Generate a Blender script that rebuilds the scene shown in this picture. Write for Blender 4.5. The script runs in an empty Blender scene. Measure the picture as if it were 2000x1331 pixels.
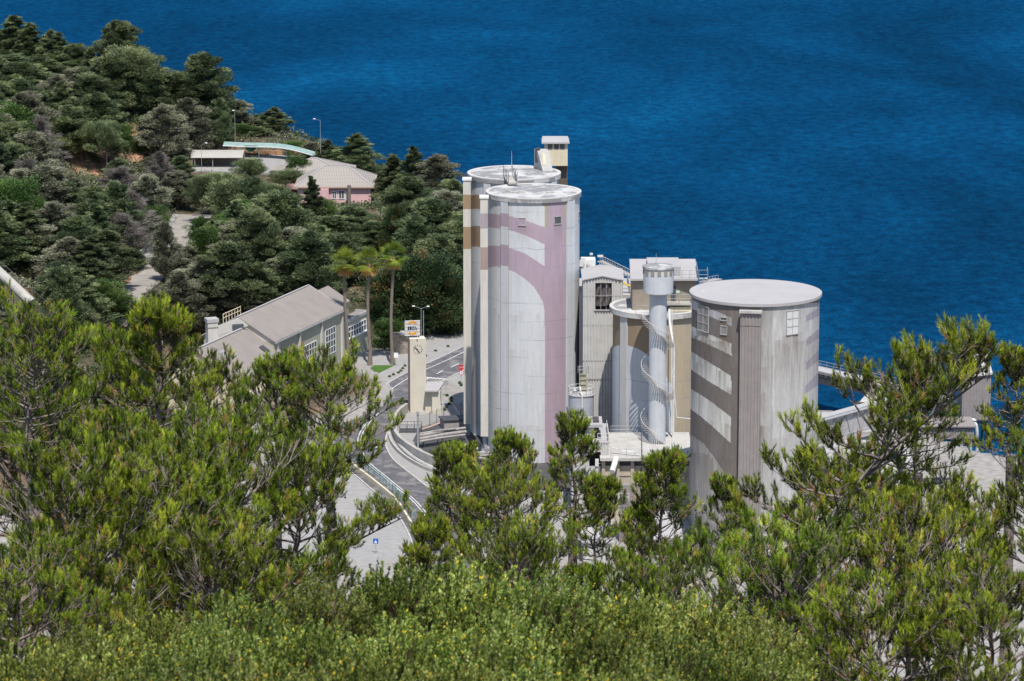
import bpy, math, random
import numpy as np
from mathutils import Vector
R_ = math.radians
# ---------------------------------------------------------------- camera, world, sun
sc = bpy.context.scene
CAMZ, FP, PITCH = 129.0, 6667.0, R_(11.8)
SUN_EL, SUN_AZ = R_(62), R_(171)
cam_d = bpy.data.cameras.new("camera"); cam = bpy.data.objects.new("camera", cam_d)
sc.collection.objects.link(cam); sc.camera = cam
cam.location = (0, 0, CAMZ); cam.rotation_euler = (math.pi/2-PITCH, 0, 0)
cam_d.sensor_width = 36; cam_d.lens = FP/2000*36; cam_d.clip_start = 0.5; cam_d.clip_end = 60000
cam_d.dof.use_dof = True; cam_d.dof.focus_distance = 480; cam_d.dof.aperture_fstop = 9
w = bpy.data.worlds.new("World"); sc.world = w; w.use_nodes = True
wn = w.node_tree.nodes; sky = wn.new('ShaderNodeTexSky'); sky.sky_type = 'NISHITA'; sky.sun_disc = False
sky.sun_elevation = SUN_EL; sky.sun_rotation = SUN_AZ; sky.air_density = 1.0; sky.dust_density = 0.6; sky.ozone_density = 1.5
bg = wn['Background']; bg.inputs[1].default_value = 0.13
w.node_tree.links.new(sky.outputs[0], bg.inputs[0])
sl = bpy.data.lights.new("sun", 'SUN'); sl.energy = 4.6; sl.angle = R_(0.5); sl.color = (1, 0.955, 0.88)
so = bpy.data.objects.new("sun", sl); sc.collection.objects.link(so)
sdir = Vector((math.sin(SUN_AZ)*math.cos(SUN_EL), math.cos(SUN_AZ)*math.cos(SUN_EL), math.sin(SUN_EL)))
so.rotation_euler = (-sdir).to_track_quat('-Z', 'Y').to_euler(); so.location = (0, 0, 300)
sc.view_settings.view_transform = 'Standard'; sc.view_settings.look = 'None'
sc.view_settings.exposure = 0.18; sc.view_settings.gamma = 1
sc.cycles.max_bounces = 5; sc.cycles.transparent_max_bounces = 4; sc.cycles.diffuse_bounces = 3
sc.cycles.glossy_bounces = 2; sc.cycles.transmission_bounces = 3
sc.cycles.caustics_reflective = False; sc.cycles.caustics_refractive = False

# ---------------------------------------------------------------- geometry helpers
CP, SP = math.cos(PITCH), math.sin(PITCH)
def ray(px, py):
    a = (px-1000)/FP; b = -(py-665.5)/FP
    return a, CP+b*SP, -SP+b*CP
def at(px, py, Y):
    a, b, c = ray(px, py); t = Y/b
    return Vector((a*t, Y, CAMZ+c*t))
def gz(px, py, z=0.0):
    a, b, c = ray(px, py); t = (z-CAMZ)/c
    return Vector((a*t, b*t, z))
def ppm(P):
    return FP/(P[1]*CP-(P[2]-CAMZ)*SP)
def proj(x, y, z):
    d = y*CP-(z-CAMZ)*SP
    return 1000+FP*x/d, 665.5-FP*(y*SP+(z-CAMZ)*CP)/d
def XZ(px, py, Y): p = at(px, py, Y); return p.x, p.z
def lerp(a, b, t): return a+(b-a)*t

class MB:
    def __init__(s): s.v = []; s.f = []
    def poly(s, pts):
        n = len(s.v); s.v += [tuple(p) for p in pts]; s.f.append(tuple(range(n, n+len(pts)))); return s
    def hexa(s, b, t):            # bottom 4 / top 4, both CCW seen from above
        n = len(s.v); s.v += [tuple(p) for p in list(b)+list(t)]
        s.f += [(n+3, n+2, n+1, n), (n+4, n+5, n+6, n+7)]+[(n+i, n+(i+1) % 4, n+4+(i+1) % 4, n+4+i) for i in range(4)]; return s
    def box(s, c, d, rz=0.0):     # centre of base, size, z rotation
        co, si = math.cos(rz), math.sin(rz); q = []
        for (i, j) in ((-1, -1), (1, -1), (1, 1), (-1, 1)):
            x, y = i*d[0]/2, j*d[1]/2; q.append((c[0]+x*co-y*si, c[1]+x*si+y*co))
        return s.hexa([(x, y, c[2]) for x, y in q], [(x, y, c[2]+d[2]) for x, y in q])
    def prism(s, poly, z0, z1):
        n = len(s.v); k = len(poly); s.v += [(p[0], p[1], z0) for p in poly]+[(p[0], p[1], z1) for p in poly]
        s.f += [tuple(range(n+k-1, n-1, -1)), tuple(range(n+k, n+2*k))]+[(n+i, n+(i+1) % k, n+k+(i+1) % k, n+k+i) for i in range(k)]; return s
    def bar(s, a, b, w_, h=None, up=(0, 0, 1)):
        a = Vector(a); b = Vector(b); h = h or w_; d = (b-a).normalized(); u = Vector(up)
        if abs(d.dot(u)) > .95: u = Vector((0, 1, 0))
        r = d.cross(u).normalized(); u = r.cross(d).normalized()
        n = len(s.v)
        for p in (a, b):
            for i, j in ((-1, -1), (1, -1), (1, 1), (-1, 1)): s.v.append(tuple(p+r*i*w_/2+u*j*h/2))
        s.f += [(n, n+1, n+2, n+3), (n+7, n+6, n+5, n+4)]+[(n+i, n+4+i, n+4+(i+1) % 4, n+(i+1) % 4) for i in range(4)]; return s
    def tube(s, pts, rad, k=8, cap=True):
        pts = [Vector(p) for p in pts]; m = len(pts)
        if not hasattr(rad, '__len__'): rad = [rad]*m
        n0 = len(s.v); ref = Vector((0.13, 0.21, 0.97))
        for i, p in enumerate(pts):
            d = (pts[min(i+1, m-1)]-pts[max(i-1, 0)]).normalized()
            r = d.cross(ref if abs(d.dot(ref)) < .96 else Vector((1, 0, 0))).normalized(); u = r.cross(d)
            for j in range(k):
                a = 2*math.pi*j/k; s.v.append(tuple(p+(r*math.cos(a)+u*math.sin(a))*rad[i]))
        for i in range(m-1):
            for j in range(k):
                a = n0+i*k+j; b = n0+i*k+(j+1) % k; s.f.append((a, b, b+k, a+k))
        if cap: s.f += [tuple(range(n0+k-1, n0-1, -1)), tuple(range(n0+(m-1)*k, n0+m*k))]
        return s
    def lathe(s, c, prof, k=48, cap=True):
        n0 = len(s.v); m = len(prof)
        for r, z in prof:
            for j in range(k):
                a = 2*math.pi*j/k; s.v.append((c[0]+r*math.cos(a), c[1]+r*math.sin(a), z))
        for i in range(m-1):
            for j in range(k):
                a = n0+i*k+j; b = n0+i*k+(j+1) % k; s.f.append((a, b, b+k, a+k))
        if cap: s.f += [tuple(range(n0+k-1, n0-1, -1)), tuple(range(n0+(m-1)*k, n0+m*k))]
        return s
    def corr(s, p0, p1, z0, z1, per=0.3, dep=0.07, side=1):   # vertical ribbed sheet from p0 to p1
        p0 = Vector((p0[0], p0[1], 0)); p1 = Vector((p1[0], p1[1], 0)); d = p1-p0; L = d.length; d /= L
        nrm = Vector((d.y, -d.x, 0))*side; k = max(2, int(L/per)); q = []
        for i in range(k):
            for (u, o) in ((0, 0), (.35, 0), (.5, 1), (.85, 1)):
                q.append(p0+d*((i+u)*L/k)+nrm*dep*o)
        q.append(p1); n0 = len(s.v)
        f0 = z0 if callable(z0) else (lambda t: z0); f1 = z1 if callable(z1) else (lambda t: z1)
        for p in q:
            t = (Vector((p.x, p.y, 0))-p0).dot(d)/L
            s.v += [(p.x, p.y, f0(t)), (p.x, p.y, f1(t))]
        for i in range(len(q)-1): s.f.append((n0+2*i, n0+2*i+2, n0+2*i+3, n0+2*i+1))
        return s
    def mesh(s, name, mat, org=(0, 0, 0), smooth=False):
        me = bpy.data.meshes.new(name); o = Vector(org)
        me.from_pydata([(a-o.x, b-o.y, c-o.z) for a, b, c in s.v], [], s.f)
        if mat: me.materials.append(mat)
        if smooth:
            me.polygons.foreach_set('use_smooth', [True]*len(me.polygons))
            if hasattr(me, 'set_sharp_from_angle'): me.set_sharp_from_angle(angle=R_(40))
        me.update(); return me
COL = sc.collection
def link(name, data, parent=None, loc=None):
    o = bpy.data.objects.new(name, data); COL.objects.link(o)
    if parent is not None: o.parent = parent
    if loc is not None: o.location = loc
    return o
def wpos(o):
    p = Vector(o.location)
    while o.parent is not None: o = o.parent; p += Vector(o.location)
    return p
def part(name, mb, mat, parent, smooth=False, label=None):
    o = link(name, mb.mesh(name, mat, wpos(parent), smooth), parent)
    if label: o['label'] = label
    return o
def tag(o, label, cat, group=None):
    o['label'] = label; o['category'] = cat
    if group: o['group'] = group
    return o
def thing(name, label, cat, loc, group=None):
    return tag(link(name, None, None, loc), label, cat, group)
def single(name, mb, mat, label, cat, loc=(0, 0, 0), group=None, smooth=False):
    return tag(link(name, mb.mesh(name, mat, loc, smooth), None, loc), label, cat, group)
def mesh_text(name, body, size, mat, parent, loc, rot, scale=(1, 1, 1), ext=.01, off=0.0):
    cu = bpy.data.curves.new(name, 'FONT'); cu.body = body; cu.size = size; cu.extrude = ext; cu.offset = off; cu.align_x = 'CENTER'; cu.align_y = 'CENTER'; tmp = bpy.data.objects.new(name, cu); COL.objects.link(tmp); bpy.context.view_layer.update()
    me = bpy.data.meshes.new_from_object(tmp.evaluated_get(bpy.context.evaluated_depsgraph_get())); bpy.data.objects.remove(tmp); me.materials.clear(); me.materials.append(mat)
    o = link(name, me, parent); o.location = loc; o.rotation_euler = rot; o.scale = scale; return o
def struct(name, mb, mat, kind='structure', smooth=False):
    o = link(name, mb.mesh(name, mat, (0, 0, 0), smooth)); o['kind'] = kind; return o
def copy_tree(o, parent=None):
    c = o.copy(); COL.objects.link(c); c.parent = parent
    for ch in o.children: copy_tree(ch, c)
    return c
def mesh_np(name, V, F, mat, var=None, col=None, smooth=False):
    V = np.ascontiguousarray(V, dtype=np.float32); F = np.ascontiguousarray(F, dtype=np.int32); n, k = F.shape
    me = bpy.data.meshes.new(name)
    me.vertices.add(len(V)); me.vertices.foreach_set('co', V.ravel())
    me.loops.add(n*k); me.loops.foreach_set('vertex_index', F.ravel())
    me.polygons.add(n); me.polygons.foreach_set('loop_start', np.arange(0, n*k, k, dtype=np.int32))
    try: me.polygons.foreach_set('loop_total', np.full(n, k, dtype=np.int32))
    except Exception: pass
    if smooth: me.polygons.foreach_set('use_smooth', np.ones(n, dtype=bool))
    me.update(calc_edges=True)
    if var is not None:
        a = me.attributes.new('var', 'FLOAT', 'CORNER'); a.data.foreach_set('value', np.repeat(var.astype(np.float32), k))
    if col is not None:
        a = me.attributes.new('paint', 'FLOAT_COLOR', 'CORNER')
        c4 = np.concatenate([col, np.ones((len(col), 1))], 1).astype(np.float32)
        a.data.foreach_set('color', np.repeat(c4, k, axis=0).ravel())
    if mat: me.materials.append(mat)
    return me

# ---------------------------------------------------------------- materials
MATS = {}
def nodes(name):
    m = bpy.data.materials.new(name); m.use_nodes = True; nt = m.node_tree
    return m, nt, nt.nodes['Principled BSDF'], nt.nodes.new, nt.links.new
def ramp(N, stops):
    r = N('ShaderNodeValToRGB'); e = r.color_ramp.elements
    while len(e) > 1: e.remove(e[-1])
    e[0].position = stops[0][0]; e[0].color = (*stops[0][1], 1)
    for p, c in stops[1:]:
        k = e.new(p); k.color = (*c, 1)
    return r
def mul(c, k): return tuple(min(1, x*k) for x in c)
def basic(name, col, rough=.85, var=.18, scale=.6, streak=0.0, streakcol=(.16, .13, .10), bump=.0, metal=0, zs=1.0, dirt=None):
    m, nt, B, N, L = nodes(name)
    tc = N('ShaderNodeTexCoord'); geo = N('ShaderNodeNewGeometry')
    mp = N('ShaderNodeMapping'); mp.inputs['Scale'].default_value = (scale, scale, scale*zs); L(geo.outputs['Position'], mp.inputs[0])
    nz = N('ShaderNodeTexNoise'); nz.inputs['Scale'].default_value = 1; nz.inputs['Detail'].default_value = 7; nz.inputs['Roughness'].default_value = .65; L(mp.outputs[0], nz.inputs[0])
    r = ramp(N, [(.25, mul(col, 1-var*1.4)), (.5, col), (.75, mul(col, 1+var))]); L(nz.outputs[0], r.inputs[0])
    out = r.outputs[0]
    if streak > 0:
        m2 = N('ShaderNodeMapping'); m2.inputs['Scale'].default_value = (2.6, 2.6, .09); L(geo.outputs['Position'], m2.inputs[0])
        n2 = N('ShaderNodeTexNoise'); n2.inputs['Scale'].default_value = 1; n2.inputs['Detail'].default_value = 6; n2.inputs['Roughness'].default_value = .7; L(m2.outputs[0], n2.inputs[0])
        r2 = ramp(N, [(.5, (0, 0, 0)), (.72, (1, 1, 1))]); L(n2.outputs[0], r2.inputs[0])
        k = N('ShaderNodeMath'); k.operation = 'MULTIPLY'; k.inputs[1].default_value = streak; L(r2.outputs[0], k.inputs[0])
        mx = N('ShaderNodeMixRGB'); L(k.outputs[0], mx.inputs[0]); L(out, mx.inputs[1]); mx.inputs[2].default_value = (*streakcol, 1); out = mx.outputs[0]
    if dirt:
        n3 = N('ShaderNodeTexNoise'); n3.inputs['Scale'].default_value = dirt[2]; n3.inputs['Detail'].default_value = 8; n3.inputs['Roughness'].default_value = .7; L(geo.outputs['Position'], n3.inputs[0])
        r3 = ramp(N, [(dirt[1], (0, 0, 0)), (dirt[1]+.07, (1, 1, 1))]); L(n3.outputs[0], r3.inputs[0])
        mx = N('ShaderNodeMixRGB'); L(r3.outputs[0], mx.inputs[0]); L(out, mx.inputs[1]); mx.inputs[2].default_value = (*dirt[0], 1); out = mx.outputs[0]
    L(out, B.inputs['Base Color']); B.inputs['Roughness'].default_value = rough; B.inputs['Metallic'].default_value = metal
    B.inputs['Specular IOR Level'].default_value = .3
    if bump:
        bp = N('ShaderNodeBump'); bp.inputs['Strength'].default_value = bump; bp.inputs['Distance'].default_value = .3
        L(nz.outputs[0], bp.inputs['Height']); L(bp.outputs[0], B.inputs['Normal'])
    MATS[name] = m; return m
def painted(name, streak=.35, lines=.25, streakcol=(.2, .15, .11), mott=.12):   # base colour from the 'paint' attribute + wear
    m, nt, B, N, L = nodes(name)
    at_ = N('ShaderNodeAttribute'); at_.attribute_name = 'paint'; geo = N('ShaderNodeNewGeometry')
    m0 = N('ShaderNodeMapping'); m0.inputs['Scale'].default_value = (1.3, 1.3, .22); L(geo.outputs['Position'], m0.inputs[0])
    nz = N('ShaderNodeTexNoise'); nz.inputs['Scale'].default_value = 1.0; nz.inputs['Detail'].default_value = 12; nz.inputs['Roughness'].default_value = .78; L(m0.outputs[0], nz.inputs[0])
    r = ramp(N, [(.3, (1-mott*1.7,)*3), (.62, (1+mott*.3,)*3)]); L(nz.outputs[0], r.inputs[0])
    mx = N('ShaderNodeMixRGB'); mx.blend_type = 'MULTIPLY'; mx.inputs[0].default_value = 1; L(at_.outputs['Color'], mx.inputs[1]); L(r.outputs[0], mx.inputs[2]); out = mx.outputs[0]
    m2 = N('ShaderNodeMapping'); m2.inputs['Scale'].default_value = (3.4, 3.4, .06); L(geo.outputs['Position'], m2.inputs[0])
    n2 = N('ShaderNodeTexNoise'); n2.inputs['Scale'].default_value = 1; n2.inputs['Detail'].default_value = 8; n2.inputs['Roughness'].default_value = .72; L(m2.outputs[0], n2.inputs[0])
    r2 = ramp(N, [(.5, (0, 0, 0)), (.7, (1, 1, 1))]); L(n2.outputs[0], r2.inputs[0])
    n4 = N('ShaderNodeTexNoise'); n4.inputs['Scale'].default_value = .13; n4.inputs['Detail'].default_value = 5; L(geo.outputs['Position'], n4.inputs[0])
    r4 = ramp(N, [(.4, (.25,)*3), (.65, (1,)*3)]); L(n4.outputs[0], r4.inputs[0])
    k = N('ShaderNodeMath'); k.operation = 'MULTIPLY'; L(r2.outputs[0], k.inputs[0]); L(r4.outputs[0], k.inputs[1])
    k2 = N('ShaderNodeMath'); k2.operation = 'MULTIPLY'; L(k.outputs[0], k2.inputs[0]); k2.inputs[1].default_value = streak
    mx = N('ShaderNodeMixRGB'); L(k2.outputs[0], mx.inputs[0]); L(out, mx.inputs[1]); mx.inputs[2].default_value = (*streakcol, 1); out = mx.outputs[0]
    # horizontal pour joints (wavering, broken) and faint vertical formwork lines
    sx = N('ShaderNodeSeparateXYZ'); L(geo.outputs['Position'], sx.inputs[0])
    n5 = N('ShaderNodeTexNoise'); n5.inputs['Scale'].default_value = .35; n5.inputs['Detail'].default_value = 4; L(geo.outputs['Position'], n5.inputs[0])
    a = N('ShaderNodeMath'); a.operation = 'MULTIPLY_ADD'; L(n5.outputs[0], a.inputs[0]); a.inputs[1].default_value = .9; L(sx.outputs[2], a.inputs[2])
    b = N('ShaderNodeMath'); b.operation = 'PINGPONG'; L(a.outputs[0], b.inputs[0]); b.inputs[1].default_value = 1.45
    r5 = ramp(N, [(.0, (1, 1, 1)), (.09, (0, 0, 0))]); L(b.outputs[0], r5.inputs[0])
    n6 = N('ShaderNodeTexNoise'); n6.inputs['Scale'].default_value = .22; n6.inputs['Detail'].default_value = 6; L(geo.outputs['Position'], n6.inputs[0]); r6 = ramp(N, [(.44, (0, 0, 0)), (.62, (1, 1, 1))]); L(n6.outputs[0], r6.inputs[0])
    k3 = N('ShaderNodeMath'); k3.operation = 'MULTIPLY'; L(r5.outputs[0], k3.inputs[0]); L(r6.outputs[0], k3.inputs[1])
    k4 = N('ShaderNodeMath'); k4.operation = 'MULTIPLY'; L(k3.outputs[0], k4.inputs[0]); k4.inputs[1].default_value = lines*1.6
    mx = N('ShaderNodeMixRGB'); L(k4.outputs[0], mx.inputs[0]); L(out, mx.inputs[1]); mx.inputs[2].default_value = (.2, .24, .32, 1); out = mx.outputs[0]
    L(out, B.inputs['Base Color']); B.inputs['Roughness'].default_value = .85; B.inputs['Specular IOR Level'].default_value = .25
    MATS[name] = m; return m
def leafmat(name, stops, trans=.35, rough=.6, objvar=.3):
    m, nt, B, N, L = nodes(name)
    a = N('ShaderNodeAttribute'); a.attribute_name = 'var'; r = ramp(N, stops); L(a.outputs['Fac'], r.inputs[0])
    oi = N('ShaderNodeObjectInfo'); h = N('ShaderNodeHueSaturation'); L(r.outputs[0], h.inputs['Color'])
    q = N('ShaderNodeMapRange'); L(oi.outputs['Random'], q.inputs[0]); q.inputs[3].default_value = 1-objvar; q.inputs[4].default_value = 1+objvar; L(q.outputs[0], h.inputs['Value'])
    q2 = N('ShaderNodeMath'); q2.operation = 'FRACT'; q3 = N('ShaderNodeMath'); q3.operation = 'MULTIPLY'; q3.inputs[1].default_value = 7.31; L(oi.outputs['Random'], q3.inputs[0]); L(q3.outputs[0], q2.inputs[0])
    q4 = N('ShaderNodeMapRange'); L(q2.outputs[0], q4.inputs[0]); q4.inputs[3].default_value = .485; q4.inputs[4].default_value = .512; L(q4.outputs[0], h.inputs['Hue'])
    L(h.outputs[0], B.inputs['Base Color']); B.inputs['Roughness'].default_value = rough; B.inputs['Specular IOR Level'].default_value = .25
    t = N('ShaderNodeBsdfTranslucent'); mm = N('ShaderNodeMixShader'); mm.inputs[0].default_value = trans
    L(h.outputs[0], t.inputs[0]); L(B.outputs[0], mm.inputs[1]); L(t.outputs[0], mm.inputs[2]); L(mm.outputs[0], nt.nodes['Material Output'].inputs[0])
    MATS[name] = m; return m
# ---------------------------------------------------------------- terrain
SEA = -6.0
ctrl = [(360,440,680),(290,540,630),(225,600,598),(100,600,600),(0,540,585),(0,400,670),(0,250,740),(0,130,790),(150,200,770),
 (250,250,750),(400,330,740),(470,330,740),(520,325,745),(600,322,740),(650,400,700),(740,400,700),(690,395,712),(600,480,660),
 (500,500,640),(500,600,600),(400,640,592),(600,560,628),(700,560,625),(850,500,660),(880,640,625),(830,400,690),(160,330,735),
 (330,250,755),(60,480,620),(170,520,625),(400,500,650)]
CT = [tuple(at(*c)) for c in ctrl]
for x in (-210, -150, -90, -30, 30, 90, 150, 210):
    for y, z in ((-60, 139), (0, 127), (15, 123), (30, 118), (60, 106), (100, 90), (150, 71), (200, 56), (300, 28), (380, 5)):
        CT.append((x, y, z))
for x in (-30, 0, 40, 80, 130, 200):
    for y in (415, 450, 500, 550, 600): CT.append((x, y, 0))
for x, y, z in ((-80, 420, 0), (-60, 480, 0), (-45, 540, 0.5), (-150, 430, 6), (-150, 500, 10), (-90, 520, 8), (-180, 600, 22), (-180, 700, 30), (-200, 800, 34), (-20, 600, 0), (-10, 640, 1),
                (-120, 780, 30), (-60, 745, 15), (-160, 780, 33), (-200, 500, 14), (-30, 575, 0), (-55, 572, 1.5), (-60, 555, 1.5)): CT.append((x, y, z))
CT = np.array(CT); P_ = CT[:, :2]
Dm = np.sqrt(((P_[:, None]-P_[None])**2).sum(-1)); A_ = np.zeros((len(P_)+3,)*2); A_[:-3, :-3] = Dm+np.eye(len(P_))*-.4
A_[:-3, -3] = 1; A_[:-3, -2:] = P_; A_[-3, :-3] = 1; A_[-2:, :-3] = P_.T
Wt = np.linalg.solve(A_, np.concatenate([CT[:, 2], [0, 0, 0]]))
CX = [-260, -160, -100, -60, -30, -15, 0, 20, 40, 50, 62, 75, 90, 130, 260]; CY = [860, 840, 812, 785, 750, 716, 662, 622, 598, 562, 556, 531, 520, 512, 505]
rng0 = np.random.default_rng(5)
KW = rng0.normal(size=(24, 2)); KW *= (rng0.uniform(.02, .5, (24, 1)))/np.linalg.norm(KW, axis=1, keepdims=True); KP = rng0.uniform(0, 6.28, 24)
def smooth(t): t = np.clip(t, 0, 1); return t*t*(3-2*t)
def H(x, y):
    x = np.asarray(x, float); y = np.asarray(y, float); sh = np.broadcast(x, y).shape
    X = np.broadcast_to(x, sh).ravel(); Y = np.broadcast_to(y, sh).ravel(); out = np.empty(len(X))
    for i in range(0, len(X), 20000):
        q = np.stack([X[i:i+20000], Y[i:i+20000]], 1)
        d = np.sqrt(((q[:, None]-P_[None])**2).sum(-1)); out[i:i+20000] = d@Wt[:-3]+Wt[-3]+q@Wt[-2:]
    n = np.zeros(len(X))
    for k in range(24): n += np.sin(X*KW[k, 0]+Y*KW[k, 1]+KP[k])*.05/np.linalg.norm(KW[k])**.7
    yard = smooth((X+34-np.where(Y > 600, (Y-600)*.25, 0))/8)*smooth((Y-400)/14)*smooth((650-Y)/20)   # the level ground of the plant
    bld = smooth(1-(np.hypot((X+46)*1.2, (Y-574)*.9)-22)/9)
    bld2 = smooth(1-(np.hypot((X+38), (Y-710))-16)/8)
    bld3 = smooth(1-(np.abs(X+57)-16)/6)*smooth(1-(np.abs(Y-748)-12)/6)
    out = out+n*.8*(1-yard)
    out = out*(1-yard)+0*yard; out = out*(1-bld)+1.5*bld; out = out*(1-bld2)+12.0*bld2; out = out*(1-bld3)+12.4*bld3
    cy = np.interp(X, CX, CY); steep = np.where(X > 45, 3.0, 22.0)
    c = smooth((Y-cy)/steep); out = out*(1-c)-14*c
    out = np.where(Y > cy+steep+1, -14, out)
    return out.reshape(sh)
def Hs(x, y): return float(H([x], [y])[0])
def hit(px, py, y0=430.0, y1=900.0):     # where the view ray of a pixel meets the ground
    a, b, c = ray(px, py); Y = np.arange(y0, y1, 1.0); t = Y/b; z = CAMZ+c*t
    g = H(a*t, Y); k = np.nonzero(z < g)[0]
    if not len(k): return None
    i = k[0]; return Vector((a*t[i], Y[i], float(g[i])))

m, nt, B, N, L = nodes('ground_soil'); MATS['ground_soil'] = m
geo = N('ShaderNodeNewGeometry')
n1 = N('ShaderNodeTexNoise'); n1.inputs['Scale'].default_value = .07; n1.inputs['Detail'].default_value = 9; n1.inputs['Roughness'].default_value = .68; L(geo.outputs['Position'], n1.inputs[0])
r1 = ramp(N, [(.36, (.05, .06, .03)), (.47, (.09, .085, .055)), (.56, (.17, .12, .08)), (.66, (.3, .17, .10))]); L(n1.outputs[0], r1.inputs[0])
n2 = N('ShaderNodeTexNoise'); n2.inputs['Scale'].default_value = .9; n2.inputs['Detail'].default_value = 8; L(geo.outputs['Position'], n2.inputs[0])
r2 = ramp(N, [(.3, (.6,)*3), (.7, (1.15,)*3)]); L(n2.outputs[0], r2.inputs[0])
mx = N('ShaderNodeMixRGB'); mx.blend_type = 'MULTIPLY'; mx.inputs[0].default_value = 1; L(r1.outputs[0], mx.inputs[1]); L(r2.outputs[0], mx.inputs[2])
# cement-dusted yard where the ground is level with the plant
sx = N('ShaderNodeSeparateXYZ'); L(geo.outputs['Position'], sx.inputs[0])
ma = N('ShaderNodeMath'); ma.operation = 'MULTIPLY_ADD'; L(n1.outputs[0], ma.inputs[0]); ma.inputs[1].default_value = 3.0; L(sx.outputs[2], ma.inputs[2])
rz = ramp(N, [(.0, (1, 1, 1)), (.35, (1, 1, 1)), (.5, (0, 0, 0))]); mr = N('ShaderNodeMapRange'); mr.inputs[1].default_value = 0; mr.inputs[2].default_value = 6; L(ma.outputs[0], mr.inputs[0]); L(mr.outputs[0], rz.inputs[0])
r3 = ramp(N, [(.3, (.25, .235, .22)), (.7, (.38, .355, .335))]); L(n2.outputs[0], r3.inputs[0])
mx2 = N('ShaderNodeMixRGB'); L(rz.outputs[0], mx2.inputs[0]); L(mx.outputs[0], mx2.inputs[1]); L(r3.outputs[0], mx2.inputs[2])
L(mx2.outputs[0], B.inputs['Base Color']); B.inputs['Roughness'].default_value = .95; B.inputs['Specular IOR Level'].default_value = .1
bp = N('ShaderNodeBump'); bp.inputs['Strength'].default_value = .5; bp.inputs['Distance'].default_value = .5; L(n2.outputs[0], bp.inputs['Height']); L(bp.outputs[0], B.inputs['Normal'])
def ground_grid(xs, ys):
    gx, gy = np.meshgrid(xs, ys); g = H(gx, gy); V = np.stack([gx, gy, g], -1).reshape(-1, 3)
    nx, ny = len(xs), len(ys); i = np.arange(nx-1)[None]+np.arange(ny-1)[:, None]*nx; i = i.ravel()
    return V, np.stack([i, i+1, i+nx+1, i+nx], 1)
xs = np.concatenate([np.arange(-320, -130, 6), np.arange(-130, 110, 1.6), np.arange(110, 320, 6)]); ys = np.concatenate([np.arange(-80, 400, 6), np.arange(400, 830, 1.6), np.arange(830, 900, 6)])
V, F = ground_grid(xs, ys)
o = link('terrain', mesh_np('terrain', V, F, MATS['ground_soil'], smooth=True)); o['kind'] = 'structure'

# ---------------------------------------------------------------- sea
m, nt, B, N, L = nodes('sea_water')
geo = N('ShaderNodeNewGeometry')
def noise(scale3, det=6, rough=.6, dist=0.0, rot=0.0):
    mp = N('ShaderNodeMapping'); mp.inputs['Scale'].default_value = scale3; mp.inputs['Rotation'].default_value = (0, 0, rot); L(geo.outputs['Position'], mp.inputs[0])
    n = N('ShaderNodeTexNoise'); n.inputs['Scale'].default_value = 1; n.inputs['Detail'].default_value = det; n.inputs['Roughness'].default_value = rough; n.inputs['Distortion'].default_value = dist; L(mp.outputs[0], n.inputs[0]); return n.outputs[0]
big = noise((.010, .0045, 1), 5, .55, .5, R_(14)); mid = noise((.05, .02, 1), 5, .6, .5, R_(-12))
cr = ramp(N, [(.26, (.0004, .026, .070)), (.5, (.0008, .048, .132)), (.70, (.0016, .074, .19)), (.86, (.003, .115, .27))]); 
rip = noise((.42, .24, 1), 4, .75, .3, R_(5)); a0 = N('ShaderNodeMath'); a0.operation = 'MULTIPLY_ADD'; L(rip, a0.inputs[0]); a0.inputs[1].default_value = .25; L(big, a0.inputs[2])
ad = N('ShaderNodeMath'); ad.operation = 'MULTIPLY_ADD'; L(mid, ad.inputs[0]); ad.inputs[1].default_value = .3; L(a0.outputs[0], ad.inputs[2])
sb = N('ShaderNodeMath'); sb.operation = 'SUBTRACT'; L(ad.outputs[0], sb.inputs[0]); sb.inputs[1].default_value = .275; L(sb.outputs[0], cr.inputs[0])
df = N('ShaderNodeBsdfDiffuse'); gl = N('ShaderNodeBsdfGlossy'); gl.inputs['Roughness'].default_value = .35; gl.inputs['Color'].default_value = (.25, .7, 1, 1); ms = N('ShaderNodeMixShader'); ms.inputs[0].default_value = .03
rip2 = noise((.30, .20, 1), 5, .8, .2, R_(-4)); rr2 = ramp(N, [(.36, (.55, .60, .66)), (.5, (.95, .95, .95)), (.66, (1.7, 1.4, 1.3))]); L(rip2, rr2.inputs[0]); mr2 = N('ShaderNodeMixRGB'); mr2.blend_type = 'MULTIPLY'; mr2.inputs[0].default_value = 1; L(cr.outputs[0], mr2.inputs[1]); L(rr2.outputs[0], mr2.inputs[2])  # light and dark of the wave facets multiplied into the water colour
L(mr2.outputs[0], df.inputs[0]); L(df.outputs[0], ms.inputs[1]); L(gl.outputs[0], ms.inputs[2]); L(ms.outputs[0], nt.nodes['Material Output'].inputs[0])
w1 = noise((.5, .22, 1), 4, .6, .8, R_(8)); w2 = noise((1.3, .55, 1), 4, .65, .3, R_(-14)); w3 = noise((.12, .06, 1), 3, .5, .4, R_(18))
a1 = N('ShaderNodeMath'); a1.operation = 'MULTIPLY_ADD'; L(w1, a1.inputs[0]); a1.inputs[1].default_value = 1.6; L(w2, a1.inputs[2])
a2 = N('ShaderNodeMath'); a2.operation = 'MULTIPLY_ADD'; L(w3, a2.inputs[0]); a2.inputs[1].default_value = 1.5; L(a1.outputs[0], a2.inputs[2])
bp = N('ShaderNodeBump'); bp.inputs['Strength'].default_value = 1.0; bp.inputs['Distance'].default_value = 1.1; L(a2.outputs[0], bp.inputs['Height']); L(bp.outputs[0], df.inputs['Normal']); L(bp.outputs[0], gl.inputs['Normal'])
MATS['sea_water'] = m
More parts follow.
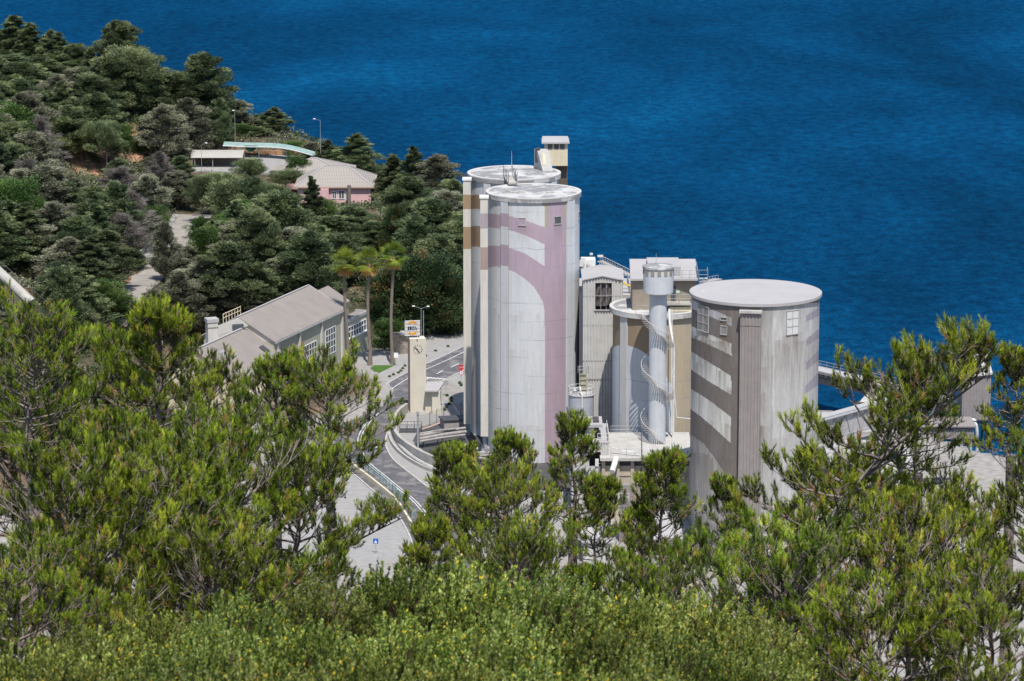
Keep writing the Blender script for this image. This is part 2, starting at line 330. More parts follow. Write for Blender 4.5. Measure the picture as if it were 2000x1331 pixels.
struct('sea', MB().poly([(-9000, 440, SEA), (9000, 440, SEA), (9000, 30000, SEA), (-9000, 30000, SEA)]), m)

# ---------------------------------------------------------------- roads
basic('asphalt', (.115, .11, .12), .9, .25, .5, dirt=((.20, .19, .185), .50, .35))
basic('old_road', (.30, .275, .25), .95, .2, .5, dirt=((.2, .14, .1), .62, .35))
basic('concrete', (.42, .40, .365), .9, .2, .5, streak=.3)
basic('pale_concrete', (.46, .445, .42), .9, .16, .6, streak=.25)
basic('dust_paving', (.31, .30, .29), .95, .14, .8, dirt=((.38, .34, .29), .58, .5))
basic('white_line', (.72, .72, .7), .8, .2, 2.0)
basic('kerbstone', (.45, .43, .40), .9, .2, 2)
basic('dark_metal', (.07, .07, .075), .6, .2, 1)
basic('galvanised', (.42, .43, .44), .5, .2, 1, metal=.3)
basic('white_metal', (.7, .7, .68), .6, .15, 1, streak=.25)
basic('cream_paint', (.66, .58, .42), .85, .10, .5, streak=.35, streakcol=(.45, .33, .2))
def catmull(pts, n=10):
    pts = [Vector(p) for p in pts]; q = [pts[0]*2-pts[1]]+pts+[pts[-1]*2-pts[-2]]; out = []
    for i in range(1, len(q)-2):
        a, b, c, d = q[i-1:i+3]
        for k in range(n):
            t = k/n; out.append(.5*((2*b)+(c-a)*t+(2*a-5*b+4*c-d)*t*t+(3*b-a-3*c+d)*t**3))
    out.append(pts[-1]); return out
def normals2(pts):
    out = []
    for i, p in enumerate(pts):
        d = pts[min(i+1, len(pts)-1)]-pts[max(i-1, 0)]; d = Vector((d.x, d.y, 0)).normalized(); out.append(Vector((-d.y, d.x, 0)))
    return out
def ribbon(pts, o0, o1, dz=0.0, zfun=None, th=None):
    nn = normals2(pts); mb = MB(); rows = []
    for p, n in zip(pts, nn):
        a = p+n*o0; b = p+n*o1
        za = (zfun(a) if zfun else p.z)+dz; zb = (zfun(b) if zfun else p.z)+dz
        rows.append(((a.x, a.y, za), (b.x, b.y, zb)))
    for (a, b), (c, d) in zip(rows[:-1], rows[1:]):
        if th: mb.hexa([(a[0], a[1], a[2]-th), (b[0], b[1], b[2]-th), (d[0], d[1], d[2]-th), (c[0], c[1], c[2]-th)], [a, b, d, c])
        else: mb.poly([a, b, d, c])
    return mb
def dashes(pts, off, wd, ln, gap, dz):
    mb = MB(); nn = normals2(pts); s = 0
    for i in range(len(pts)-1):
        s += (pts[i+1]-pts[i]).length
        if s % (ln+gap) < ln:
            a, b = pts[i], pts[i+1]; na, nb = nn[i], nn[i+1]
            mb.poly([a+na*(off-wd)+Vector((0, 0, dz)), a+na*(off+wd)+Vector((0, 0, dz)), b+nb*(off+wd)+Vector((0, 0, dz)), b+nb*(off-wd)+Vector((0, 0, dz))])
    return mb
# dust-covered forecourt sheet, then the main road bending round the clock tower, its side arm, the lower ramp
struct('forecourt', MB().prism([(-33, 470), (30, 470), (30, 640), (5, 640), (-14, 622), (-33, 600)], -.2, .02), MATS['dust_paving'])
road = catmull([gz(1010, 650), gz(905, 702), gz(850, 727), gz(800, 755), gz(745, 800), gz(705, 850), gz(712, 895), gz(762, 940), gz(820, 990), gz(862, 1060), gz(880, 1160)], 24)
for p in road: p.z = .045
struct('road', ribbon(road, -4.1, 4.1), MATS['asphalt'])
side = catmull([gz(840, 745), gz(890, 775), gz(930, 800), gz(960, 850)], 12)
for p in side: p.z = .05
struct('side_road', ribbon(side, -2.9, 2.9), MATS['old_road'])
nr = len(road)
struct('centre_line_marking', dashes(road[10:80], .9, .1, 3.0, 3.2, .008), MATS['white_line'])
struct('edge_line_marking', ribbon(road[:100], -2.4, -2.25, .008), MATS['white_line'])
struct('double_line_marking', ribbon(road[100:], -.35, -.22, .008), MATS['white_line'])
struct('double_line_marking', ribbon(road[100:], .1, .23, .008), MATS['white_line'])
mb = MB()
for i in range(6):
    p = gz(836+i*7, 738+i*.6, .06); mb.box((p.x, p.y, .062), (.3, 1.3, .003), .5)
struct('crossing_marking', mb, MATS['white_line'])
struct('kerb', ribbon(road, 4.1, 4.35, .12, th=.2), MATS['kerbstone'])
struct('kerb', ribbon(road[125:], -4.35, -4.1, .12, th=.2), MATS['kerbstone'])
struct('verge_path', ribbon(road[:96], -8.6, -4.35, .09, th=.15), MATS['dust_paving'])
struct('kerb', ribbon(road[:96], -4.35, -4.1, .12, th=.2), MATS['kerbstone'])
# road climbing the wooded hillside
hz = lambda p: Hs(p.x, p.y)
hill = catmull([at(378, 425, 688), at(362, 455, 672), at(330, 500, 650), at(290, 545, 628), at(245, 590, 603), at(205, 640, 585)], 16)
for p in hill: p.z = max(hz(p), p.z)+.35
struct('hillside_road', ribbon(hill, -3.0, 3.9, 0, th=1.2), MATS['old_road'])
struct('hillside_verge', ribbon(hill, -4.2, -3.0, .12, th=1.4), MATS['dust_paving'])
rw = ribbon(hill[16:86], -4.6, -4.2, 1.1, th=2.6)
single('stone_retaining_wall', rw, MATS['concrete'], 'low grey stone wall along the upper edge of the hillside road', 'wall')
basic('orange_earth', (.36, .205, .12), .95, .3, .5, bump=.5, dirt=((.17, .14, .09), .5, .7))
mb = MB(); nn = normals2(hill)
for i in range(10, len(hill)-3):
    a, b = hill[i], hill[i+1]; na, nb = nn[i], nn[i+1]; r1 = [0, 1.3, 2.6, 3.6]; 
    for j in range(3):
        f = lambda p, n, k, ii: p-n*(4.6+r1[k])+Vector((0, 0, .5+r1[k]*.85+.35*math.sin(ii*.9+k*2)))
        mb.poly([f(a, na, j, i), f(a, na, j+1, i), f(b, nb, j+1, i+1), f(b, nb, j, i+1)])
struct('orange_earth_bank', mb, MATS['orange_earth'])
for q in (((135, 290, 745), (205, 345, 725), 5.5), ((255, 250, 755), (272, 330, 738), 3)):
    a, b = at(*q[0]), at(*q[1]); mb = MB(); K = 9
    g = [[None]*K for _ in range(K)]
    for i in range(K):
        for j in range(K):
            u, v = i/(K-1), j/(K-1)-.5; p = a.lerp(b, u); x = p.x+v*q[2]+.5*math.sin(i*2+j); y = p.y+v*1.5
            g[i][j] = (x, y, Hs(x, y)+.5+.25*math.sin(i*1.9+j*2.3)-abs(v)*.8)
    for i in range(K-1):
        for j in range(K-1): mb.poly([g[i][j], g[i+1][j], g[i+1][j+1], g[i][j+1]])
    struct('earth_scar', mb, MATS['orange_earth'])
# ---------------------------------------------------------------- silos
WHITE = (.59, .60, .615); OFFW = (.66, .65, .61); PINK = (.42, .325, .385); MAUVE = (.40, .36, .42); BROWN = (.27, .20, .135); TAN = (.42, .35, .26); GREY = (.185, .163, .155); OLIVE = (.40, .36, .24); RGREY = (.34, .325, .315)
painted('silo_paint', .35, .5, mott=.09); painted('rough_silo_paint', .75, .12, (.19, .16, .135), mott=.2)
painted('duct_paint', .35, .0, mott=.12)
basic('slab_concrete', (.50, .49, .48), .9, .2, .35, dirt=((.25, .245, .25), .45, .16)); basic('slab_rim', (.52, .51, .49), .9, .2, 1.2, dirt=((.36, .35, .34), .6, .6))
basic('pale_slab', (.40, .385, .385), .9, .07, .3, dirt=((.66, .65, .63), .66, .5))
def cyl(px, py, c, R):
    a, b, cz = ray(px, py); k = c[0]**2+c[1]**2-R*R; A = a*a+b*b; Bq = a*c[0]+b*c[1]; D = Bq*Bq-A*k
    s = (Bq-math.sqrt(max(D, 0)))/A; x, y, z = a*s, b*s, CAMZ+cz*s
    return math.atan2(x-c[0], c[1]-y), z
def inpoly(px, py, poly):
    ins = np.zeros(px.shape, bool); n = len(poly)
    for i in range(n):
        x0, y0 = poly[i]; x1, y1 = poly[(i+1) % n]
        if y0 == y1: continue
        c = ((y0 > py) != (y1 > py)) & (px < (x1-x0)*(py-y0)/(y1-y0)+x0); ins ^= c
    return ins
def silo_wall(c, R, z0, z1, base, polys, holes=()):
    th = np.concatenate([np.radians(np.arange(-180, -96, 4.)), np.radians(np.arange(-96, 96.01, .75)), np.radians(np.arange(100, 180.1, 4.))])
    zs = np.arange(z0, z1, .11); zs = np.append(zs, z1); T, Z = np.meshgrid(th, zs)
    V = np.stack([c[0]+R*np.sin(T), c[1]-R*np.cos(T), Z], -1).reshape(-1, 3); nx = len(th); ny = len(zs)
    i = (np.arange(nx-1)[None]+np.arange(ny-1)[:, None]*nx).ravel(); F = np.stack([i, i+1, i+nx+1, i+nx], 1)
    tc = ((th[1:]+th[:-1])/2); zc = (zs[1:]+zs[:-1])/2; TC, ZC = np.meshgrid(tc, zc); TC = TC.ravel(); ZC = ZC.ravel()
    col = np.tile(np.array(base), (len(TC), 1))
    for cc, poly in polys:
        q = []
        for k in range(len(poly)):
            p0, p1 = poly[k], poly[(k+1) % len(poly)]
            for j in range(12): q.append(cyl(lerp(p0[0], p1[0], j/12), lerp(p0[1], p1[1], j/12), c, R))
        col[inpoly(TC, ZC, q)] = cc
    return V, F, col
def Z7(x, y): return (850+x/3.697, 240+y/3.697)
def Z8(x, y): return (850+x/3.697, 560+y/3.697)
def Z1(x, y): return (1100+x/4.754, 480+y/4.754)
def Z2(x, y): return (1080+x/4.754, 720+y/4.754)
def Z3(x, y): return (1300+x/4.16, 520+y/4.16)
def streaks(V, F, col, c, n, zs, seed, col_s, th_rng=(-1.5, 1.5), ln=(1, 8), st=(.15, .6)):     # runs of rain dirt down the concrete
    rg = np.random.default_rng(seed); ctr = V[F].mean(1); th = np.arctan2(ctr[:, 0]-c[0], c[1]-ctr[:, 1]); z = ctr[:, 2]; a = np.zeros(len(z))
    for i in range(n):
        t0 = rg.uniform(*th_rng); w_ = rg.choice([.008, .014, .03, .07]); z0 = zs[rg.integers(len(zs))]+rg.normal(0, .35); L0 = rg.uniform(*ln); s = rg.uniform(*st)
        k = np.nonzero(np.abs(th-t0) < w_*2)[0]; f = (z0-z[k])/L0; a[k] = np.maximum(a[k], s*np.exp(-((th[k]-t0)/w_)**2)*np.where((f > 0) & (f < 1), (1-f)**.7, 0))
    a = a[:, None]; return col*(1-a)+np.array(col_s)*a
def add_wall(name, par, c, R, z0, z1, base, polys, mat, st=()):
    V, F, col = silo_wall(c, R, z0, z1, base, polys)
    for q in st: col = streaks(V, F, col, c, *q)
    V = V-np.array(wpos(par))
    return link(name, mesh_np(name, V, F, mat, col=col, smooth=True), par)
def rib(par, c, R, px, wpx, z0, z1, col, name='pilaster', dep=.22, mat='silo_paint', bands=()):
    pa, _ = cyl(px-wpx/2, 500, c, R); pb, _ = cyl(px+wpx/2, 500, c, R); pm = (pa+pb)/2; wd = max(.5, (pb-pa)*R)
    n = Vector((math.sin(pm), -math.cos(pm), 0)); r = Vector((math.cos(pm), math.sin(pm), 0)); o = Vector((c[0], c[1], 0))+n*(R-.15)
    V = []; F = []; C_ = []; zs = sorted({z0, z1}|{b for q in bands for b in q[:2]})
    prof = [(-wd/2, 0), (-wd/2, dep+.15), (wd/2, dep+.15), (wd/2, 0)]
    for za, zb in zip(zs[:-1], zs[1:]):
        cc = col
        for b in bands:
            if b[0]-.01 <= (za+zb)/2 <= b[1]+.01: cc = b[2]
        for (u0, d0), (u1, d1) in zip(prof[:-1], prof[1:]):
            k = len(V); V += [o+r*u0+n*d0+Vector((0, 0, za)), o+r*u1+n*d1+Vector((0, 0, za)), o+r*u1+n*d1+Vector((0, 0, zb)), o+r*u0+n*d0+Vector((0, 0, zb))]
            F.append((k, k+1, k+2, k+3)); C_.append(cc)
    k = len(V); V += [o+r*u+n*d+Vector((0, 0, z1)) for u, d in prof]; F.append((k, k+1, k+2, k+3)); C_.append(col)
    V = np.array([list(v) for v in V])-np.array(wpos(par))
    return link(name, mesh_np(name, V, np.array(F), MATS[mat], col=np.array(C_, float)), par)
def zat(px, py, Y): return at(px, py, Y).z
def window(par, c, R, px, py, w_, h_, label=None, cols=1, rows=1, frame='concrete', glass='dark_glass'):
    th, z = cyl(px, py, c, R); k = ppm((c[0], c[1]-R, z)); W, Hh = w_/k/max(.3, math.cos(th)), h_/k
    n = Vector((math.sin(th), -math.cos(th), 0)); r = Vector((math.cos(th), math.sin(th), 0)); o = Vector((c[0], c[1], z))+n*(R+.02)
    fr = MB(); t = .08
    for s in (-1, 1): fr.bar(o+r*s*W/2-Vector((0, 0, Hh/2)), o+r*s*W/2+Vector((0, 0, Hh/2)), t, .12, n)
    for s in (-1, 1): fr.bar(o-r*W/2+Vector((0, 0, s*Hh/2)), o+r*W/2+Vector((0, 0, s*Hh/2)), t if s > 0 else .12, .2, n)
    for i in range(1, cols): q = o+r*(i/cols-.5)*W; fr.bar(q-Vector((0, 0, Hh/2)), q+Vector((0, 0, Hh/2)), .07, .16, n)
    for i in range(1, rows): q = o+Vector((0, 0, (i/rows-.5)*Hh)); fr.bar(q-r*W/2, q+r*W/2, .07, .16, n)
    f = part('window', fr, MATS[frame], par, label=label)
    g = MB(); a = o+n*.03; g.poly([a-r*W/2-Vector((0, 0, Hh/2)), a+r*W/2-Vector((0, 0, Hh/2)), a+r*W/2+Vector((0, 0, Hh/2)), a-r*W/2+Vector((0, 0, Hh/2))]); part('pane', g, MATS[glass], f)
basic('dark_glass', (.09, .10, .115), .35, .3, 1.2); basic('white_pane', (.6, .61, .62), .5, .15, 1.5); basic('mauve_board', (.36, .30, .36), .8, .2, 2)
basic('grey_pane', (.24, .235, .24), .5, .25, 1.5)
def slab(par, c, Ro, z, th, mat='slab_concrete', name='roof_slab', rim=True):
    p = [(Ro, z-th), (Ro, z)]
    if rim: p += [(Ro-.02, z), (Ro-.5, z+.0), (Ro-.55, z-.05)]
    p += [(Ro*.6, z-.02), (.01, z+.02)]
    o = part(name, MB().lathe(c, [(Ro-.6, z-th-.01), (Ro, z-th)]+p[1:], 96), MATS[mat], par)
    if rim: part('roof_edge', MB().lathe(c, [(Ro-.6, z-.1), (Ro-.55, z+.012), (Ro+.012, z+.012), (Ro+.012, z-.16), (Ro-.05, z-.2)], 96, False), MATS['slab_rim'], o)
    return o

# --- front painted silo (A) and the one behind it (B)
YA = 530.0; cA = (at(1042, 373, YA).x, YA); zA = at(1042, 373, YA).z; kA = ppm((cA[0], YA, zA)); RoA = 93.5/kA; RA = 90.2/kA
sA = thing('painted_silo', 'tall front concrete silo painted with pink and white curved stripes', 'silo', (cA[0], YA, 0), 'concrete cement silos')
sp = Z7
polysA = [
 (PINK, [Z7(340, 660), Z7(385, 655), Z7(530, 672), Z7(650, 705), Z7(760, 745), Z7(808, 760), Z7(808, 540), Z7(946, 540), (850+946/3.697, 1000), (850+791/3.697, 1000), Z8(791, 190), Z8(780, 120), Z8(750, 60), Z8(710, 0), Z7(650, 1130), Z7(585, 1085), Z7(530, 1062), Z7(440, 1038), Z7(385, 1046), Z7(340, 1050)]),
 (OLIVE, [Z7(720, 560), Z7(810, 560), Z7(810, 760), Z7(791, 765), Z7(791, 608)]),
 (WHITE, [Z7(330, 560), Z7(530, 540), Z7(720, 575), Z7(791, 608), Z7(791, 753), Z7(650, 700), Z7(530, 668), Z7(385, 648), Z7(330, 655)]),
 (OLIVE, [Z7(925, 570), Z7(947, 570), Z7(947, 900), Z7(935, 860), Z7(940, 720)]),
 (WHITE, [Z7(330, 755), Z7(385, 755), Z7(530, 775), Z7(650, 812), Z7(791, 880), Z7(791, 1038), Z7(650, 945), Z7(530, 902), Z7(480, 890), Z7(385, 888), Z7(330, 895)])]
for xl_ in (479, 529): polysA.append(((.34, .29, .25), [Z7(xl_-3, 560), Z7(xl_+3, 560), (850+(xl_+4)/3.697, 1000), (850+(xl_-3)/3.697, 1000)]))
for xl_ in (946, 1001): polysA.append(((.40, .35, .30), [Z7(xl_-2, 560), Z7(xl_+3, 560), (850+(xl_+3)/3.697, 1000), (850+(xl_-2)/3.697, 1000)]))
add_wall('wall', sA, cA, RA, -6, zA-.5, WHITE, polysA, MATS['silo_paint'], [(120, [zA-1, zA-9, 30, 24, 18, 12, 6], 1, (.36, .30, .24), (-1.4, 1.5), (1, 6), (.08, .35)), (26, [cyl(*Z7(627, 745), cA, RA)[1]], 51, (.25, .19, .16), (cyl(*Z7(602, 745), cA, RA)[0], cyl(*Z7(652, 745), cA, RA)[0]), (1, 4), (.2, .5)), (26, [cyl(*Z7(884, 738), cA, RA)[1]], 52, (.25, .19, .16), (cyl(*Z7(862, 738), cA, RA)[0], cyl(*Z7(906, 738), cA, RA)[0]), (1, 4), (.2, .5)), (60, list(range(0, 38, 3)), 2, (.30, .33, .42), (-1.4, 1.5), (.3, 1.0), (.1, .4))])
slab(sA, cA, RoA, zA, .75)
rib(sA, cA, RA, 850+504/3.697, 13, -6, zA-.8, (.53, .54, .55), bands=[(zat(986, 240+b/3.697, YA-RA), zat(986, 240+a/3.697, YA-RA), (.37, .29, .34)) for a, b in ((665, 762), (893, 1045))]); rib(sA, cA, RA, 850+972/3.697, 14, 0, zA-.8, (.58, .6, .62))
window(sA, cA, RA, *Z7(627, 715), 14, 15, 'mauve boarded window under the slab', glass='mauve_board'); window(sA, cA, RA, *Z7(884, 705), 13, 15)
window(sA, cA, RA, *Z7(1037, 668), 3, 14)
for x, y in ((515, 470), (530, 498), (620, 520), (585, 512), (830, 470)): p = at(*Z7(x, y), YA-2); part('roof_hatch', MB().box((p.x, p.y, zA), (1.2, .4, .18), .3), MATS['concrete'], sA)
YB = 546.0; cB = (at(1004, 337, YB).x, YB); zB = at(1004, 337, YB).z; kB = ppm((cB[0], YB, zB)); RoB = 91.5/kB; RB = 88/kB
sB = thing('painted_silo', 'rear silo with brown and white bands, half hidden behind the pink striped silo', 'silo', (cB[0], YB, 0), 'concrete cement silos')
polysB = [(BROWN, [Z7(230, 530), Z7(300, 520), Z7(372, 535), Z7(372, 640), Z7(300, 622), Z7(230, 625)]), (BROWN, [Z7(230, 755), Z7(300, 745), Z7(372, 752), Z7(372, 920), Z7(300, 893), Z7(230, 900)]), (MAUVE, [Z7(830, 405), Z7(925, 405), Z7(925, 470), Z7(830, 470)])]
add_wall('wall', sB, cB, RB, -6, zB-.5, (.50, .52, .55), polysB, MATS['silo_paint']); slab(sB, cB, RoB, zB, .75)
rib(sB, cB, RB, 850+380/3.697, 13, 0, zB-.8, (.55, .55, .54)); rib(sB, cB, RB, 850+848/3.697, 10, 0, zB-.8, (.58, .6, .62))
mast = MB().tube([at(*Z7(552, 340), YB), at(*Z7(552, 205), YB)], [.07, .03], 6); single('lightning_mast', mast, MATS['galvanised'], 'thin white mast rising from the roof of the rear painted silo', 'mast', tuple(at(*Z7(552, 340), YB)))
# footbridge between the two roofs
fb = thing('roof_footbridge', 'short grey footbridge with posts joining the roofs of the two painted silos', 'footbridge', tuple(at(*Z7(550, 430), YA+6)))
p0 = at(*Z7(560, 425), YA+5.0); p1 = at(*Z7(525, 395), YB-7.0); p0.z = zA+.3; p1.z = zB+.3
part('deck', MB().bar(p0, p1, 1.4, .25), MATS['concrete'], fb)
part('side_panel', MB().bar(p0+Vector((.8, 0, .6)), p1+Vector((1.1, 0, .6)), .12, 1.1), MATS['white_metal'], fb)
for i in range(4):
    for s in (-.7, .7): q = p0.lerp(p1, i/3)+Vector((s, 0, 0)); part('railing_post', MB().tube([q, q+Vector((0, 0, 1.9))], .05, 5), MATS['dark_metal'], fb)
# clad ducts standing on the left of A and B
def duct(name, label, px0, px1, pyt, pyb, Y, dep, bands, depth=2.0):
    a = at(px0, pyt, Y); b = at(px1, pyt, Y); zb = at(px0, pyb, Y).z; zt = a.z; t = thing(name, label, 'duct', (a.x, Y, zb), 'ribbed ducts beside the painted silos')
    V = []; F = []; C_ = []; L_ = b.x-a.x; k = 5; q = []
    for i in range(k):
        for u, o in ((0, 0), (.55, 0), (.65, 1), (.9, 1)): q.append((a.x+(i+u)*L_/k, Y-dep*o))
    q.append((b.x, Y)); q = [(a.x, Y+depth)]+q+[(b.x, Y+depth)]
    zs = sorted({zb, zt}|{zat(px0, y, Y) for bb in bands for y in bb[:2]})
    for z0, z1 in zip(zs[:-1], zs[1:]):
        cc = (.64, .61, .55)
        for y0, y1, cl in bands:
            if zat(px0, y1, Y)-.01 <= (z0+z1)/2 <= zat(px0, y0, Y)+.01: cc = cl
        for (x0, y0), (x1, y1) in zip(q[:-1], q[1:]):
            n = len(V); V += [(x0, y0, z0), (x1, y1, z0), (x1, y1, z1), (x0, y0, z1)]; F.append((n, n+1, n+2, n+3)); C_.append(cc)
    link('cladding', mesh_np('cladding', np.array(V)-np.array(wpos(t)), np.array(F), MATS['duct_paint'], col=np.array(C_, float)), t)
    part('cap', MB().box(((a.x+b.x)/2, Y+depth/2, zt), (L_+.25, depth+.3, .25)), MATS['white_metal'], t)
    part('bottom_spout', MB().box(((a.x+b.x)/2, Y+depth/2, zb-.8), (L_*.5, depth*.5, .8)).tube([((a.x+b.x)/2, Y+depth/2, zb-.8), ((a.x+b.x)/2+.3, Y+depth/2, zb-3)], .3, 6), MATS['galvanised'], t)
    return t
zy = lambda y: 240+y/3.697
duct('clad_duct', 'narrow ribbed duct with two brown bands at the outer edge of the rear silo', 904.5, 919.5, zy(418), 905-76, 541, .06, [(zy(520), zy(625), (.38, .27, .17)), (zy(752), zy(912), (.38, .27, .17))])
duct('clad_duct', 'narrow ribbed duct with mauve bands between the two painted silos', 938, 953, zy(548), 853, 524.5, .06, [(zy(655), zy(765), (.42, .36, .38)), (zy(900), zy(1062), (.40, .31, .27))])
# chute housing and lift tower on the rear silo
ch = thing('chute_housing', 'small white housing with sloping face on the rear silo roof', 'housing', tuple(at(*Z7(780, 335), 549)))
Yc = 549; q = [Z7(715, 200), Z7(740, 215), Z7(820, 215), Z7(850, 338), Z7(778, 340), Z7(718, 305)]
x0, _ = XZ(*Z7(720, 300), Yc+2); x1, zr = XZ(*Z7(778, 340), Yc-2); x2, _ = XZ(*Z7(850, 338), Yc-2); zt = zat(*Z7(740, 205), Yc); xt0 = XZ(*Z7(740, 215), Yc)[0]; xt1 = XZ(*Z7(822, 215), Yc)[0]; xw = XZ(*Z7(715, 200), Yc+2)[0]
part('body', MB().hexa([(x1, Yc-2, zB), (x2, Yc-2, zB), (x2-.9, Yc+2.4, zB), (xw, Yc+2.4, zB)], [(xt0, Yc-.6, zt), (xt1, Yc-.6, zt), (xt1-.4, Yc+2.4, zt), (xw, Yc+2.4, zt)]), MATS['pale_concrete'], ch)
part('side_opening', MB().box((xw+.55, Yc+.7, zB+1.1), (.5, 1.1, 2.3), -.35), MATS['dark_metal'], ch)
p = at(*Z7(788, 265), Yc-1.5); part('open_hatch', MB().bar(p+Vector((0, -.05, -.9)), p+Vector((-.1, .55, .8)), .5, .14), MATS['cream_paint'], ch)
basic('brown_shaft', (.13, .10, .08), .9, .2, 1)
lt = thing('lift_tower', 'cream lift head with three small windows behind the rear silo', 'tower', tuple(at(*Z7(865, 300), 560)))
Yt = 557; a = at(*Z7(820, 312), Yt); b = at(*Z7(956, 312), Yt); zt = zat(*Z7(956, 150), Yt); xl = XZ(*Z7(790, 312), Yt)[0]
part('head', MB().box(((xl+b.x)/2, Yt+2.6, a.z), (b.x-xl, 5.2, zt-a.z)), MATS['cream_paint'], lt)
part('roof', MB().hexa([(xl-.5, Yt-.5, zt), (b.x+.3, Yt-.5, zt), (b.x+.3, Yt+5.6, zt), (xl-.5, Yt+5.6, zt)], [(xl-.5, Yt-.5, zt+.25), (b.x+.3, Yt-.5, zt+.25), (b.x+.1, Yt+5.6, zt+.4), (xl-.3, Yt+5.6, zt+.4)]), MATS['pale_slab'], lt)
part('shaft', MB().box(((a.x+b.x)/2+.6, Yt+3, -2), ((b.x-a.x)*.62, 3.6, a.z+2)), MATS['brown_shaft'], lt)
for x in (830, 875, 918):
    p = at(*Z7(x, 174), Yt); part('window', MB().box((p.x, Yt-.02, p.z-.4), (.75, .1, .9)), MATS['dark_glass'], lt)

# --- middle silo (C)
YC = 512.0; cC = (at(1283, 597, YC).x, YC); zC = at(1283, 597, YC).z; kC = ppm((cC[0], YC, zC)); RoC = 92.5/kC; RC = 86/kC
sC = thing('brown_silo', 'brown and white silo behind the spiral stair tower', 'silo', (cC[0], YC, 0), 'concrete cement silos')
polysC = [((.5, .52, .55), [Z1(440, 960), Z1(500, 928), Z1(545, 920), Z1(610, 930), Z1(700, 960), Z1(800, 1028), Z1(900, 1120), Z1(1000, 1290), Z1(1020, 1500), (1314, 1000), (1180, 1000)])]
add_wall('wall', sC, cC, RC, -1, zC-.6, TAN, [(BROWN, [(1150, 560), (1283, 560), (1283, 780), (1150, 780)])]+polysC, MATS['silo_paint']); slab(sC, cC, RoC, zC, .8)
rib(sC, cC, RC, 1100+575/4.754, 13, 0, zC-.8, (.5, .49, .48))
part('parapet', MB().box((at(1330, 612, YC-5).x, YC-4.6, zC), (3.4, .4, .7)), MATS['cream_paint'], sC)
# penthouse on C
Yp = 508.5; xl, zb = XZ(*Z1(642, 600), Yp); xr, _ = XZ(*Z1(1240, 600), Yp); zt = zat(*Z1(642, 318), Yp); zb = zC
ph = thing('silo_penthouse', 'brown plant room with a wide pale roof on top of the middle silo', 'building', (xl, Yp, zC))
basic('brown_render', (.30, .255, .2), .9, .14, .8, streak=.2)
part('wall', MB().prism([(xl, Yp), (XZ(*Z1(805, 600), Yp)[0]+1, Yp), (xr-3.0, Yp), (xr, Yp+.6), (xr, Yp+9), (xl, Yp+9)], zb, zt), MATS['brown_render'], ph)
part('roof', MB().hexa([(xl-.35, Yp-.8, zt), (xr+.1, Yp-.8, zt), (xr+.3, Yp+11, zt+.3), (xl-.1, Yp+11, zt+.3)], [(xl-.35, Yp-.8, zt+.3), (xr+.1, Yp-.8, zt+.3), (xr+.3, Yp+11, zt+1.2), (xl-.1, Yp+11, zt+1.2)]).box(((xl+xr)/2, Yp+5, zt+.5), ((xr-xl)*.5, 8, 1.3)), MATS['pale_slab'], ph)
x0, _ = XZ(*Z1(1000, 515), Yp); x1, _ = XZ(*Z1(1043, 515), Yp); zf = zat(*Z1(1000, 520), Yp-.5)
part('door', MB().box(((x0+x1)/2, Yp-.03, zf), (x1-x0, .12, 2.3)), MATS['dark_metal'], ph)
p = at(*Z1(1065, 432), Yp-.1); basic('green_plate', (.45, .62, .5), .7, .1, 1); part('green_sign', MB().box((p.x, Yp-.05, p.z-.2), (.55, .06, .42)), MATS['green_plate'], ph)
x0, _ = XZ(*Z1(965, 545), Yp-1.6); x1, _ = XZ(*Z1(1192, 545), Yp-1.6)
part('balcony', MB().box(((x0+x1)/2, Yp-.85, zf-.35), (x1-x0, 1.7, .3)), MATS['concrete'], ph)
def railing(par, pts, h=1.05, post=1.2, r=.035, mat='galvanised', bars=2, name='railing', infill=0):
    mb = MB()
    for a, b in zip(pts[:-1], pts[1:]):
        a, b = Vector(a), Vector(b); n = max(1, int((b-a).length/post))
        for i in range(n+1): q = a.lerp(b, i/n); mb.tube([q, q+Vector((0, 0, h))], r, 4, False)
        for k in range(bars): z = Vector((0, 0, h*(k+1)/bars)); mb.tube([a+z, b+z], r, 4, False)
        if infill:
            n = int((b-a).length/infill)
            for i in range(n): q = a.lerp(b, i/n); mb.tube([q, q+Vector((0, 0, h))], r*.45, 3, False)
    return part(name, mb, MATS[mat], par)
railing(ph, [(x0, Yp-1.65, zf), (x1, Yp-1.65, zf), (x1, Yp-.1, zf)], 1.3, 1.5, infill=.35)
railing(ph, [(xl+.4, Yp-2.6, zC), (XZ(*Z1(800, 600), Yp-2.6)[0], Yp-2.6, zC)], 1.2, 2.4)
ra, rb = at(*Z1(1025, 250), Yp+1), at(*Z1(1245, 250), Yp+1); railing(ph, [(ra.x, Yp-.6, zt+.35), (rb.x, Yp-.6, zt+.35), (rb.x+.1, Yp+6, zt+.5)], 1.25, 1.1, infill=.4)
# steel stair at the right of the penthouse
st = thing('roof_stair', 'small pale steel stair with railing between the penthouse and the widest silo', 'stairs', (rb.x+.2, Yp+1, zC))
mb = MB()
for i in range(9): mb.box((rb.x+.9, Yp+3-i*.32, zt-2.6+i*.34), (1.3, .34, .06))
part('steps', mb, MATS['white_metal'], st); railing(st, [(rb.x+.2, Yp+.4, zt), (rb.x+1.6, Yp+.4, zt), (rb.x+1.6, Yp+3, zt)], 1.4, .7)
a = at(*Z1(1300, 340), Yp); b = at(*Z1(1440, 310), Yp+6); part('walkway', MB().bar(a, b, 1.3, .15), MATS['pale_slab'], st); railing(st, [a, b], .6, 1.2, bars=1)

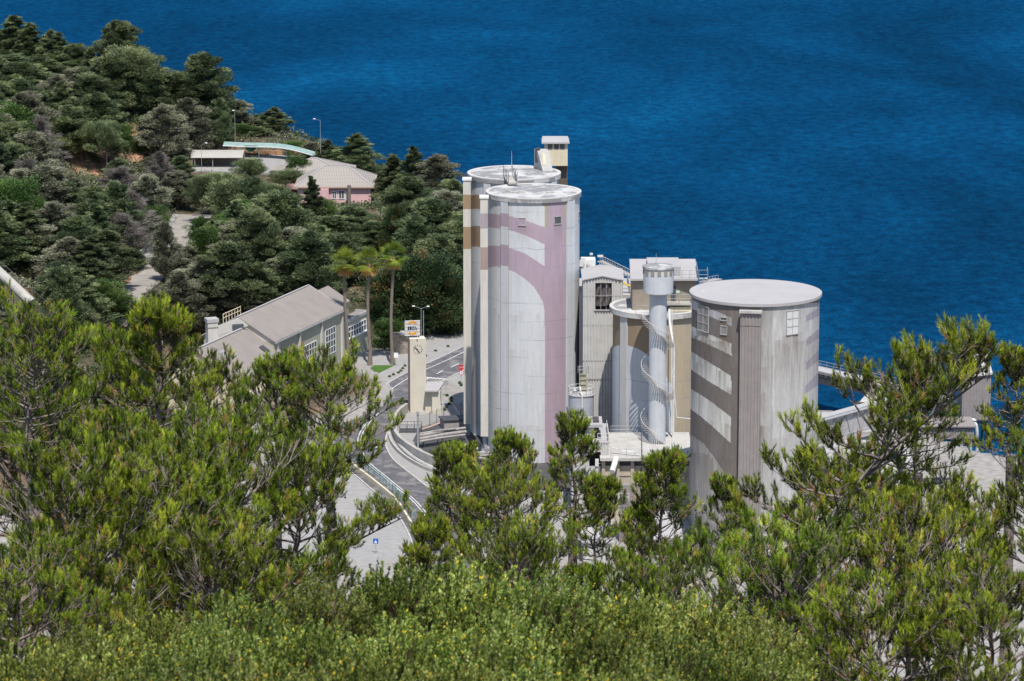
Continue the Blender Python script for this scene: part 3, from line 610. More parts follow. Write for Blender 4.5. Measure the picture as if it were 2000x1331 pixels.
# --- widest silo (R)
YR = 472.0; cR = (at(1476, 569.5, YR).x, YR); zR = at(1476, 569.5, YR).z; kR = ppm((cR[0], YR, zR)); RoR = 129.2/kR; RR = 124.7/kR
sR = thing('wide_silo', 'widest silo, weathered grey with slanting white stripes and a flat pale roof', 'silo', (cR[0], YR, 0), 'concrete cement silos')
pr = [(RGREY, [Z3(606, 300), Z3(868, 300), (1300+868/4.16, 1300), (1300+606/4.16, 1300)]),
 ((.53, .525, .52), [Z3(868, 300), Z3(1300, 300), (1620, 640), (1620, 1300), (1300+868/4.16, 1300)]),
 ((.42, .41, .40), [Z3(775, 300), Z3(865, 300), (1300+865/4.16, 1300), (1300+775/4.16, 1300)]),
 (WHITE, [Z3(150, 240), Z3(210, 270), Z3(340, 340), Z3(440, 380), Z3(537, 420), Z3(537, 490), Z3(440, 445), Z3(340, 400), Z3(210, 345), Z3(150, 320)]),
 (OFFW, [Z3(150, 450), Z3(215, 490), Z3(340, 548), Z3(440, 590), Z3(536, 632), Z3(536, 728), Z3(440, 680), Z3(340, 635), Z3(215, 580), Z3(150, 550)]),
 (OFFW, [Z3(150, 640), Z3(215, 700), Z3(340, 775), Z3(440, 835), Z3(533, 895), Z3(533, 1046), Z3(440, 990), Z3(340, 930), Z3(215, 845), Z3(150, 800)]),
 (OFFW, [Z3(150, 940), Z3(210, 1000), Z3(300, 1055), Z3(380, 1110), Z3(450, 1165), Z3(529, 1225), Z3(529, 1440), (1395, 836), (1370, 815), (1350, 800), (1340, 790)]),
 ((.36, .34, .32), [(1340, 838), (1350, 850), (1374.5, 867), (1395.5, 894.6), (1412, 920), (1421, 942), (1426, 968), (1426, 1250), (1340, 1250)])]
for (xl_, y0, y1, xr_, y2, y3) in ((1140, 405, 455, 1300, 300, 350), (1140, 600, 655, 1300, 460, 520), (1140, 790, 850, 1300, 620, 690), (1135, 975, 1040, 1300, 800, 890)):
    pr.append(((.37, .34, .40), [Z3(xl_, y0), Z3(xr_, y2), Z3(xr_, y3+30), Z3(xl_, y1)]))
WS = [(30, [cyl(*Z3(x, y), cR, RR)[1]], 40+i_, (.16, .11, .075), (cyl(*Z3(x-hw_, y), cR, RR)[0], cyl(*Z3(x+hw_, y), cR, RR)[0]), (1, 5), (.25, .6)) for i_, (x, y, hw_) in enumerate(((1031, 560, 52), (307, 530, 38), (473, 560, 26), (473, 445, 26)))]
add_wall('wall', sR, cR, RR, -1, zR-.35, GREY, pr, MATS['rough_silo_paint'], [(420, [zat(1540, 680, YR-RR), zat(1540, 684, YR-RR), zat(1540, 676, YR-RR), 22, 18], 5, (.25, .21, .175), (.25, 1.5), (2, 12), (.10, .45)), (260, [zR-.6, zR-6, zR-9, 25, 20, 15], 6, (.15, .125, .105), (-1.5, .1), (1, 9), (.2, .7)), (120, [zR-.5, zR-.8], 7, (.22, .2, .19), (-1.5, 1.5), (1, 6), (.2, .5))]+WS); slab(sR, cR, RoR, zR, .4, 'pale_slab', rim=False)
window(sR, cR, RR, *Z3(1031, 457), 24, 48, 'tall window of six white panes', 2, 3, 'concrete', 'white_pane'); window(sR, cR, RR, *Z3(307, 428), 19, 50, None, 2, 3, 'concrete', 'grey_pane')
window(sR, cR, RR, *Z3(473, 430), 12, 6); window(sR, cR, RR, *Z3(473, 522), 12, 17, None, 1, 1, 'concrete', 'grey_pane')
# ribbed lift duct on R
basic('taupe_cladding', (.285, .255, .245), .7, .10, .8, streak=.15)
def face_frame(c, R, px):
    th, _ = cyl(px, 700, c, R); return th, Vector((math.sin(th), -math.cos(th), 0)), Vector((math.cos(th), math.sin(th), 0))
th, n, r = face_frame(cR, RR, 1300+690/4.16); o = Vector((cR[0], cR[1], 0))+n*(RR+.9); hw = 82/4.16/kR
part('lift_duct', MB().corr(o-r*hw, o+r*hw, 0, zat(1465, 636, YR-RR), .42, .09, 1).corr(o-r*hw+n*.05, o+r*hw+n*.05, zat(1465, 636, YR-RR)+.1, zat(1465, 607, YR-RR), .42, .09, 1)
     .hexa([o-r*hw-n*1.1, o-r*hw-n*.02, o+r*hw-n*.02, o+r*hw-n*1.1], [q+Vector((0, 0, zat(1465, 608, YR-RR))) for q in (o-r*hw-n*1.1, o-r*hw-n*.02, o+r*hw-n*.02, o+r*hw-n*1.1)]), MATS['taupe_cladding'], sR)
zd = zat(1465, 607, YR-RR); part('duct_cap', MB().bar(o-r*(hw+.15)+Vector((0, 0, zd)), o+r*(hw+.15)+Vector((0, 0, zd)), .9, .35), MATS['pale_concrete'], sR)

# --- spiral stair tower (T)
YT = 498.0; xT = at(1286, 520, YT).x; zTt = zat(1286, 519, YT); zTh = zat(1286, 572, YT); zPl = zat(1286, 868, YT-2); kT = ppm((xT, YT, 25)); Rh = 29.3/kT; Rs = 17/kT
tT = thing('stair_tower', 'slim white round tower with a drum head and an outside spiral stair', 'tower', (xT, YT, zPl))
def whitecyl(name, prof, k=64): return part(name, MB().lathe((xT, YT), prof, k), MATS['tower_white'], tT, True)
basic('tower_white', (.53, .55, .58), .85, .07, .8, streak=.18)
whitecyl('shaft', [(Rs, zPl-1), (Rs, zTh+.2)]); whitecyl('drum_head', [(Rs+.05, zTh-.25), (Rh-.05, zTh+.05), (Rh, zTh+.1), (Rh, zTt-.3)])
part('roof_slab', MB().lathe((xT, YT), [(Rh-.1, zTt-.32), (Rh+.14, zTt-.3), (Rh+.14, zTt-.03), (Rh-.2, zTt), (.01, zTt+.03)], 64), MATS['slab_concrete'], tT)
for k in range(14):
    a = k*2*math.pi/14+.02; p = (xT+(Rh)*math.sin(a), YT-(Rh)*math.cos(a)); part('opening', MB().box((p[0], p[1], zTt-1.25), (.52, .12, .75), a), MATS['brown_render'], tT)
part('lightning_rod', MB().tube([(xT-.3, YT+1, zTt), (xT-.3, YT+1, zTt+1.6)], .03, 5), MATS['galvanised'], tT)
def T_(x, y): return (1100+x/4.754, 480+y/4.754)
mb = MB(); rl = []; rl2 = []; Rw = Rs+1.15
z1_ = zat(*Z1(755, 720), YT-2); z2_ = zat(*Z1(1000, 1040), YT); pitch = zat(*Z1(755, 690), YT)-zat(*Z1(755, 1180), YT)   # one turn
nst = 38; turns = (z1_+1.0-zPl)/pitch; a0 = -math.pi/2-.25    # top end at the left side
for i in range(int(turns*nst)):
    z = z1_+.6-i*pitch/nst; a = a0+i*2*math.pi/nst       # descending, crossing the front from left to right
    ca, sa = math.sin(a), -math.cos(a); 
    a2 = a+2*math.pi/nst*.62; cb, sb_ = math.sin(a2), -math.cos(a2)
    q = [(xT+Rs*ca, YT+Rs*sa), (xT+Rw*ca, YT+Rw*sa), (xT+Rw*cb, YT+Rw*sb_), (xT+Rs*cb, YT+Rs*sb_)]
    mb.hexa([(x, y, z-.07) for x, y in q], [(x, y, z) for x, y in q])
    rl.append((xT+Rw*ca, YT+Rw*sa, z+1.05)); rl2.append((xT+Rw*ca, YT+Rw*sa, z-.12))
    if z < zPl+.1: break
basic('stair_concrete', (.30, .28, .26), .9, .2, 2); sp_ = part('spiral_stair', mb, MATS['stair_concrete'], tT)
part('handrail', MB().tube(rl, .03, 5, False), MATS['white_metal'], sp_)
mb = MB()
for i in range(0, len(rl), 1): mb.tube([rl[i], rl2[i]], .014, 3, False)
part('baluster', mb, MATS['galvanised'], sp_)
# downpipes by the tower
dp = MB(); pts = [at(*Z1(985, 590), 503), at(*Z1(990, 720), 502), at(*Z1(1020, 900), 500), at(*Z1(1028, 1000), 500), (at(*Z1(1028, 1000), 500).x, 500, zPl)]
dp.tube(catmull(pts, 5), .17, 8); single('downpipe', dp, MATS['white_metal'], 'bent pale pipe running down beside the spiral stair tower', 'pipe', tuple(pts[-1]))
dp = MB(); a = at(*Z1(1010, 595), 503); dp.tube([a, (a.x+.1, 503, zPl)], .1, 6).tube([(a.x+.1, 503, zPl+10), at(*Z2(1150, 455), 503.5), at(*Z2(1280, 468), 503.5)], .08, 6); single('thin_pipe', dp, MATS['white_metal'], 'thin straight pipe with a side branch across the tan silo wall', 'pipe', (a.x, 503, zPl))
# ---------------------------------------------------------------- plant buildings
basic('white_cladding', (.52, .51, .49), .75, .10, .7, streak=.3, streakcol=(.3, .28, .25)); basic('grey_cladding', (.42, .40, .40), .75, .10, .7, streak=.3)
basic('torn_sheet', (.16, .14, .14), .45, .5, .9, metal=.3); basic('yellow_paint', (.6, .42, .05), .7, .1, 1)
YK = 520.5
xk0 = at(1139.5, 600, YK).x; xk1 = at(1216, 560, YK).x; ze = zat(1139, 548, YK); zpk = zat(1177, 540.5, YK); zm = zat(1139, 704, YK); zl = zat(1139, 740, YK)
K = thing('clad_tower', 'tall narrow ribbed white building with a gabled roof and torn dark opening', 'building', (xk0, YK, 0))
gab = lambda t: ze+(zpk-ze)*(1-abs(t-.48)/.5) if abs(t-.48) < .5 else ze
xo0 = at(1163, 560, YK).x; xo1 = at(1195, 560, YK).x; zo0 = zat(1163, 605, YK); zo1 = zat(1163, 553, YK); W_ = xk1-xk0
wl = MB(); g2 = lambda a, b: (lambda t: gab(lerp(a, b, t)))
wl.corr((xk0, YK), (xo0, YK), zm, g2(0, (xo0-xk0)/W_), .42, .13).corr((xo1, YK), (xk1, YK), zm, g2((xo1-xk0)/W_, 1), .42, .13)
wl.corr((xo0, YK), (xo1, YK), zm, zo0, .42, .13).corr((xo0, YK), (xo1, YK), zo1, g2((xo0-xk0)/W_, (xo1-xk0)/W_), .42, .13)
wl.corr((xk0, YK-.08), (xk1, YK-.08), zl, zm-.12, .42, .13).corr((xk0+.02, YK), (xk1, YK), 0, zl-.15, .42, .13)
wl.corr((xk0, YK+9), (xk0, YK), 0, ze, .3, .05).corr((xk1, YK), (xk1, YK+9), 0, ze, .3, .05)
part('cladding', wl, MATS['white_cladding'], K)
tr = MB().box(((xk0+xk1)/2, YK-.1, zm-.12), (W_+.1, .1, .1)).box(((xk0+xk1)/2, YK-.1, zl-.14), (W_+.1, .1, .1)).box(((xo0+xo1)/2, YK-.15, zo0-.15), (xo1-xo0+.4, .25, .15))
for z in (zat(1139, 578, YK), zat(1139, 635, YK)): tr.box(((xk0+xk1)/2, YK-.09, z), (W_, .04, .05))
part('trim', tr, MATS['grey_cladding'], K)
xm = lerp(xk0, xk1, .48); rf = MB()
rf.hexa([(xk0-.25, YK-.3, ze-.02), (xm, YK-.3, zpk+.05), (xm, YK+9.2, zpk+.05), (xk0-.25, YK+9.2, ze-.02)], [(xk0-.25, YK-.3, ze+.12), (xm, YK-.3, zpk+.2), (xm, YK+9.2, zpk+.2), (xk0-.25, YK+9.2, ze+.12)])
rf.hexa([(xm, YK-.3, zpk+.05), (xk1+.25, YK-.3, ze-.02), (xk1+.25, YK+9.2, ze-.02), (xm, YK+9.2, zpk+.05)], [(xm, YK-.3, zpk+.2), (xk1+.25, YK-.3, ze+.12), (xk1+.25, YK+9.2, ze+.12), (xm, YK+9.2, zpk+.2)])
part('roof', rf, MATS['pale_slab'], K)
part('recess', MB().box(((xo0+xo1)/2, YK+1.5, zo0), (xo1-xo0+.3, .1, zo1-zo0+.2)), MATS['dark_metal'], K)
mb = MB(); n = 10; g = [[(lerp(xo0+.1, xo1-.15, i/n), YK+.35+.22*math.sin(i*1.3+j*.8)-.03*j*(i/n), lerp(zo1-.1, zo0+.5+1.2*max(0, i/n-.6), j/n)) for i in range(n+1)] for j in range(n+1)]
for j in range(n):
    for i in range(n): mb.poly([g[j][i], g[j+1][i], g[j+1][i+1], g[j][i+1]])
part('torn_membrane', mb, MATS['torn_sheet'], K, True)
mb = MB()
for i in (1, 2): x = lerp(xo0, xo1, i/3); mb.box((x, YK+.15, zo0), (.07, .07, zo1-zo0))
mb.box(((xo0+xo1)/2, YK+.15, (zo0+zo1)/2), (xo1-xo0, .07, .07)); part('mullion', mb, MATS['galvanised'], K)
# things behind K: conveyor head, railings, lamp poles
cv = thing('roof_conveyor', 'pale conveyor head with a fat round pipe above the ribbed tower roof', 'conveyor', tuple(at(1150, 525, 540)))
a, b = at(1135, 522, 540), at(1163, 518, 540); part('casing', MB().box(((a.x+b.x)/2, 541, a.z-.3), (b.x-a.x, 3, 1.5)), MATS['white_metal'], cv)
part('duct_elbow', MB().tube(catmull([at(1134, 524, 539), at(1138, 510, 540), at(1146, 516, 540), at(1160, 527, 539)], 6), .5, 10), MATS['pale_slab'], cv)
gb = thing('rear_plant_deck', 'grey deck with railings and a yellow ladder between ribbed tower and middle silo', 'platform', tuple(at(1225, 600, 530)))
a, b = at(1180, 560, 531), at(1240, 555, 531); part('deck', MB().hexa([(a.x-4, 524, 10), (b.x, 524, 10), (b.x, 538, 10), (a.x-4, 538, 10)], [(a.x-4, 524, a.z), (b.x, 524, a.z), (b.x, 538, a.z+.02), (a.x-4, 538, a.z+.02)]), MATS['pale_slab'], gb)
railing(gb, [(at(1216, 560, 526).x, 526, a.z), (b.x-1, 526, a.z), (b.x-1, 536, a.z)], 1.2, 1.4); railing(gb, [(a.x-3, 537, a.z), (b.x-1, 537, a.z)], 1.2, 1.4)
part('yellow_ladder', MB().bar(at(1216, 552, 525.5), at(1236, 562, 525), .6, .12), MATS['yellow_paint'], gb)
for i, (px, py, pb) in enumerate(((1153.5, 498, 522), (1171, 502, 522))):
    a = at(px, pb, 545); z = zat(px, py, 545); t = thing('rooftop_lamp', ('small lamp post left of the pair on the plant roof against the sea', 'small lamp post with the wider head, right of the pair on the plant roof')[i], 'lamp', tuple(a), 'small lamps on the plant roof')
    part('pole', MB().tube([a, (a.x, 545, z)], .06, 6), MATS['galvanised'], t); part('lamp_head', MB().box((a.x+.1, 544.8, z), (.5+.4*i, .4, .3)), MATS['white_metal'], t)
gan = thing('sloping_gangway', 'grey steel lattice gangway sloping down behind the ribbed tower roof', 'gangway', tuple(at(1172, 512, 548)))
a, b = at(1172, 512, 548), at(1240, 545, 542); mb = MB()
for s in (0, 1.1): mb.tube([a+Vector((0, 0, s)), b+Vector((0, 0, s))], .07, 4)
for i in range(14):
    q = a.lerp(b, i/14); q2 = a.lerp(b, (i+1)/14); mb.tube([q, q+Vector((0, 0, 1.1))], .04, 3).tube([q+Vector((0, 0, 1.1)), q2], .03, 3)
part('side_truss', mb, MATS['galvanised'], gan); part('walkway', MB().bar(a+Vector((0, .8, 0)), b+Vector((0, .8, 0)), 1.3, .1), MATS['concrete'], gan)
# low process building in front (spiral stair stands on its roof)
Yl = 488; lb = thing('process_building', 'low cream process building with dark window bays below the spiral stair tower', 'building', (at(1190, 1000, Yl).x, Yl, 0))
x0 = at(1176, 880, Yl).x; x1 = at(1352, 880, Yl).x; zr = zPl; 
part('roof', MB().box(((x0+x1)/2, Yl+7.5, zr-.45), (x1-x0+.6, 16.5, .45)), MATS['pale_concrete'], lb)
basic('beige_wall', (.46, .40, .32), .9, .12, .7, streak=.3)
zb = zat(1200, 911, Yl)
part('wall', MB().box(((x0+x1)/2, Yl+7.7, 0), (x1-x0, 15, zb)), MATS['beige_wall'], lb)
part('window_bay', MB().box(((x0+x1)/2, Yl+7.9, zb), (x1-x0-.1, 14.8, zr-.45-zb)), MATS['dark_glass'], lb)
mb = MB(); n = 6
for i in range(n+1): x = lerp(x0+.2, x1-.2, i/n); mb.box((x, Yl+.15, 0), (.5, .4, zr-.46))
mb.box(((x0+x1)/2, Yl+.18, zb-1.5), (x1-x0, .22, .25)); part('pillar', mb, MATS['beige_wall'], lb)
railing(lb, [(at(1193, 868, 503).x, 503, zr), (at(1254, 868, 503).x, 503, zr), (at(1254, 868, 489).x, 488.2, zr), (at(1193, 868, 489).x, 488.2, zr)], 1.15, 1.9)
part('roof_brace', MB().bar(at(*Z2(540, 640), 501), at(*Z2(760, 700), 497), .25).bar(at(*Z2(540, 735), 490), at(*Z2(800, 800), 488.5), .2), MATS['white_metal'], lb)
part('leaning_pipe', MB().tube([at(*Z2(588, 830), 487.5), at(*Z2(550, 960), 485)], .42, 12), MATS['white_metal'], lb)
# clad annex left of it
ax = thing('clad_annex', 'ribbed white annex with a black doorway at the foot of the ribbed tower', 'building', tuple(at(1150, 950, 489)))
x0, x1 = at(1118, 900, 489).x, at(*Z2(520, 700), 489).x; zt = zat(*Z2(300, 690), 489); xd0 = at(*Z2(338, 800), 489).x; xd1 = at(*Z2(445, 800), 489).x; zd1 = zat(*Z2(338, 775), 489); zd0 = zat(*Z2(338, 905), 489)
wl = MB().corr((x0, 489), (xd0, 489), 0, zt, .38, .08).corr((xd0, 489), (xd1, 489), zd1, zt, .38, .08).corr((xd1, 489), (x1, 489), zat(*Z2(500, 805), 489), zt, .38, .08).corr((xd0, 489), (xd1, 489), 0, zd0, .38, .08).corr((x0, 500), (x0, 489), 0, zt, .38, .08)
part('cladding', wl, MATS['white_cladding'], ax); part('roof', MB().box(((x0+x1)/2, 495, zt-.1), (x1-x0+.3, 12.2, .2)), MATS['pale_slab'], ax)
part('doorway', MB().box(((xd0+x1)/2, 491, 0), (x1-xd0, .2, zt-.2)), MATS['dark_metal'], ax)
part('door_frame', MB().box((at(*Z2(408, 850), 489).x, 488.9, zd0), (.5, .3, (zd1-zd0)*.5)).bar(at(*Z2(420, 882), 489), at(*Z2(490, 882), 489), .08), MATS['white_metal'], ax)
up = thing('hoist_housing', 'small stepped ribbed housing with dark gaps on the annex roof', 'housing', (x0+3, 493, zt))
a = at(*Z2(255, 620), 491); b = at(*Z2(385, 545), 491); part('cladding', MB().corr((a.x, 491), (b.x, 491), a.z-.3, b.z, .38, .08).box(((a.x+b.x)/2, 493.3, a.z-.3), (b.x-a.x-.1, 4.3, b.z-a.z+.2)), MATS['white_cladding'], up)
a = at(*Z2(240, 545), 491); b = at(*Z2(460, 515), 491); part('roof', MB().box(((a.x+b.x)/2, 493, a.z+.1), (b.x-a.x, 5.4, .45)), MATS['pale_slab'], up)
part('steel_frame', MB().box((at(*Z2(400, 600), 491).x, 493, zt), (.9, 3, 2.7)), MATS['dark_metal'], up)
a = at(*Z2(300, 690), 490); part('cabinet', MB().box((at(*Z2(328, 665), 490).x, 490, zt+.1), (1.0, .8, .95)), MATS['galvanised'], up)
railing(up, [(at(*Z2(415, 640), 490).x, 489.4, zt+.1), (x1-.1, 489.4, zt+.1), (x1-.1, 498, zt+.1)], 1.2, .9, mat='white_metal')
# small steel tank with caged ladder
Yv = 512; xv = at(1135, 790, Yv).x; zv = zat(1135, 769, Yv); kv = ppm((xv, Yv, zv)); Rv = 24.8/kv
tk = thing('steel_tank', 'small bluish grey steel tank with railing and caged ladder beside the striped silo', 'tank', (xv, Yv, 0))
basic('tank_paint', (.40, .41, .46), .6, .1, .6, streak=.25); part('shell', MB().lathe((xv, Yv), [(Rv, 0), (Rv, zv)], 48), MATS['tank_paint'], tk, True)
part('top', MB().lathe((xv, Yv), [(Rv+.12, zv-.12), (Rv+.12, zv), (.02, zv+.35)], 48), MATS['pale_slab'], tk)
ring = [(xv+Rv*math.sin(a), Yv-Rv*math.cos(a), zv) for a in [k*2*math.pi/16 for k in range(17)]]
railing(tk, ring, 1.1, 2, mat='white_metal')
a = at(1140, 860, Yv-Rv-.2); mb = MB().tube([(xv+.1, Yv-Rv-.25, 0), (xv+.1, Yv-Rv-.25, zv+.2), (xv-.2, Yv-Rv+.6, zv+1.3), (xv-1, Yv-Rv+1.5, zv+.9)], .12, 8); part('fill_pipe', mb, MATS['white_metal'], tk)
cg = MB(); xc, yc = at(1139, 760, Yv).x, Yv+.2; zc0, zc1 = zv, zat(1139, 717, Yv)
basic('ochre_grey_steel', (.38, .36, .27), .7, .2, 1)
for s in ((-.55, -.4), (.55, -.4), (.55, .4), (-.55, .4)): cg.box((xc+s[0], yc+s[1], zc0), (.12, .12, zc1-zc0))
z = zc0
while z < zc1:
    cg.box((xc, yc-.4, z), (1.2, .07, .1)).box((xc-.55, yc, z), (.07, .8, .1)).box((xc+.55, yc, z), (.07, .8, .1)); z += .75
cg.box((xc, yc, zc0), (.8, .5, (zc1-zc0)*.72)); part('ladder_cage', cg, MATS['ochre_grey_steel'], tk)
railing(tk, [(xc-.8, yc-.7, zc1-.9), (xc+.8, yc-.7, zc1-.9), (xc+.8, yc+.6, zc1-.9)], 1.1, .8)
part('valve', MB().lathe((xv-.9, Yv-.4), [(.3, zv+.2), (.45, zv+.6), (.1, zv+1.0)], 12).lathe((xv+.1, Yv-Rv-.25), [(.22, zv-2.2), (.3, zv-1.9), (.22, zv-1.6)], 10), MATS['galvanised'], tk)
# small stepped tower lower down (x~1220, y~960)
bt = thing('bucket_elevator', 'narrow taupe ribbed bucket elevator casing below the low building', 'elevator', tuple(gz(1228, 1060)))
a = gz(1222, 1060); part('casing', MB().corr((at(1210, 960, a.y).x, a.y), (at(1239, 960, a.y).x, a.y), 0, zat(1228, 948, a.y), .3, .06).box((at(1225, 960, a.y).x, a.y+1, 0), (2.1, 1.9, zat(1228, 950, a.y))), MATS['taupe_cladding'], bt)
railing(bt, [(at(1208, 975, a.y).x, a.y-1, zat(1208, 975, a.y)), (at(1228, 975, a.y).x, a.y-1, zat(1208, 975, a.y))], 1.1, .5, mat='white_metal')
# --- right side: gallery conveyor over the sea, hopper hood, truss conveyor, yard sheds, transfer house
cg_ = thing('conveyor_gallery', 'long dark sided conveyor gallery running out over the sea behind the wide silo', 'conveyor', tuple(at(1600, 740, 585)))
a, b = at(1400, 679, 604), at(1905, 795, 560); dn = (b-a).normalized(); up_ = Vector((0, 0, 1))
part('belt_housing', MB().bar(a+up_*-.9, b+up_*-.9, 2.6, 1.9), MATS['dark_metal'], cg_); part('roof', MB().bar(a+up_*.25+Vector((.2, .3, 0)), b+up_*.25+Vector((.2, .3, 0)), 3.0, .22), MATS['pale_slab'], cg_)
basic('brown_cladding', (.30, .25, .23), .8, .12, .7, streak=.2)
part('side_cladding', MB().bar(a+up_*-.35+Vector((0, -1.65, 0)), b+up_*-.35+Vector((0, -1.65, 0)), .2, .9), MATS['brown_cladding'], cg_)
railing(cg_, [a+Vector((.6, 1.3, .35)), b+Vector((.6, 1.3, .35))], 1.1, 1.6, mat='galvanised'); railing(cg_, [a+Vector((-.2, -2.0, -.5)), b+Vector((-.2, -2.0, -.5))], .9, 1.2, mat='galvanised')
for t in (.12, .38, .7): q = a.lerp(b, t); part('trestle', MB().bar(q-Vector((0, 0, 1)), (q.x, q.y, -14), .6), MATS['dark_metal'], cg_)
Yh = 556; th_ = thing('transfer_house', 'tall brown ribbed transfer house behind the leaning pine at the right', 'building', tuple(at(1870, 830, Yh)))
x0 = at(1886, 800, Yh).x-.6; x1 = at(1934, 800, Yh).x; zb = zat(1900, 821, Yh); zt = zat(1890, 738, Yh)
wl = MB().corr((x0, Yh), (x1, Yh), zb, lambda t: zt+t*.4, .5, .07).corr((x1, Yh), (x1, Yh+6), zb, zt+.4, .5, .05).corr((x0, Yh+6), (x0, Yh), zb, zt, .5, .05); part('cladding', wl, MATS['taupe_cladding'], th_)
part('roof', MB().hexa([(x0-.3, Yh-.4, zt), (x1+.2, Yh-.4, zt+.6), (x1+.2, Yh+7, zt+2.6), (x0-.3, Yh+7, zt+1.9)], [(x0-.3, Yh-.4, zt+.2), (x1+.2, Yh-.4, zt+.8), (x1+.2, Yh+7, zt+2.8), (x0-.3, Yh+7, zt+2.1)]), MATS['pale_concrete'], th_)
mb = MB()
for x in (x0+.4, x1-.4):
    for y in (Yh+.3, Yh+5.7): mb.bar((x, y, -12), (x, y, zb), .4)
mb.bar((x0, Yh+.3, -2), (x1, Yh+.3, zb), .2).bar((x1, Yh+.3, -2), (x0, Yh+.3, zb), .2); part('steel_leg', mb, MATS['dark_metal'], th_)
part('floor', MB().box(((x0+x1)/2, Yh+3, zb-.2), (x1-x0, 6, .3)), MATS['dark_metal'], th_)
bp_ = MB(); p = [at(1760, 822, 552), at(1890, 820, 552), at(1903, 826, 552), at(1908, 842, 552), at(1908, 905, 552), at(1910, 975, 545)]; bp_.tube(catmull(p, 6), .27, 10)
single('overhead_pipe', bp_, MATS['white_metal'], 'thick white pipe bending down beside the transfer house at the right', 'pipe', tuple(p[-1]))
br = thing('quay_shed', 'long low taupe shed on posts at the waterside behind the right pines', 'building', tuple(at(1850, 860, 546)))
a, b = at(1800, 858, 546), at(1902, 858, 546); zt = zat(1850, 834, 546); part('cladding', MB().corr((a.x, 546), (b.x, 546), a.z, zt, .45, .07).box(((a.x+b.x)/2, 549.2, a.z), (b.x-a.x, 6, zt-a.z)), MATS['taupe_cladding'], br)
part('roof', MB().box(((a.x+b.x)/2, 549, zt), (b.x-a.x+.6, 7, .2)), MATS['taupe_cladding'], br)
mb = MB()
for i in range(6): mb.box((lerp(a.x+.4, b.x-.4, i/5), 546.5, -8), (.4, .4, a.z+8))
part('post', mb, MATS['concrete'], br)
hh = thing('hopper_hood', 'pale faceted hopper hood on the flat roof right of the wide silo', 'hopper', tuple(at(1690, 805, 548)))
a = at(1662, 806, 548); b = at(1697, 806, 548); zt = zat(1690, 782, 548); xx = [(a.x, a.z), (a.x+.5, zt-.7), (a.x+1.2, zt), (b.x-.9, zt), (b.x-.1, zt-.8), (b.x, a.z)]
mb = MB(); n0 = [(x, 546.5, z) for x, z in xx]; n1 = [(x+3.0, 556, z+.2) for x, z in xx]
for i in range(5): mb.poly([n0[i], n1[i], n1[i+1], n0[i+1]])
mb.poly(n1[::-1]); part('hood', mb, MATS['pale_concrete'], hh); part('mouth', MB().poly([(x, 548, z) for x, z in xx]), MATS['dark_metal'], hh); part('lower_panel', MB().poly([(a.x+.15, 546.6, a.z), (b.x-.05, 546.6, a.z), (b.x-.1, 546.4, lerp(a.z, zt, .6)), (a.x+.4, 546.4, lerp(a.z, zt, .55))]), MATS['concrete'], hh)
tc = thing('truss_conveyor', 'grey conveyor with triangular steel bracing beside the wide silo', 'conveyor', tuple(at(1598, 860, 520)))
a, b = at(1560, 851, 520), at(1740, 800, 538); part('belt_wall', MB().bar(a+Vector((0, 1, -.3)), b+Vector((0, 1, -.3)), 1.6, 3.2), MATS['grey_cladding'], tc); part('roof', MB().bar(a+Vector((0, 1, 1.5)), b+Vector((0, 1, 1.5)), 2.6, .18), MATS['pale_slab'], tc)
mb = MB(); n = 9
for i in range(n):
    q = a.lerp(b, i/n)+Vector((0, -.3, 0)); q2 = a.lerp(b, (i+1)/n)+Vector((0, -.3, 0)); m_ = (q+q2)/2
    mb.bar(q+Vector((0, 0, -2)), m_+Vector((0, 0, 1.6)), .16).bar(m_+Vector((0, 0, 1.6)), q2+Vector((0, 0, -2)), .16)
mb.bar(a+Vector((0, -.3, 1.7)), b+Vector((0, -.3, 1.7)), .22).bar(a+Vector((0, -.3, -2)), b+Vector((0, -.3, -2)), .3); part('truss', mb, MATS['galvanised'], tc)
part('trestle', MB().bar((b.x, b.y, 0), b-Vector((0, 0, 2)), .5), MATS['dark_metal'], tc); part('trestle', MB().bar((a.x+4, a.y+1, 0), (a.x+4, a.y+1, a.z-2), .5), MATS['dark_metal'], tc)
a = at(1545, 806, 556); b = at(1745, 806, 556); struct('quay_slab', MB().box(((a.x+b.x)/2, 549, -6), (b.x-a.x, 14, a.z+6)), MATS['pale_slab'])
# sheds in the yard seen between the front pines
def shed(name, label, px0, px1, pyt, Y, dep, z1, matw, matr, slope=1.0):
    x0 = at(px0, pyt, Y).x; x1 = at(px1, pyt, Y).x; t = thing(name, label, 'shed', ((x0+x1)/2, Y, 0))
    part('wall', MB().corr((x0, Y), (x1, Y), 0, z1, .5, .08).corr((x1, Y), (x1, Y+dep), 0, z1, .5, .08).corr((x0, Y+dep), (x0, Y), 0, z1, .5, .08), MATS[matw], t)
    part('roof', MB().hexa([(x0-.3, Y-.4, z1), (x1+.3, Y-.4, z1), (x1+.3, Y+dep, z1+slope), (x0-.3, Y+dep, z1+slope)], [(x0-.3, Y-.4, z1+.2), (x1+.3, Y-.4, z1+.2), (x1+.3, Y+dep, z1+slope+.2), (x0-.3, Y+dep, z1+slope+.2)]), MATS[matr], t); return t
shed('yard_shed', 'broad pale roofed shed in the yard seen through the right pines', 1640, 1800, 985, 486, 26, 5, 'grey_cladding', 'pale_slab', 1.2)
shed('yard_shed', 'small shed with a pale lean-to roof at the foot of the wide silo', 1475, 1560, 1050, 452, 8, 4.5, 'taupe_cladding', 'pale_concrete', .6)
shed('yard_shed', 'low pale workshop between the low building and the pines in front', 1140, 1195, 1040, 464, 10, 3, 'white_cladding', 'pale_slab', .8)
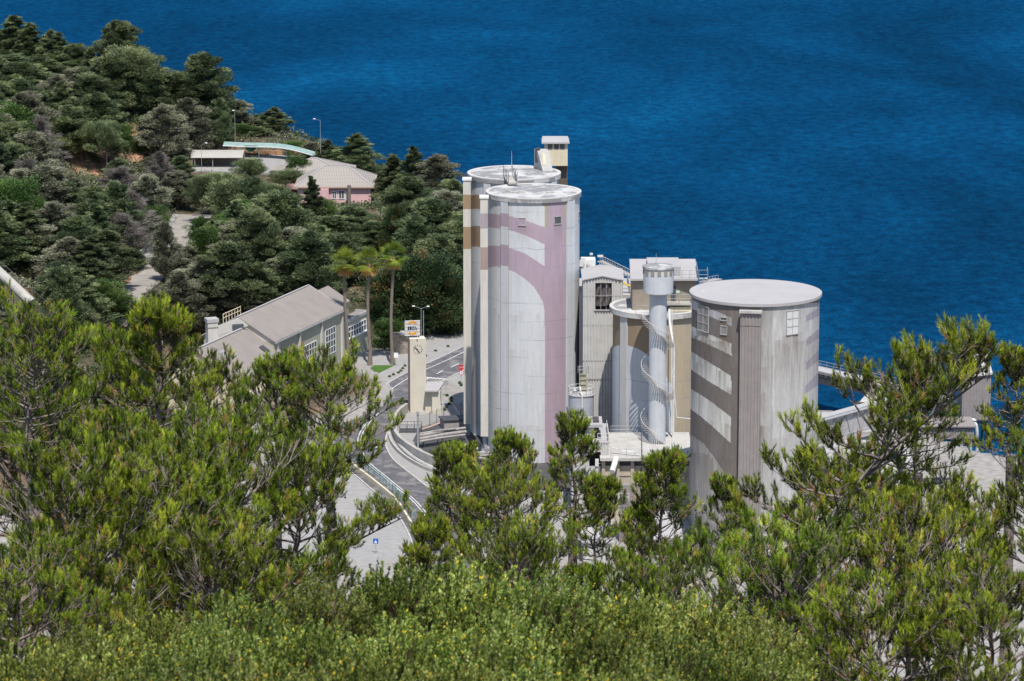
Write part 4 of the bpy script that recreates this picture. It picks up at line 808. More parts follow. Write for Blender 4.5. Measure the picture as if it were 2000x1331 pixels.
shed('yard_shed', 'low grey shed against the annex wall, mostly behind pines', 1240, 1330, 1060, 462, 12, 4, 'grey_cladding', 'pale_slab', .8)
for q, lab in (((1795, 880, 530), 'blue grey pile of steel beams by the quay shed'), ):
    p = gz(q[0], 960); mb = MB()
    for i in range(6): mb.bar((p.x-4+i*.9, p.y+i*.3, .4+.3*(i % 2)), (p.x+2+i*.7, p.y+6, .5), .35)
    single('beam_pile', mb, MATS['dark_metal'], lab, 'pile', tuple(p))

# ---------------------------------------------------------------- clock tower corner
YL = 558.0
ct = gz(824-0, 808); wF = 31/ppm((ct.x, ct.y, 4)); hT = zat(820, 664, ct.y); rzc = R_(10)
p0 = gz(799.3, 806.5); fx = math.cos(rzc*.4); cen = Vector((p0.x+wF/2, p0.y+1.3, 0))
basic('stucco_cream', (.60, .56, .47), .85, .07, .5, streak=.4, streakcol=(.5, .40, .25)); basic('stucco_rose_and_shade', (.42, .30, .24), .9, .1, .6)
T = thing('clock_tower', 'slender cream tower with a clock face on its front', 'tower', tuple(cen))
part('wall', MB().box((cen.x, cen.y, -.5), (wF, 2.3, hT+.5), rzc), MATS['stucco_cream'], T)
co, si = math.cos(rzc), math.sin(rzc); FR = Vector((co, si, 0)); FN = Vector((si, -co, 0))      # right along face, outward
part('side_panel', MB().box((cen-FR*(wF/2+.02)).to_tuple()[:2]+(0,), (.08, 2.25, hT-.05), rzc), MATS['stucco_rose_and_shade'], T)  # thin sheet on the left face: the tower's shaded side put into colour
fc = cen+FN*1.15; cz = zat(812, 680, cen.y)
fo = fc+Vector((0, 0, cz))-FR*.05
def onface(u, v, d=.02): return fo+FR*u+Vector((0, 0, v))+FN*d
mb = MB(); rc = 9.3/ppm((cen.x, cen.y, cz))
for i in range(12):
    a = i*math.pi/6; r0, r1 = rc*(.8 if i % 3 else .7), rc*1.02
    mb.bar(onface(r0*math.sin(a), r0*math.cos(a)), onface(r1*math.sin(a), r1*math.cos(a)), .09, .05, FN)
clk = part('clock_marks', mb, MATS['dark_metal'], T)
mb = MB().bar(onface(.32, -.55, .07), onface(-.42, .36, .07), .12, .05, FN); part('minute_hand', mb, MATS['dark_metal'], clk)
mb = MB().bar(onface(.1, -.1, .1), onface(-.62, .5, .1), .07, .04, FN); part('hour_hand', mb, MATS['dark_metal'], clk)
part('notch', MB().box((onface(-.1, 0, 0).x, onface(0, 0, 0).y, hT-.45), (.16, .1, .4), rzc), MATS['dark_metal'], T)
# striped sign on the tower top
sg0 = at(*(650+668/4.754, 560+458/4.754), cen.y-.2); kx = ppm(sg0); SW, SH = 30/kx, 31/kx
S = thing('striped_sign', 'square white slatted sign with orange swirls and dark lettering above the clock tower', 'sign', (sg0.x+SW/2, sg0.y, hT))
SO = Vector((sg0.x+SW/2, sg0.y, sg0.z)); fs = lambda u, v, d=0: SO+FR*u+Vector((0, 0, v))+FN*d
mb = MB(); ns = 11
for i in range(ns): z = SH*(i+.5)/ns; mb.bar(fs(-SW/2, z), fs(SW/2, z), .08, SH/ns*.6, (0, 0, 1))
basic('sign_white', (.8, .8, .8), .6, .05, 1); basic('sign_orange', (.75, .33, .01), .6, .12, 1); basic('sign_navy', (.015, .022, .06), .6, .1, 1); basic('sign_back', (.05, .055, .07), .7, .1, 1)
part('slats', mb, MATS['sign_white'], S); part('back_panel', MB().bar(fs(-SW/2, SH/2, -.12), fs(SW/2, SH/2, -.12), .08, SH, (0, 0, 1)), MATS['sign_back'], S)
def swirl(flip):
    mb = MB(); n = 14
    for k, (r, w_) in enumerate(((1.06, .07), (.84, .06))):
        pts = []
        for i in range(n+1):
            a = lerp(R_(150-10*k), R_(35+10*k), i/n); ww = w_*math.sin(math.pi*(i+1)/(n+2))+.03
            pts.append((r*math.cos(a), r*math.sin(a)*1.05, ww))
        for (x, y, q), (x2, y2, q2) in zip(pts[:-1], pts[1:]):
            s = -1 if flip else 1; c = SH/2+.03
            mb.hexa([fs(s*x, c+s*(y-q), .05), fs(s*x2, c+s*(y2-q2), .05), fs(s*x2, c+s*(y2+q2), .05), fs(s*x, c+s*(y+q), .05)], [fs(s*x, c+s*(y-q), .08), fs(s*x2, c+s*(y2-q2), .08), fs(s*x2, c+s*(y2+q2), .08), fs(s*x, c+s*(y+q), .08)])
    return mb
part('swirl', swirl(False), MATS['sign_orange'], S); part('swirl', swirl(True), MATS['sign_orange'], S)
mesh_text('lettering', "SECIL", .70, MATS['sign_navy'], S, fs(0, SH/2, .1)-wpos(S), (math.pi/2, 0, rzc), (.98, 1.0, 1), .02, .012)
part('post', MB().bar(fs(-SW*.35, 0, -.1), fs(-SW*.35, -(sg0.z-hT)-.05, -.1), .1).bar(fs(SW*.35, 0, -.1), fs(SW*.35, -(sg0.z-hT)-.05, -.1), .1), MATS['galvanised'], S)
# porch to the right of the tower
pz = lambda x, y: (650+x/4.754, 560+y/4.754)
P = thing('porch', 'cream porch with a flat grey roof against the clock tower', 'shelter', tuple(gz(*pz(930, 1185))))
g0 = gz(*pz(858, 1185)); g1 = gz(*pz(998, 1185)); zr = zat(*pz(900, 965), g0.y-.4)
part('roof', MB().hexa([(g0.x-.1, g0.y-.5, zr-.25), (g1.x-.3, g0.y-.5, zr-.25), (g1.x+.6, g0.y+5.5, zr-.1), (g0.x+.2, g0.y+5.5, zr-.1)], [(g0.x-.1, g0.y-.5, zr), (g1.x-.3, g0.y-.5, zr), (g1.x+.6, g0.y+5.5, zr+.15), (g0.x+.2, g0.y+5.5, zr+.15)]), MATS['pale_slab'], P)
xm = at(*pz(922, 1100), g0.y).x
part('wall', MB().prism([(xm, g0.y), (g1.x, g0.y), (g1.x+.1, g0.y+3.6), (xm, g0.y+3.6)], -.3, zr-.27).prism([(g0.x, g0.y+1.0), (xm, g0.y+1.0), (xm, g0.y+3.5), (g0.x, g0.y+3.5)], -.3, zr-.26), MATS['stucco_cream'], P)
part('buttress', MB().hexa([(g1.x-.9, g0.y-.03, -.3), (g1.x+.25, g0.y-.03, -.3), (g1.x+.25, g0.y+2.2, -.3), (g1.x-.9, g0.y+2.2, -.3)], [(g1.x-.9, g0.y-.03, 1.9), (g1.x+.02, g0.y-.03, 2.6), (g1.x+.02, g0.y+2.2, 2.6), (g1.x-.9, g0.y+2.2, 1.9)]), MATS['stucco_cream'], P)
# curved parapet, its foot wall, handrail
cw = catmull([gz(797, 806), gz(779, 822), gz(771, 845), gz(781, 868), gz(806, 888), gz(840, 906), gz(888, 922), gz(940, 946), gz(1000, 985)], 14)
single('curved_parapet', ribbon(cw, -.5, 0, 1.6, th=1.9), MATS['concrete'], 'curved concrete parapet sweeping from the clock tower round the bend', 'wall')
cw2 = catmull([gz(765, 830), gz(762, 852), gz(772, 875), gz(796, 897), gz(832, 917), gz(880, 934), gz(930, 962), gz(985, 1000)], 14)
single('curved_foot_wall', ribbon(cw2, -.35, 0, .55, th=.8), MATS['concrete'], 'low curved kerb wall between parapet and road on the bend', 'wall')
mb = MB().tube([p+Vector((0, 0, .25))+n*.9 for p, n in zip(cw2, normals2(cw2))], .3, 8); single('curved_pipe', mb, MATS['pale_concrete'], 'fat pale pipe lying along the foot of the curved parapet', 'pipe')
# low wall with green railing on the near side of the road
w0 = catmull([gz(672, 900), gz(700, 923), gz(735, 950), gz(775, 985), gz(805, 1030)], 10)
single('roadside_wall', ribbon(w0, -.3, 0, .9, th=1.5), MATS['cream_paint'], 'low cream wall along the near side of the bend', 'wall')
basic('teal_paint', (.25, .42, .40), .6, .1, 1); gr = thing('green_railing', 'pale green metal railing on the low cream wall', 'railing', tuple(w0[0]))
railing(gr, [p+Vector((.25, .1, .9)) for p in w0[::3]], 1.3, 1.6, r=.05, mat='teal_paint', bars=3)
struct('gravel_bank', MB().prism([(gz(660, 905).x, gz(660, 905).y), (gz(800, 1040).x, gz(800, 1040).y), (gz(815, 1085).x, gz(815, 1085).y), (gz(700, 1110).x, gz(700, 1110).y), (gz(655, 1050).x, gz(655, 1050).y)], -.2, .03), MATS['dust_paving'])
# wire fence in front of silo yard
fp = [gz(*pz(785, 1330)), gz(*pz(900, 1296)), gz(*pz(1030, 1245)), gz(*pz(1100, 1222)), gz(*pz(1190, 1205)), gz(915, 812)]
wf = thing('wire_fence', 'wire fence with angled posts between clock tower and silos', 'fence', tuple(fp[0])); mb = MB(); wr = MB()
for a, b in zip(fp[:-1], fp[1:]):
    n = max(1, int((b-a).length/2.2))
    for i in range(n): q = a.lerp(b, i/n); mb.tube([q, q+Vector((0, 0, 2.2)), q+Vector((.1, -.25, 2.5))], .05, 5)
    for k in range(9): z = Vector((0, 0, .2+k*.25)); wr.tube([a+z, b+z], .014, 3, False)
    for i in range(n*9): q = a.lerp(b, i/(n*9)); wr.tube([q, q+Vector((0, 0, 2.2))], .008, 3, False)
part('post', mb, MATS['dark_metal'], wf); part('wire', wr, MATS['dark_metal'], wf)
single('retaining_wall', ribbon([p+Vector((0, -.6, 0)) for p in fp], -.3, .3, .05, th=1.2), MATS['stucco_rose_and_shade'], 'low rose coloured wall under the wire fence', 'wall')
# underground hopper pit frame, pipes beneath the ducts
pt = thing('service_pit', 'dark open service pit with steel frame beside the clock tower base', 'pit', tuple(gz(802, 838)))
q = gz(802, 842); part('shaft', MB().box((q.x, q.y, -.4), (3.6, 3, .5)), MATS['dark_metal'], pt); railing(pt, [(q.x-1.8, q.y-1.6, .1), (q.x+1.8, q.y-1.6, .1), (q.x+1.8, q.y+1.6, .1), (q.x-1.8, q.y+1.6, .1)], 1.1, 1.1, mat='dark_metal')  # solid dark block: the hole's inner shade put into its colour
z6 = lambda x, y: (650+x/4.16, 780+y/4.16)
pr_ = thing('pipe_rack', 'bundle of dusty grey pipes on steel supports at the foot of the ducts', 'pipes', tuple(gz(880, 880)))
mb = MB(); SUP = []
for (xa, ya, xb, yb, r, h) in ((700, 300, 1075, 235, .25, 1.9), (700, 325, 1080, 265, .3, 1.5), (705, 345, 1075, 290, .2, 1.2), (705, 280, 1000, 240, .15, 2.2), (880, 410, 1200, 365, .35, 1.4), (900, 440, 1230, 400, .3, 1.2), (940, 480, 1260, 435, .38, 1.0), (1090, 475, 1290, 455, .2, 1.0), (1190, 480, 1280, 500, .25, 1.0)):
    a = gz(*z6(xa, ya), h); b = gz(*z6(xb, yb), h); mb.tube([a, a.lerp(b, .5)+Vector((0, 0, .1)), b], r, 9)
    for t in (.1, .5, .9): q = a.lerp(b, t); SUP.append(MB().bar((q.x, q.y, 0), (q.x, q.y, q.z), .14))
basic('dusty_pipe', (.33, .31, .30), .9, .25, 1.2); part('pipe', mb, MATS['dusty_pipe'], pr_); [part('support', q_, MATS['dark_metal'], pr_) for q_ in SUP]
dv = MB().lathe((gz(*z6(1240, 430), 1).x, gz(*z6(1240, 430), 1).y), [(.1, 2.4), (.75, 1.7), (.8, 1.0), (.3, .2)], 14); part('dust_valve', dv, MATS['dusty_pipe'], pr_)
struct('silo_apron', MB().prism([(gz(806, 862).x, gz(806, 862).y), (gz(818, 838).x, gz(818, 838).y), (gz(905, 812).x, gz(905, 812).y), (12, 540), (30, 500), (gz(985, 955).x, gz(985, 955).y), (gz(890, 915).x, gz(890, 915).y), (gz(842, 895).x, gz(842, 895).y)], -.2, .035), basic('pit_dark_apron', (.075, .072, .078), .9, .35, .4))  # dark of the pit under the pipes put into a flat sheet's colour
cbn = thing('dark_recess_block', 'dark block standing for the shadowed recess under the rear silo duct', 'block', tuple(gz(880, 850)))
q = gz(893, 838); part('wall', MB().box((q.x, q.y+1.5, 0), (5.2, 3, 1.4), .25), MATS['dusty_pipe'], cbn); part('roof', MB().box((q.x, q.y+1.5, 1.4), (5.6, 3.4, .2), .25), MATS['dark_metal'], cbn)  # dark block added in place of the shadowed recess by the fence
# lamp posts
def lamp(label, base, ztop, arms, r=.065, name='street_lamp', group=None):
    t = thing(name, label, 'street lamp', tuple(base), group); top = Vector((base.x, base.y, ztop))
    part('pole', MB().tube([base, top], [r, r*.6], 7), MATS['galvanised'], t)
    for dx, dz in arms:
        e = top+Vector((dx, 0, dz)); part('arm', MB().tube([top-Vector((0, 0, .1)), e], r*.45, 5), MATS['galvanised'], t)
        d = 1 if dx > 0 else -1; part('lamp_head', MB().hexa([e+Vector(v) for v in ((-.28, -.13, -.06), (.28, -.13, -.06), (.28, .13, -.06), (-.28, .13, -.06))], [e+Vector(v) for v in ((-.2, -.08, .1), (.2, -.08, .1), (.2, .08, .1), (-.2, .08, .1))]), MATS['white_metal'], t)
    return t
b = gz(823, 704); lamp('tall street lamp with two arms behind the striped sign', b, zat(823, 602, b.y), ((-1.35, .35), (1.25, .3)))
b = gz(827.5, 712); single('flag_pole', MB().tube([b, (b.x, b.y, zat(827, 607, b.y))], .06, 6), MATS['galvanised'], 'thin bare pole beside the two armed street lamp', 'pole', tuple(b))
b = gz(*z6(692, 400)); single('service_pole', MB().tube([b, (b.x, b.y, zat(*z6(688, 112), b.y))], .16, 8).box((b.x, b.y-.1, zat(*z6(688, 125), b.y)), (.5, .3, .5)), MATS['galvanised'], 'stout grey pole standing behind the curved parapet', 'pole', tuple(b))
b = gz(*z6(392, 620)); lamp('thin street lamp by the road bend in front of the parapet', b, zat(*z6(390, 395), b.y), ((-.7, .1),), .05)
# road signs
basic('sign_red', (.55, .03, .03), .5, .08, 1)
def disc(c, r, d=.04, k=20, n=None):
    mb = MB(); a = [(c.x+r*math.cos(i*2*math.pi/k), c.y, c.z+r*math.sin(i*2*math.pi/k)) for i in range(k)]
    b_ = [(x, y+d, z) for x, y, z in a]; mb.poly(a); mb.poly(b_[::-1])
    for i in range(k): j = (i+1) % k; mb.poly([a[i], b_[i], b_[j], a[j]])
    return mb
b = gz(901, 752); SS = thing('stop_sign', 'red octagonal stop sign above a round no turn sign', 'sign', tuple(b)); zs_ = zat(900.5, 718, b.y); zn = zat(900.5, 728.3, b.y)
part('pole', MB().tube([b, (b.x, b.y, zs_)], .05, 6), MATS['galvanised'], SS)
o8 = disc(Vector((b.x, b.y-.08, zs_)), .52, .04, 8); oc = part('octagon', o8, MATS['sign_red'], SS)
mesh_text('lettering', "STOP", .34, MATS['sign_white'], oc, Vector((b.x, b.y-.1, zs_))-wpos(oc), (math.pi/2, 0, 0), (1, 1, 1), .004)
rd = part('round_plate', disc(Vector((b.x, b.y-.08, zn)), .42), MATS['sign_red'], SS); part('white_disc', disc(Vector((b.x, b.y-.1, zn)), .31, .015), MATS['sign_white'], rd)
part('arrow', MB().bar((b.x+.08, b.y-.12, zn-.18), (b.x+.08, b.y-.12, zn+.08), .06, .01).bar((b.x+.1, b.y-.12, zn+.08), (b.x-.16, b.y-.12, zn+.08), .06, .01, (0, 1, 0)), MATS['sign_navy'], rd)
b = gz(*pz(1050, 1020)); t = thing('direction_sign', 'small blank backed road sign on a pole beside the porch', 'sign', tuple(b)); zt = zat(*pz(1050, 880), b.y)
part('pole', MB().tube([b, (b.x, b.y, zt)], .05, 6), MATS['galvanised'], t); part('plate', MB().box((b.x, b.y-.06, zt-.7), (.8, .04, .8)), MATS['galvanised'], t)
b = gz(*pz(588, 740)); t = thing('direction_sign', 'small white road sign at the foot of the palms', 'sign', tuple(b)); zt = zat(*pz(588, 615), b.y)
part('pole', MB().tube([b, (b.x, b.y, zt)], .05, 6), MATS['galvanised'], t); part('plate', MB().box((b.x, b.y-.06, zt-.9), (.75, .04, .9)), MATS['sign_white'], t)
b = gz(734, 1082); t = thing('parking_sign', 'small blue road sign on the pale ground below the bend', 'sign', tuple(b)); basic('sign_blue', (.02, .12, .5), .5, .05, 1)
part('pole', MB().tube([b, (b.x, b.y, 1.6)], .05, 6), MATS['galvanised'], t); pl = part('plate', MB().box((b.x, b.y-.06, 1.5), (.75, .04, .75)), MATS['sign_blue'], t); part('white_patch', MB().poly([(b.x-.2, b.y-.09, 1.6), (b.x+.2, b.y-.09, 1.6), (b.x, b.y-.09, 2.05)]), MATS['sign_white'], pl)
# stone gate pier by the trees
b = gz(*pz(620, 615)); mb = MB().box((b.x, b.y, 0), (3.4, 2.2, 3.6), .1); basic('rubble_stone', (.30, .26, .21), .95, .4, 1.6, bump=.6); gp = thing('stone_pier', 'rough stone gate pier behind the clock tower', 'pier', tuple(b)); part('masonry', mb, MATS['rubble_stone'], gp); part('capstone', MB().box((b.x+1.2, b.y-.5, 3.6), (2.2, 2.4, .35)), MATS['pale_slab'], gp)
# lawn beside the palms
basic('lawn_grass', (.06, .13, .02), .9, .25, 1.0); lw = [gz(*pz(x, y)) for x, y in ((380, 735), (560, 735), (600, 760), (480, 840), (360, 900), (300, 800))]
struct('lawn', MB().prism([(p.x, p.y) for p in lw], -.1, .09), MATS['lawn_grass'])

# ---------------------------------------------------------------- hall with the chimney (two parallel pitched roofs)
basic('hall_roof', (.27, .24, .22), .9, .09, .4, streak=.12, dirt=((.29, .255, .235), .54, .25)); basic('hall_green', (.38, .38, .305), .9, .05, .6, streak=.12); basic('hall_white', (.55, .53, .49), .85, .08, .6, streak=.2); basic('hall_cream', (.60, .53, .38), .85, .07, .6, streak=.2)
Hh_ = thing('roof_hall', 'large grey green hall with taupe pitched roofs below the wooded slope', 'building', (-40, 572, 1.5))
u = Vector((.345, .9386, 0)); v = Vector((.9386, -.345, 0))     # along the ridge away from camera, and towards the right
rF = Vector((-36.5, 599.2, 0)); Lm = 29.6
def hp(s, t, z): q = rF-u*s+v*t; return (q.x, q.y, z)
ZR, ZE, WD = 13.7, 10.0, 6.6
# walls
wl = MB().prism([hp(Lm, -WD, 0)[:2], hp(Lm, WD, 0)[:2], hp(0, WD, 0)[:2], hp(0, -WD, 0)[:2]], 0, ZE-.15)
part('wall', wl, MATS['hall_green'], Hh_)
part('gable', MB().poly([hp(Lm, -WD, ZE-.15), hp(Lm, WD, ZE-.15), hp(Lm, 0, ZR-.05)]), MATS['hall_white'], Hh_); part('gable', MB().poly([hp(0, WD, ZE-.15), hp(0, -WD, ZE-.15), hp(0, 0, ZR-.05)]), MATS['hall_white'], Hh_)
def roof_pair(par, s0, s1, zr, ze, wd, t0=0, over=.35, hp_=hp, wl_=None):
    mb = MB(); th = .16; wl_ = wl_ or wd
    for sg, ww in ((1, wd), (-1, wl_)):
        k = (zr-ze)/ww; a = [hp_(s1+over, t0, zr), hp_(s1+over, t0+sg*(ww+over), ze-k*over), hp_(s0-over, t0+sg*(ww+over), ze-k*over), hp_(s0-over, t0, zr)]
        if sg < 0: a = a[::-1]
        mb.hexa(a, [(x, y, z+th) for x, y, z in a])
    return part('roof', mb, MATS['hall_roof'], par)
rr = roof_pair(Hh_, 0, Lm, ZR, ZE, WD)
part('gutter', MB().bar(hp(-.4, WD+.4, ZE-.28), hp(Lm+.3, WD+.4, ZE-.28), .3, .22).bar(hp(-.4, -WD-.4, ZE-.28), hp(Lm+.3, -WD-.4, ZE-.28), .3, .22), MATS['galvanised'], rr)
part('verge', MB().bar(hp(-.36, 0, ZR+.2), hp(-.36, WD+.3, ZE+.05), .25, .16).bar(hp(Lm+.36, 0, ZR+.2), hp(Lm+.36, -WD-.3, ZE+.05), .25, .16).bar(hp(-.4, 0, ZR+.22), hp(Lm+.4, 0, ZR+.22), .35, .1), MATS['pale_slab'], rr)
for s in (.4, 9.6, 19.2, 28.6): part('pilaster', MB().bar(hp(s, WD+.17, .2), hp(s, WD+.17, ZE-.3), .55, .34, (v.x, v.y, 0)), MATS['hall_white'], Hh_)
def hall_win(s0, s1, z0, z1, cols, rows, t=WD, mat='dark_glass'):
    fr = MB(); a = Vector(hp(s0, t+.03, 0)); b = Vector(hp(s1, t+.03, 0))
    for z in [lerp(z0, z1, i/rows) for i in range(rows+1)]: fr.bar(a+Vector((0, 0, z)), b+Vector((0, 0, z)), .12, .12)
    for i in range(cols+1): q = a.lerp(b, i/cols); fr.bar(q+Vector((0, 0, z0)), q+Vector((0, 0, z1)), .12, .12, (v.x, v.y, 0))
    f = part('window', fr, MATS['sign_white'], Hh_); g = Vector((v.x, v.y, 0))*.02
    part('pane', MB().poly([a+Vector((0, 0, z0))+g, b+Vector((0, 0, z0))+g, b+Vector((0, 0, z1))+g, a+Vector((0, 0, z1))+g]), MATS[mat], f)
hall_win(7.6, 3.2, 3.0, 7.6, 4, 4); hall_win(17.2, 11.6, 3.4, 6.6, 5, 3); 
# lower wing at the near left
Z2R, Z2E = 12.0, 7.0
def hp2(s, t, z): q = Vector((-44.9, 572.4, 0))-u*s+v*t; return (q.x, q.y, z)
part('wing_wall', MB().prism([hp2(21.5, -6, 0)[:2], hp2(21.5, 6.8, 0)[:2], hp2(.4, 6.8, 0)[:2], hp2(.4, -6, 0)[:2]], 0, Z2E-.2).prism([hp2(21.5, 6.6, 0)[:2], hp2(21.5, 9.6, 0)[:2], hp2(7, 9.6, 0)[:2], hp2(7, 6.6, 0)[:2]], 0, 5.0), MATS['hall_cream'], Hh_)
part('wing_gable', MB().poly([hp2(21.5, -6, Z2E-.2), hp2(21.5, 6.8, Z2E-.2), hp2(21.5, 0, Z2R-.05)]), MATS['hall_cream'], Hh_); part('wing_gable', MB().poly([hp2(.4, 6.8, Z2E-.2), hp2(.4, -6, Z2E-.2), hp2(.4, 0, Z2R-.05)]), MATS['hall_cream'], Hh_)
r2_ = roof_pair(Hh_, .4, 21.5, Z2R, Z2E, 7.2, hp_=hp2, wl_=6.0); part('ridge_cap', MB().bar(hp2(0, 0, Z2R+.2), hp2(21.9, 0, Z2R+.2), .4, .12), MATS['pale_slab'], r2_)
part('skylight', MB().hexa([hp2(5, 4.0, 9.45), hp2(5, 5.2, 8.62), hp2(3.4, 5.2, 8.62), hp2(3.4, 4.0, 9.45)], [hp2(5, 4.0, 9.62), hp2(5, 5.2, 8.8), hp2(3.4, 5.2, 8.8), hp2(3.4, 4.0, 9.62)]), MATS['dark_metal'], r2_)
part('skylight', MB().hexa([hp2(17, 2.0, 10.8), hp2(17, 3.6, 9.7), hp2(15.2, 3.6, 9.7), hp2(15.2, 2.0, 10.8)], [hp2(17, 2.0, 11.0), hp2(17, 3.6, 9.86), hp2(15.2, 3.6, 9.86), hp2(15.2, 2.0, 11.0)]), MATS['galvanised'], r2_)
# flat canopy in the corner between the two, air conditioner
pc = at(*(350+870/4.16, 540+600/4.16), 561); cn = [at(*(350+x/4.16, 540+y/4.16), Y) for x, y, Y in ((770, 622, 559), (940, 632, 561), (985, 600, 568), (790, 565, 569))]
part('canopy', MB().hexa([(p.x, p.y, 7.0) for p in cn], [(p.x, p.y, 7.25) for p in cn]), MATS['pale_slab'], Hh_)
part('corner_block', MB().prism([(p.x*.97+c_[0], p.y+c_[1]) for p, c_ in zip(cn, ((-.8, .6), (-1.6, .6), (-1.6, -.4), (-.8, -.4)))], 0, 6.98), MATS['hall_white'], Hh_)
q = at(*(350+850/4.16, 540+655/4.16), 557.5); ac = thing('air_conditioner', 'white air conditioning unit under the flat canopy of the hall', 'air conditioner', (q.x, q.y, q.z)); part('case', MB().box((q.x, q.y, q.z-.4), (.9, .4, .8), .3), MATS['sign_white'], ac); part('fan_grille', disc(Vector((q.x, q.y-.24, q.z)), .28, .02, 16), MATS['dark_metal'], ac)
# rear wings beyond the far gable
part('rear_wing_wall', MB().prism([hp(-.1, -4, 0)[:2], hp(-.1, 4, 0)[:2], hp(-9, 4, 0)[:2], hp(-9, -4, 0)[:2]], 0, 9.4).prism([hp(-.12, 4.1, 0)[:2], hp(-.12, 6.5, 0)[:2], hp(-12, 6.5, 0)[:2], hp(-12, 4.1, 0)[:2]], 0, 7.1), MATS['hall_green'], Hh_)
part('rear_wing_roof', MB().hexa([hp(-.4, 0, 12), hp(-.4, 4.3, 9.5), hp(-9.2, 4.3, 9.5), hp(-9.2, 0, 12)], [hp(-.4, 0, 12.2), hp(-.4, 4.3, 9.7), hp(-9.2, 4.3, 9.7), hp(-9.2, 0, 12.2)])
     .hexa([hp(-.4, 0, 12), hp(-9.2, 0, 12), hp(-9.2, -4.3, 9.5), hp(-.4, -4.3, 9.5)][::-1], [hp(-.4, 0, 12.2), hp(-9.2, 0, 12.2), hp(-9.2, -4.3, 9.7), hp(-.4, -4.3, 9.7)][::-1])
     .prism([hp(-.4, 4.12, 0)[:2], hp(-.4, 6.3, 0)[:2], hp(-11.8, 6.3, 0)[:2], hp(-11.8, 4.12, 0)[:2]], 7.1, 7.25), MATS['hall_roof'], Hh_)
part('cornice', MB().bar(hp(-.4, 6.5, 7.3), hp(-12.1, 6.5, 7.3), .3, .55).bar(hp(-12, 6.5, 7.3), hp(-12, 4.1, 7.3), .3, .55), MATS['pale_slab'], Hh_)
fr = MB()
for i in range(9): fr.bar(hp(-1.6-i*1.2, 6.56, 4.1), hp(-1.6-i*1.2, 6.56, 6.1), .12, .14, (v.x, v.y, 0))
for z in (4.1, 5.2, 6.1): fr.bar(hp(-1.6, 6.56, z), hp(-11.2, 6.56, z), .12, .14)
fr.bar(hp(-1.4, 6.65, 4.0), hp(-11.4, 6.65, 4.0), .3, .16)
f = part('window', fr, MATS['sign_white'], Hh_, label='long band of white framed windows'); part('pane', MB().poly([hp(-1.6, 6.53, 4.1), hp(-11.2, 6.53, 4.1), hp(-11.2, 6.53, 6.1), hp(-1.6, 6.53, 6.1)]), MATS['dark_glass'], f)
# left white low gable with slit window, and the chimney
q0 = at(*(350+320/4.16, 540+400/4.16), 569); qq = [at(*(350+x/4.16, 540+y/4.16), 569.5) for x, y in ((318, 470), (318, 398), (480, 335), (565, 400), (470, 440))]
part('end_gable', MB().poly([tuple(p) for p in qq]), MATS['hall_white'], Hh_)
qa, qb = [at(*(350+x/4.16, 540+y/4.16), 569.3) for x, y in ((432, 412), (524, 408))]; part('slit_window', MB().bar(qa, qb, .1, .9), MATS['dark_glass'], Hh_)
cb = at(*(350+262/4.16, 540+525/4.16), 560); zc = zat(*(350+262/4.16, 540+350/4.16), 560)
chm = thing('chimney_stack', 'square pale rendered chimney stack at the near end of the hall roof', 'chimney', (cb.x, 561, cb.z)); part('shaft', MB().box((cb.x, 561, 1), (1.75, 1.7, zc-1.6), .35), MATS['hall_white'], chm); part('cap', MB().box((cb.x, 561, zc-.6), (2.0, 1.95, .6), .35), MATS['pale_slab'], chm); part('collar', MB().box((cb.x, 561, zc-1.5), (1.9, 1.85, .12), .35), MATS['hall_roof'], chm)
# yellow scaffold rail on the left eave
yr = thing('scaffold_rail', 'yellowish wooden guard rail behind the long eave of the hall', 'railing', hp(14, -WD-1.6, 8)); mb = MB()
for i in range(7): mb.bar(hp(11+i*1.2, -WD-1.6, 4), hp(11+i*1.2, -WD-1.6, 11.6), .12)
mb.bar(hp(11, -WD-1.6, 11.5), hp(18.2, -WD-1.6, 11.5), .12).bar(hp(11, -WD-1.6, 10.8), hp(18.2, -WD-1.6, 10.8), .1); part('rail', mb, MATS['cream_paint'], yr)

# ---------------------------------------------------------------- pink house, terrace, carports
basic('pink_wall', (.66, .42, .42), .9, .07, .6, streak=.2); basic('pink_shade_wall', (.38, .33, .38), .9, .07, .6)
m, nt, B, N, L = nodes('tile_roof'); MATS['tile_roof'] = m      # clay tiles weathered pale, rows of barrels
geo = N('ShaderNodeNewGeometry'); wv = N('ShaderNodeTexWave'); wv.inputs['Scale'].default_value = .9; wv.inputs['Distortion'].default_value = .4; wv.bands_direction = 'X'; L(geo.outputs['Position'], wv.inputs[0])
wv2 = N('ShaderNodeTexWave'); wv2.bands_direction = 'Y'; wv2.inputs['Scale'].default_value = .6; wv2.inputs['Distortion'].default_value = .4; L(geo.outputs['Position'], wv2.inputs[0])
mxx = N('ShaderNodeMath'); mxx.operation = 'MULTIPLY'; L(wv.outputs['Fac'], mxx.inputs[0]); L(wv2.outputs['Fac'], mxx.inputs[1])
r = ramp(N, [(.0, (.27, .235, .21)), (.35, (.40, .36, .325)), (1, (.47, .43, .39))]); L(mxx.outputs[0], r.inputs[0]); L(r.outputs[0], B.inputs['Base Color']); B.inputs['Roughness'].default_value = .9
bp = N('ShaderNodeBump'); bp.inputs['Strength'].default_value = .6; bp.inputs['Distance'].default_value = .2; L(mxx.outputs[0], bp.inputs['Height']); L(bp.outputs[0], B.inputs['Normal'])
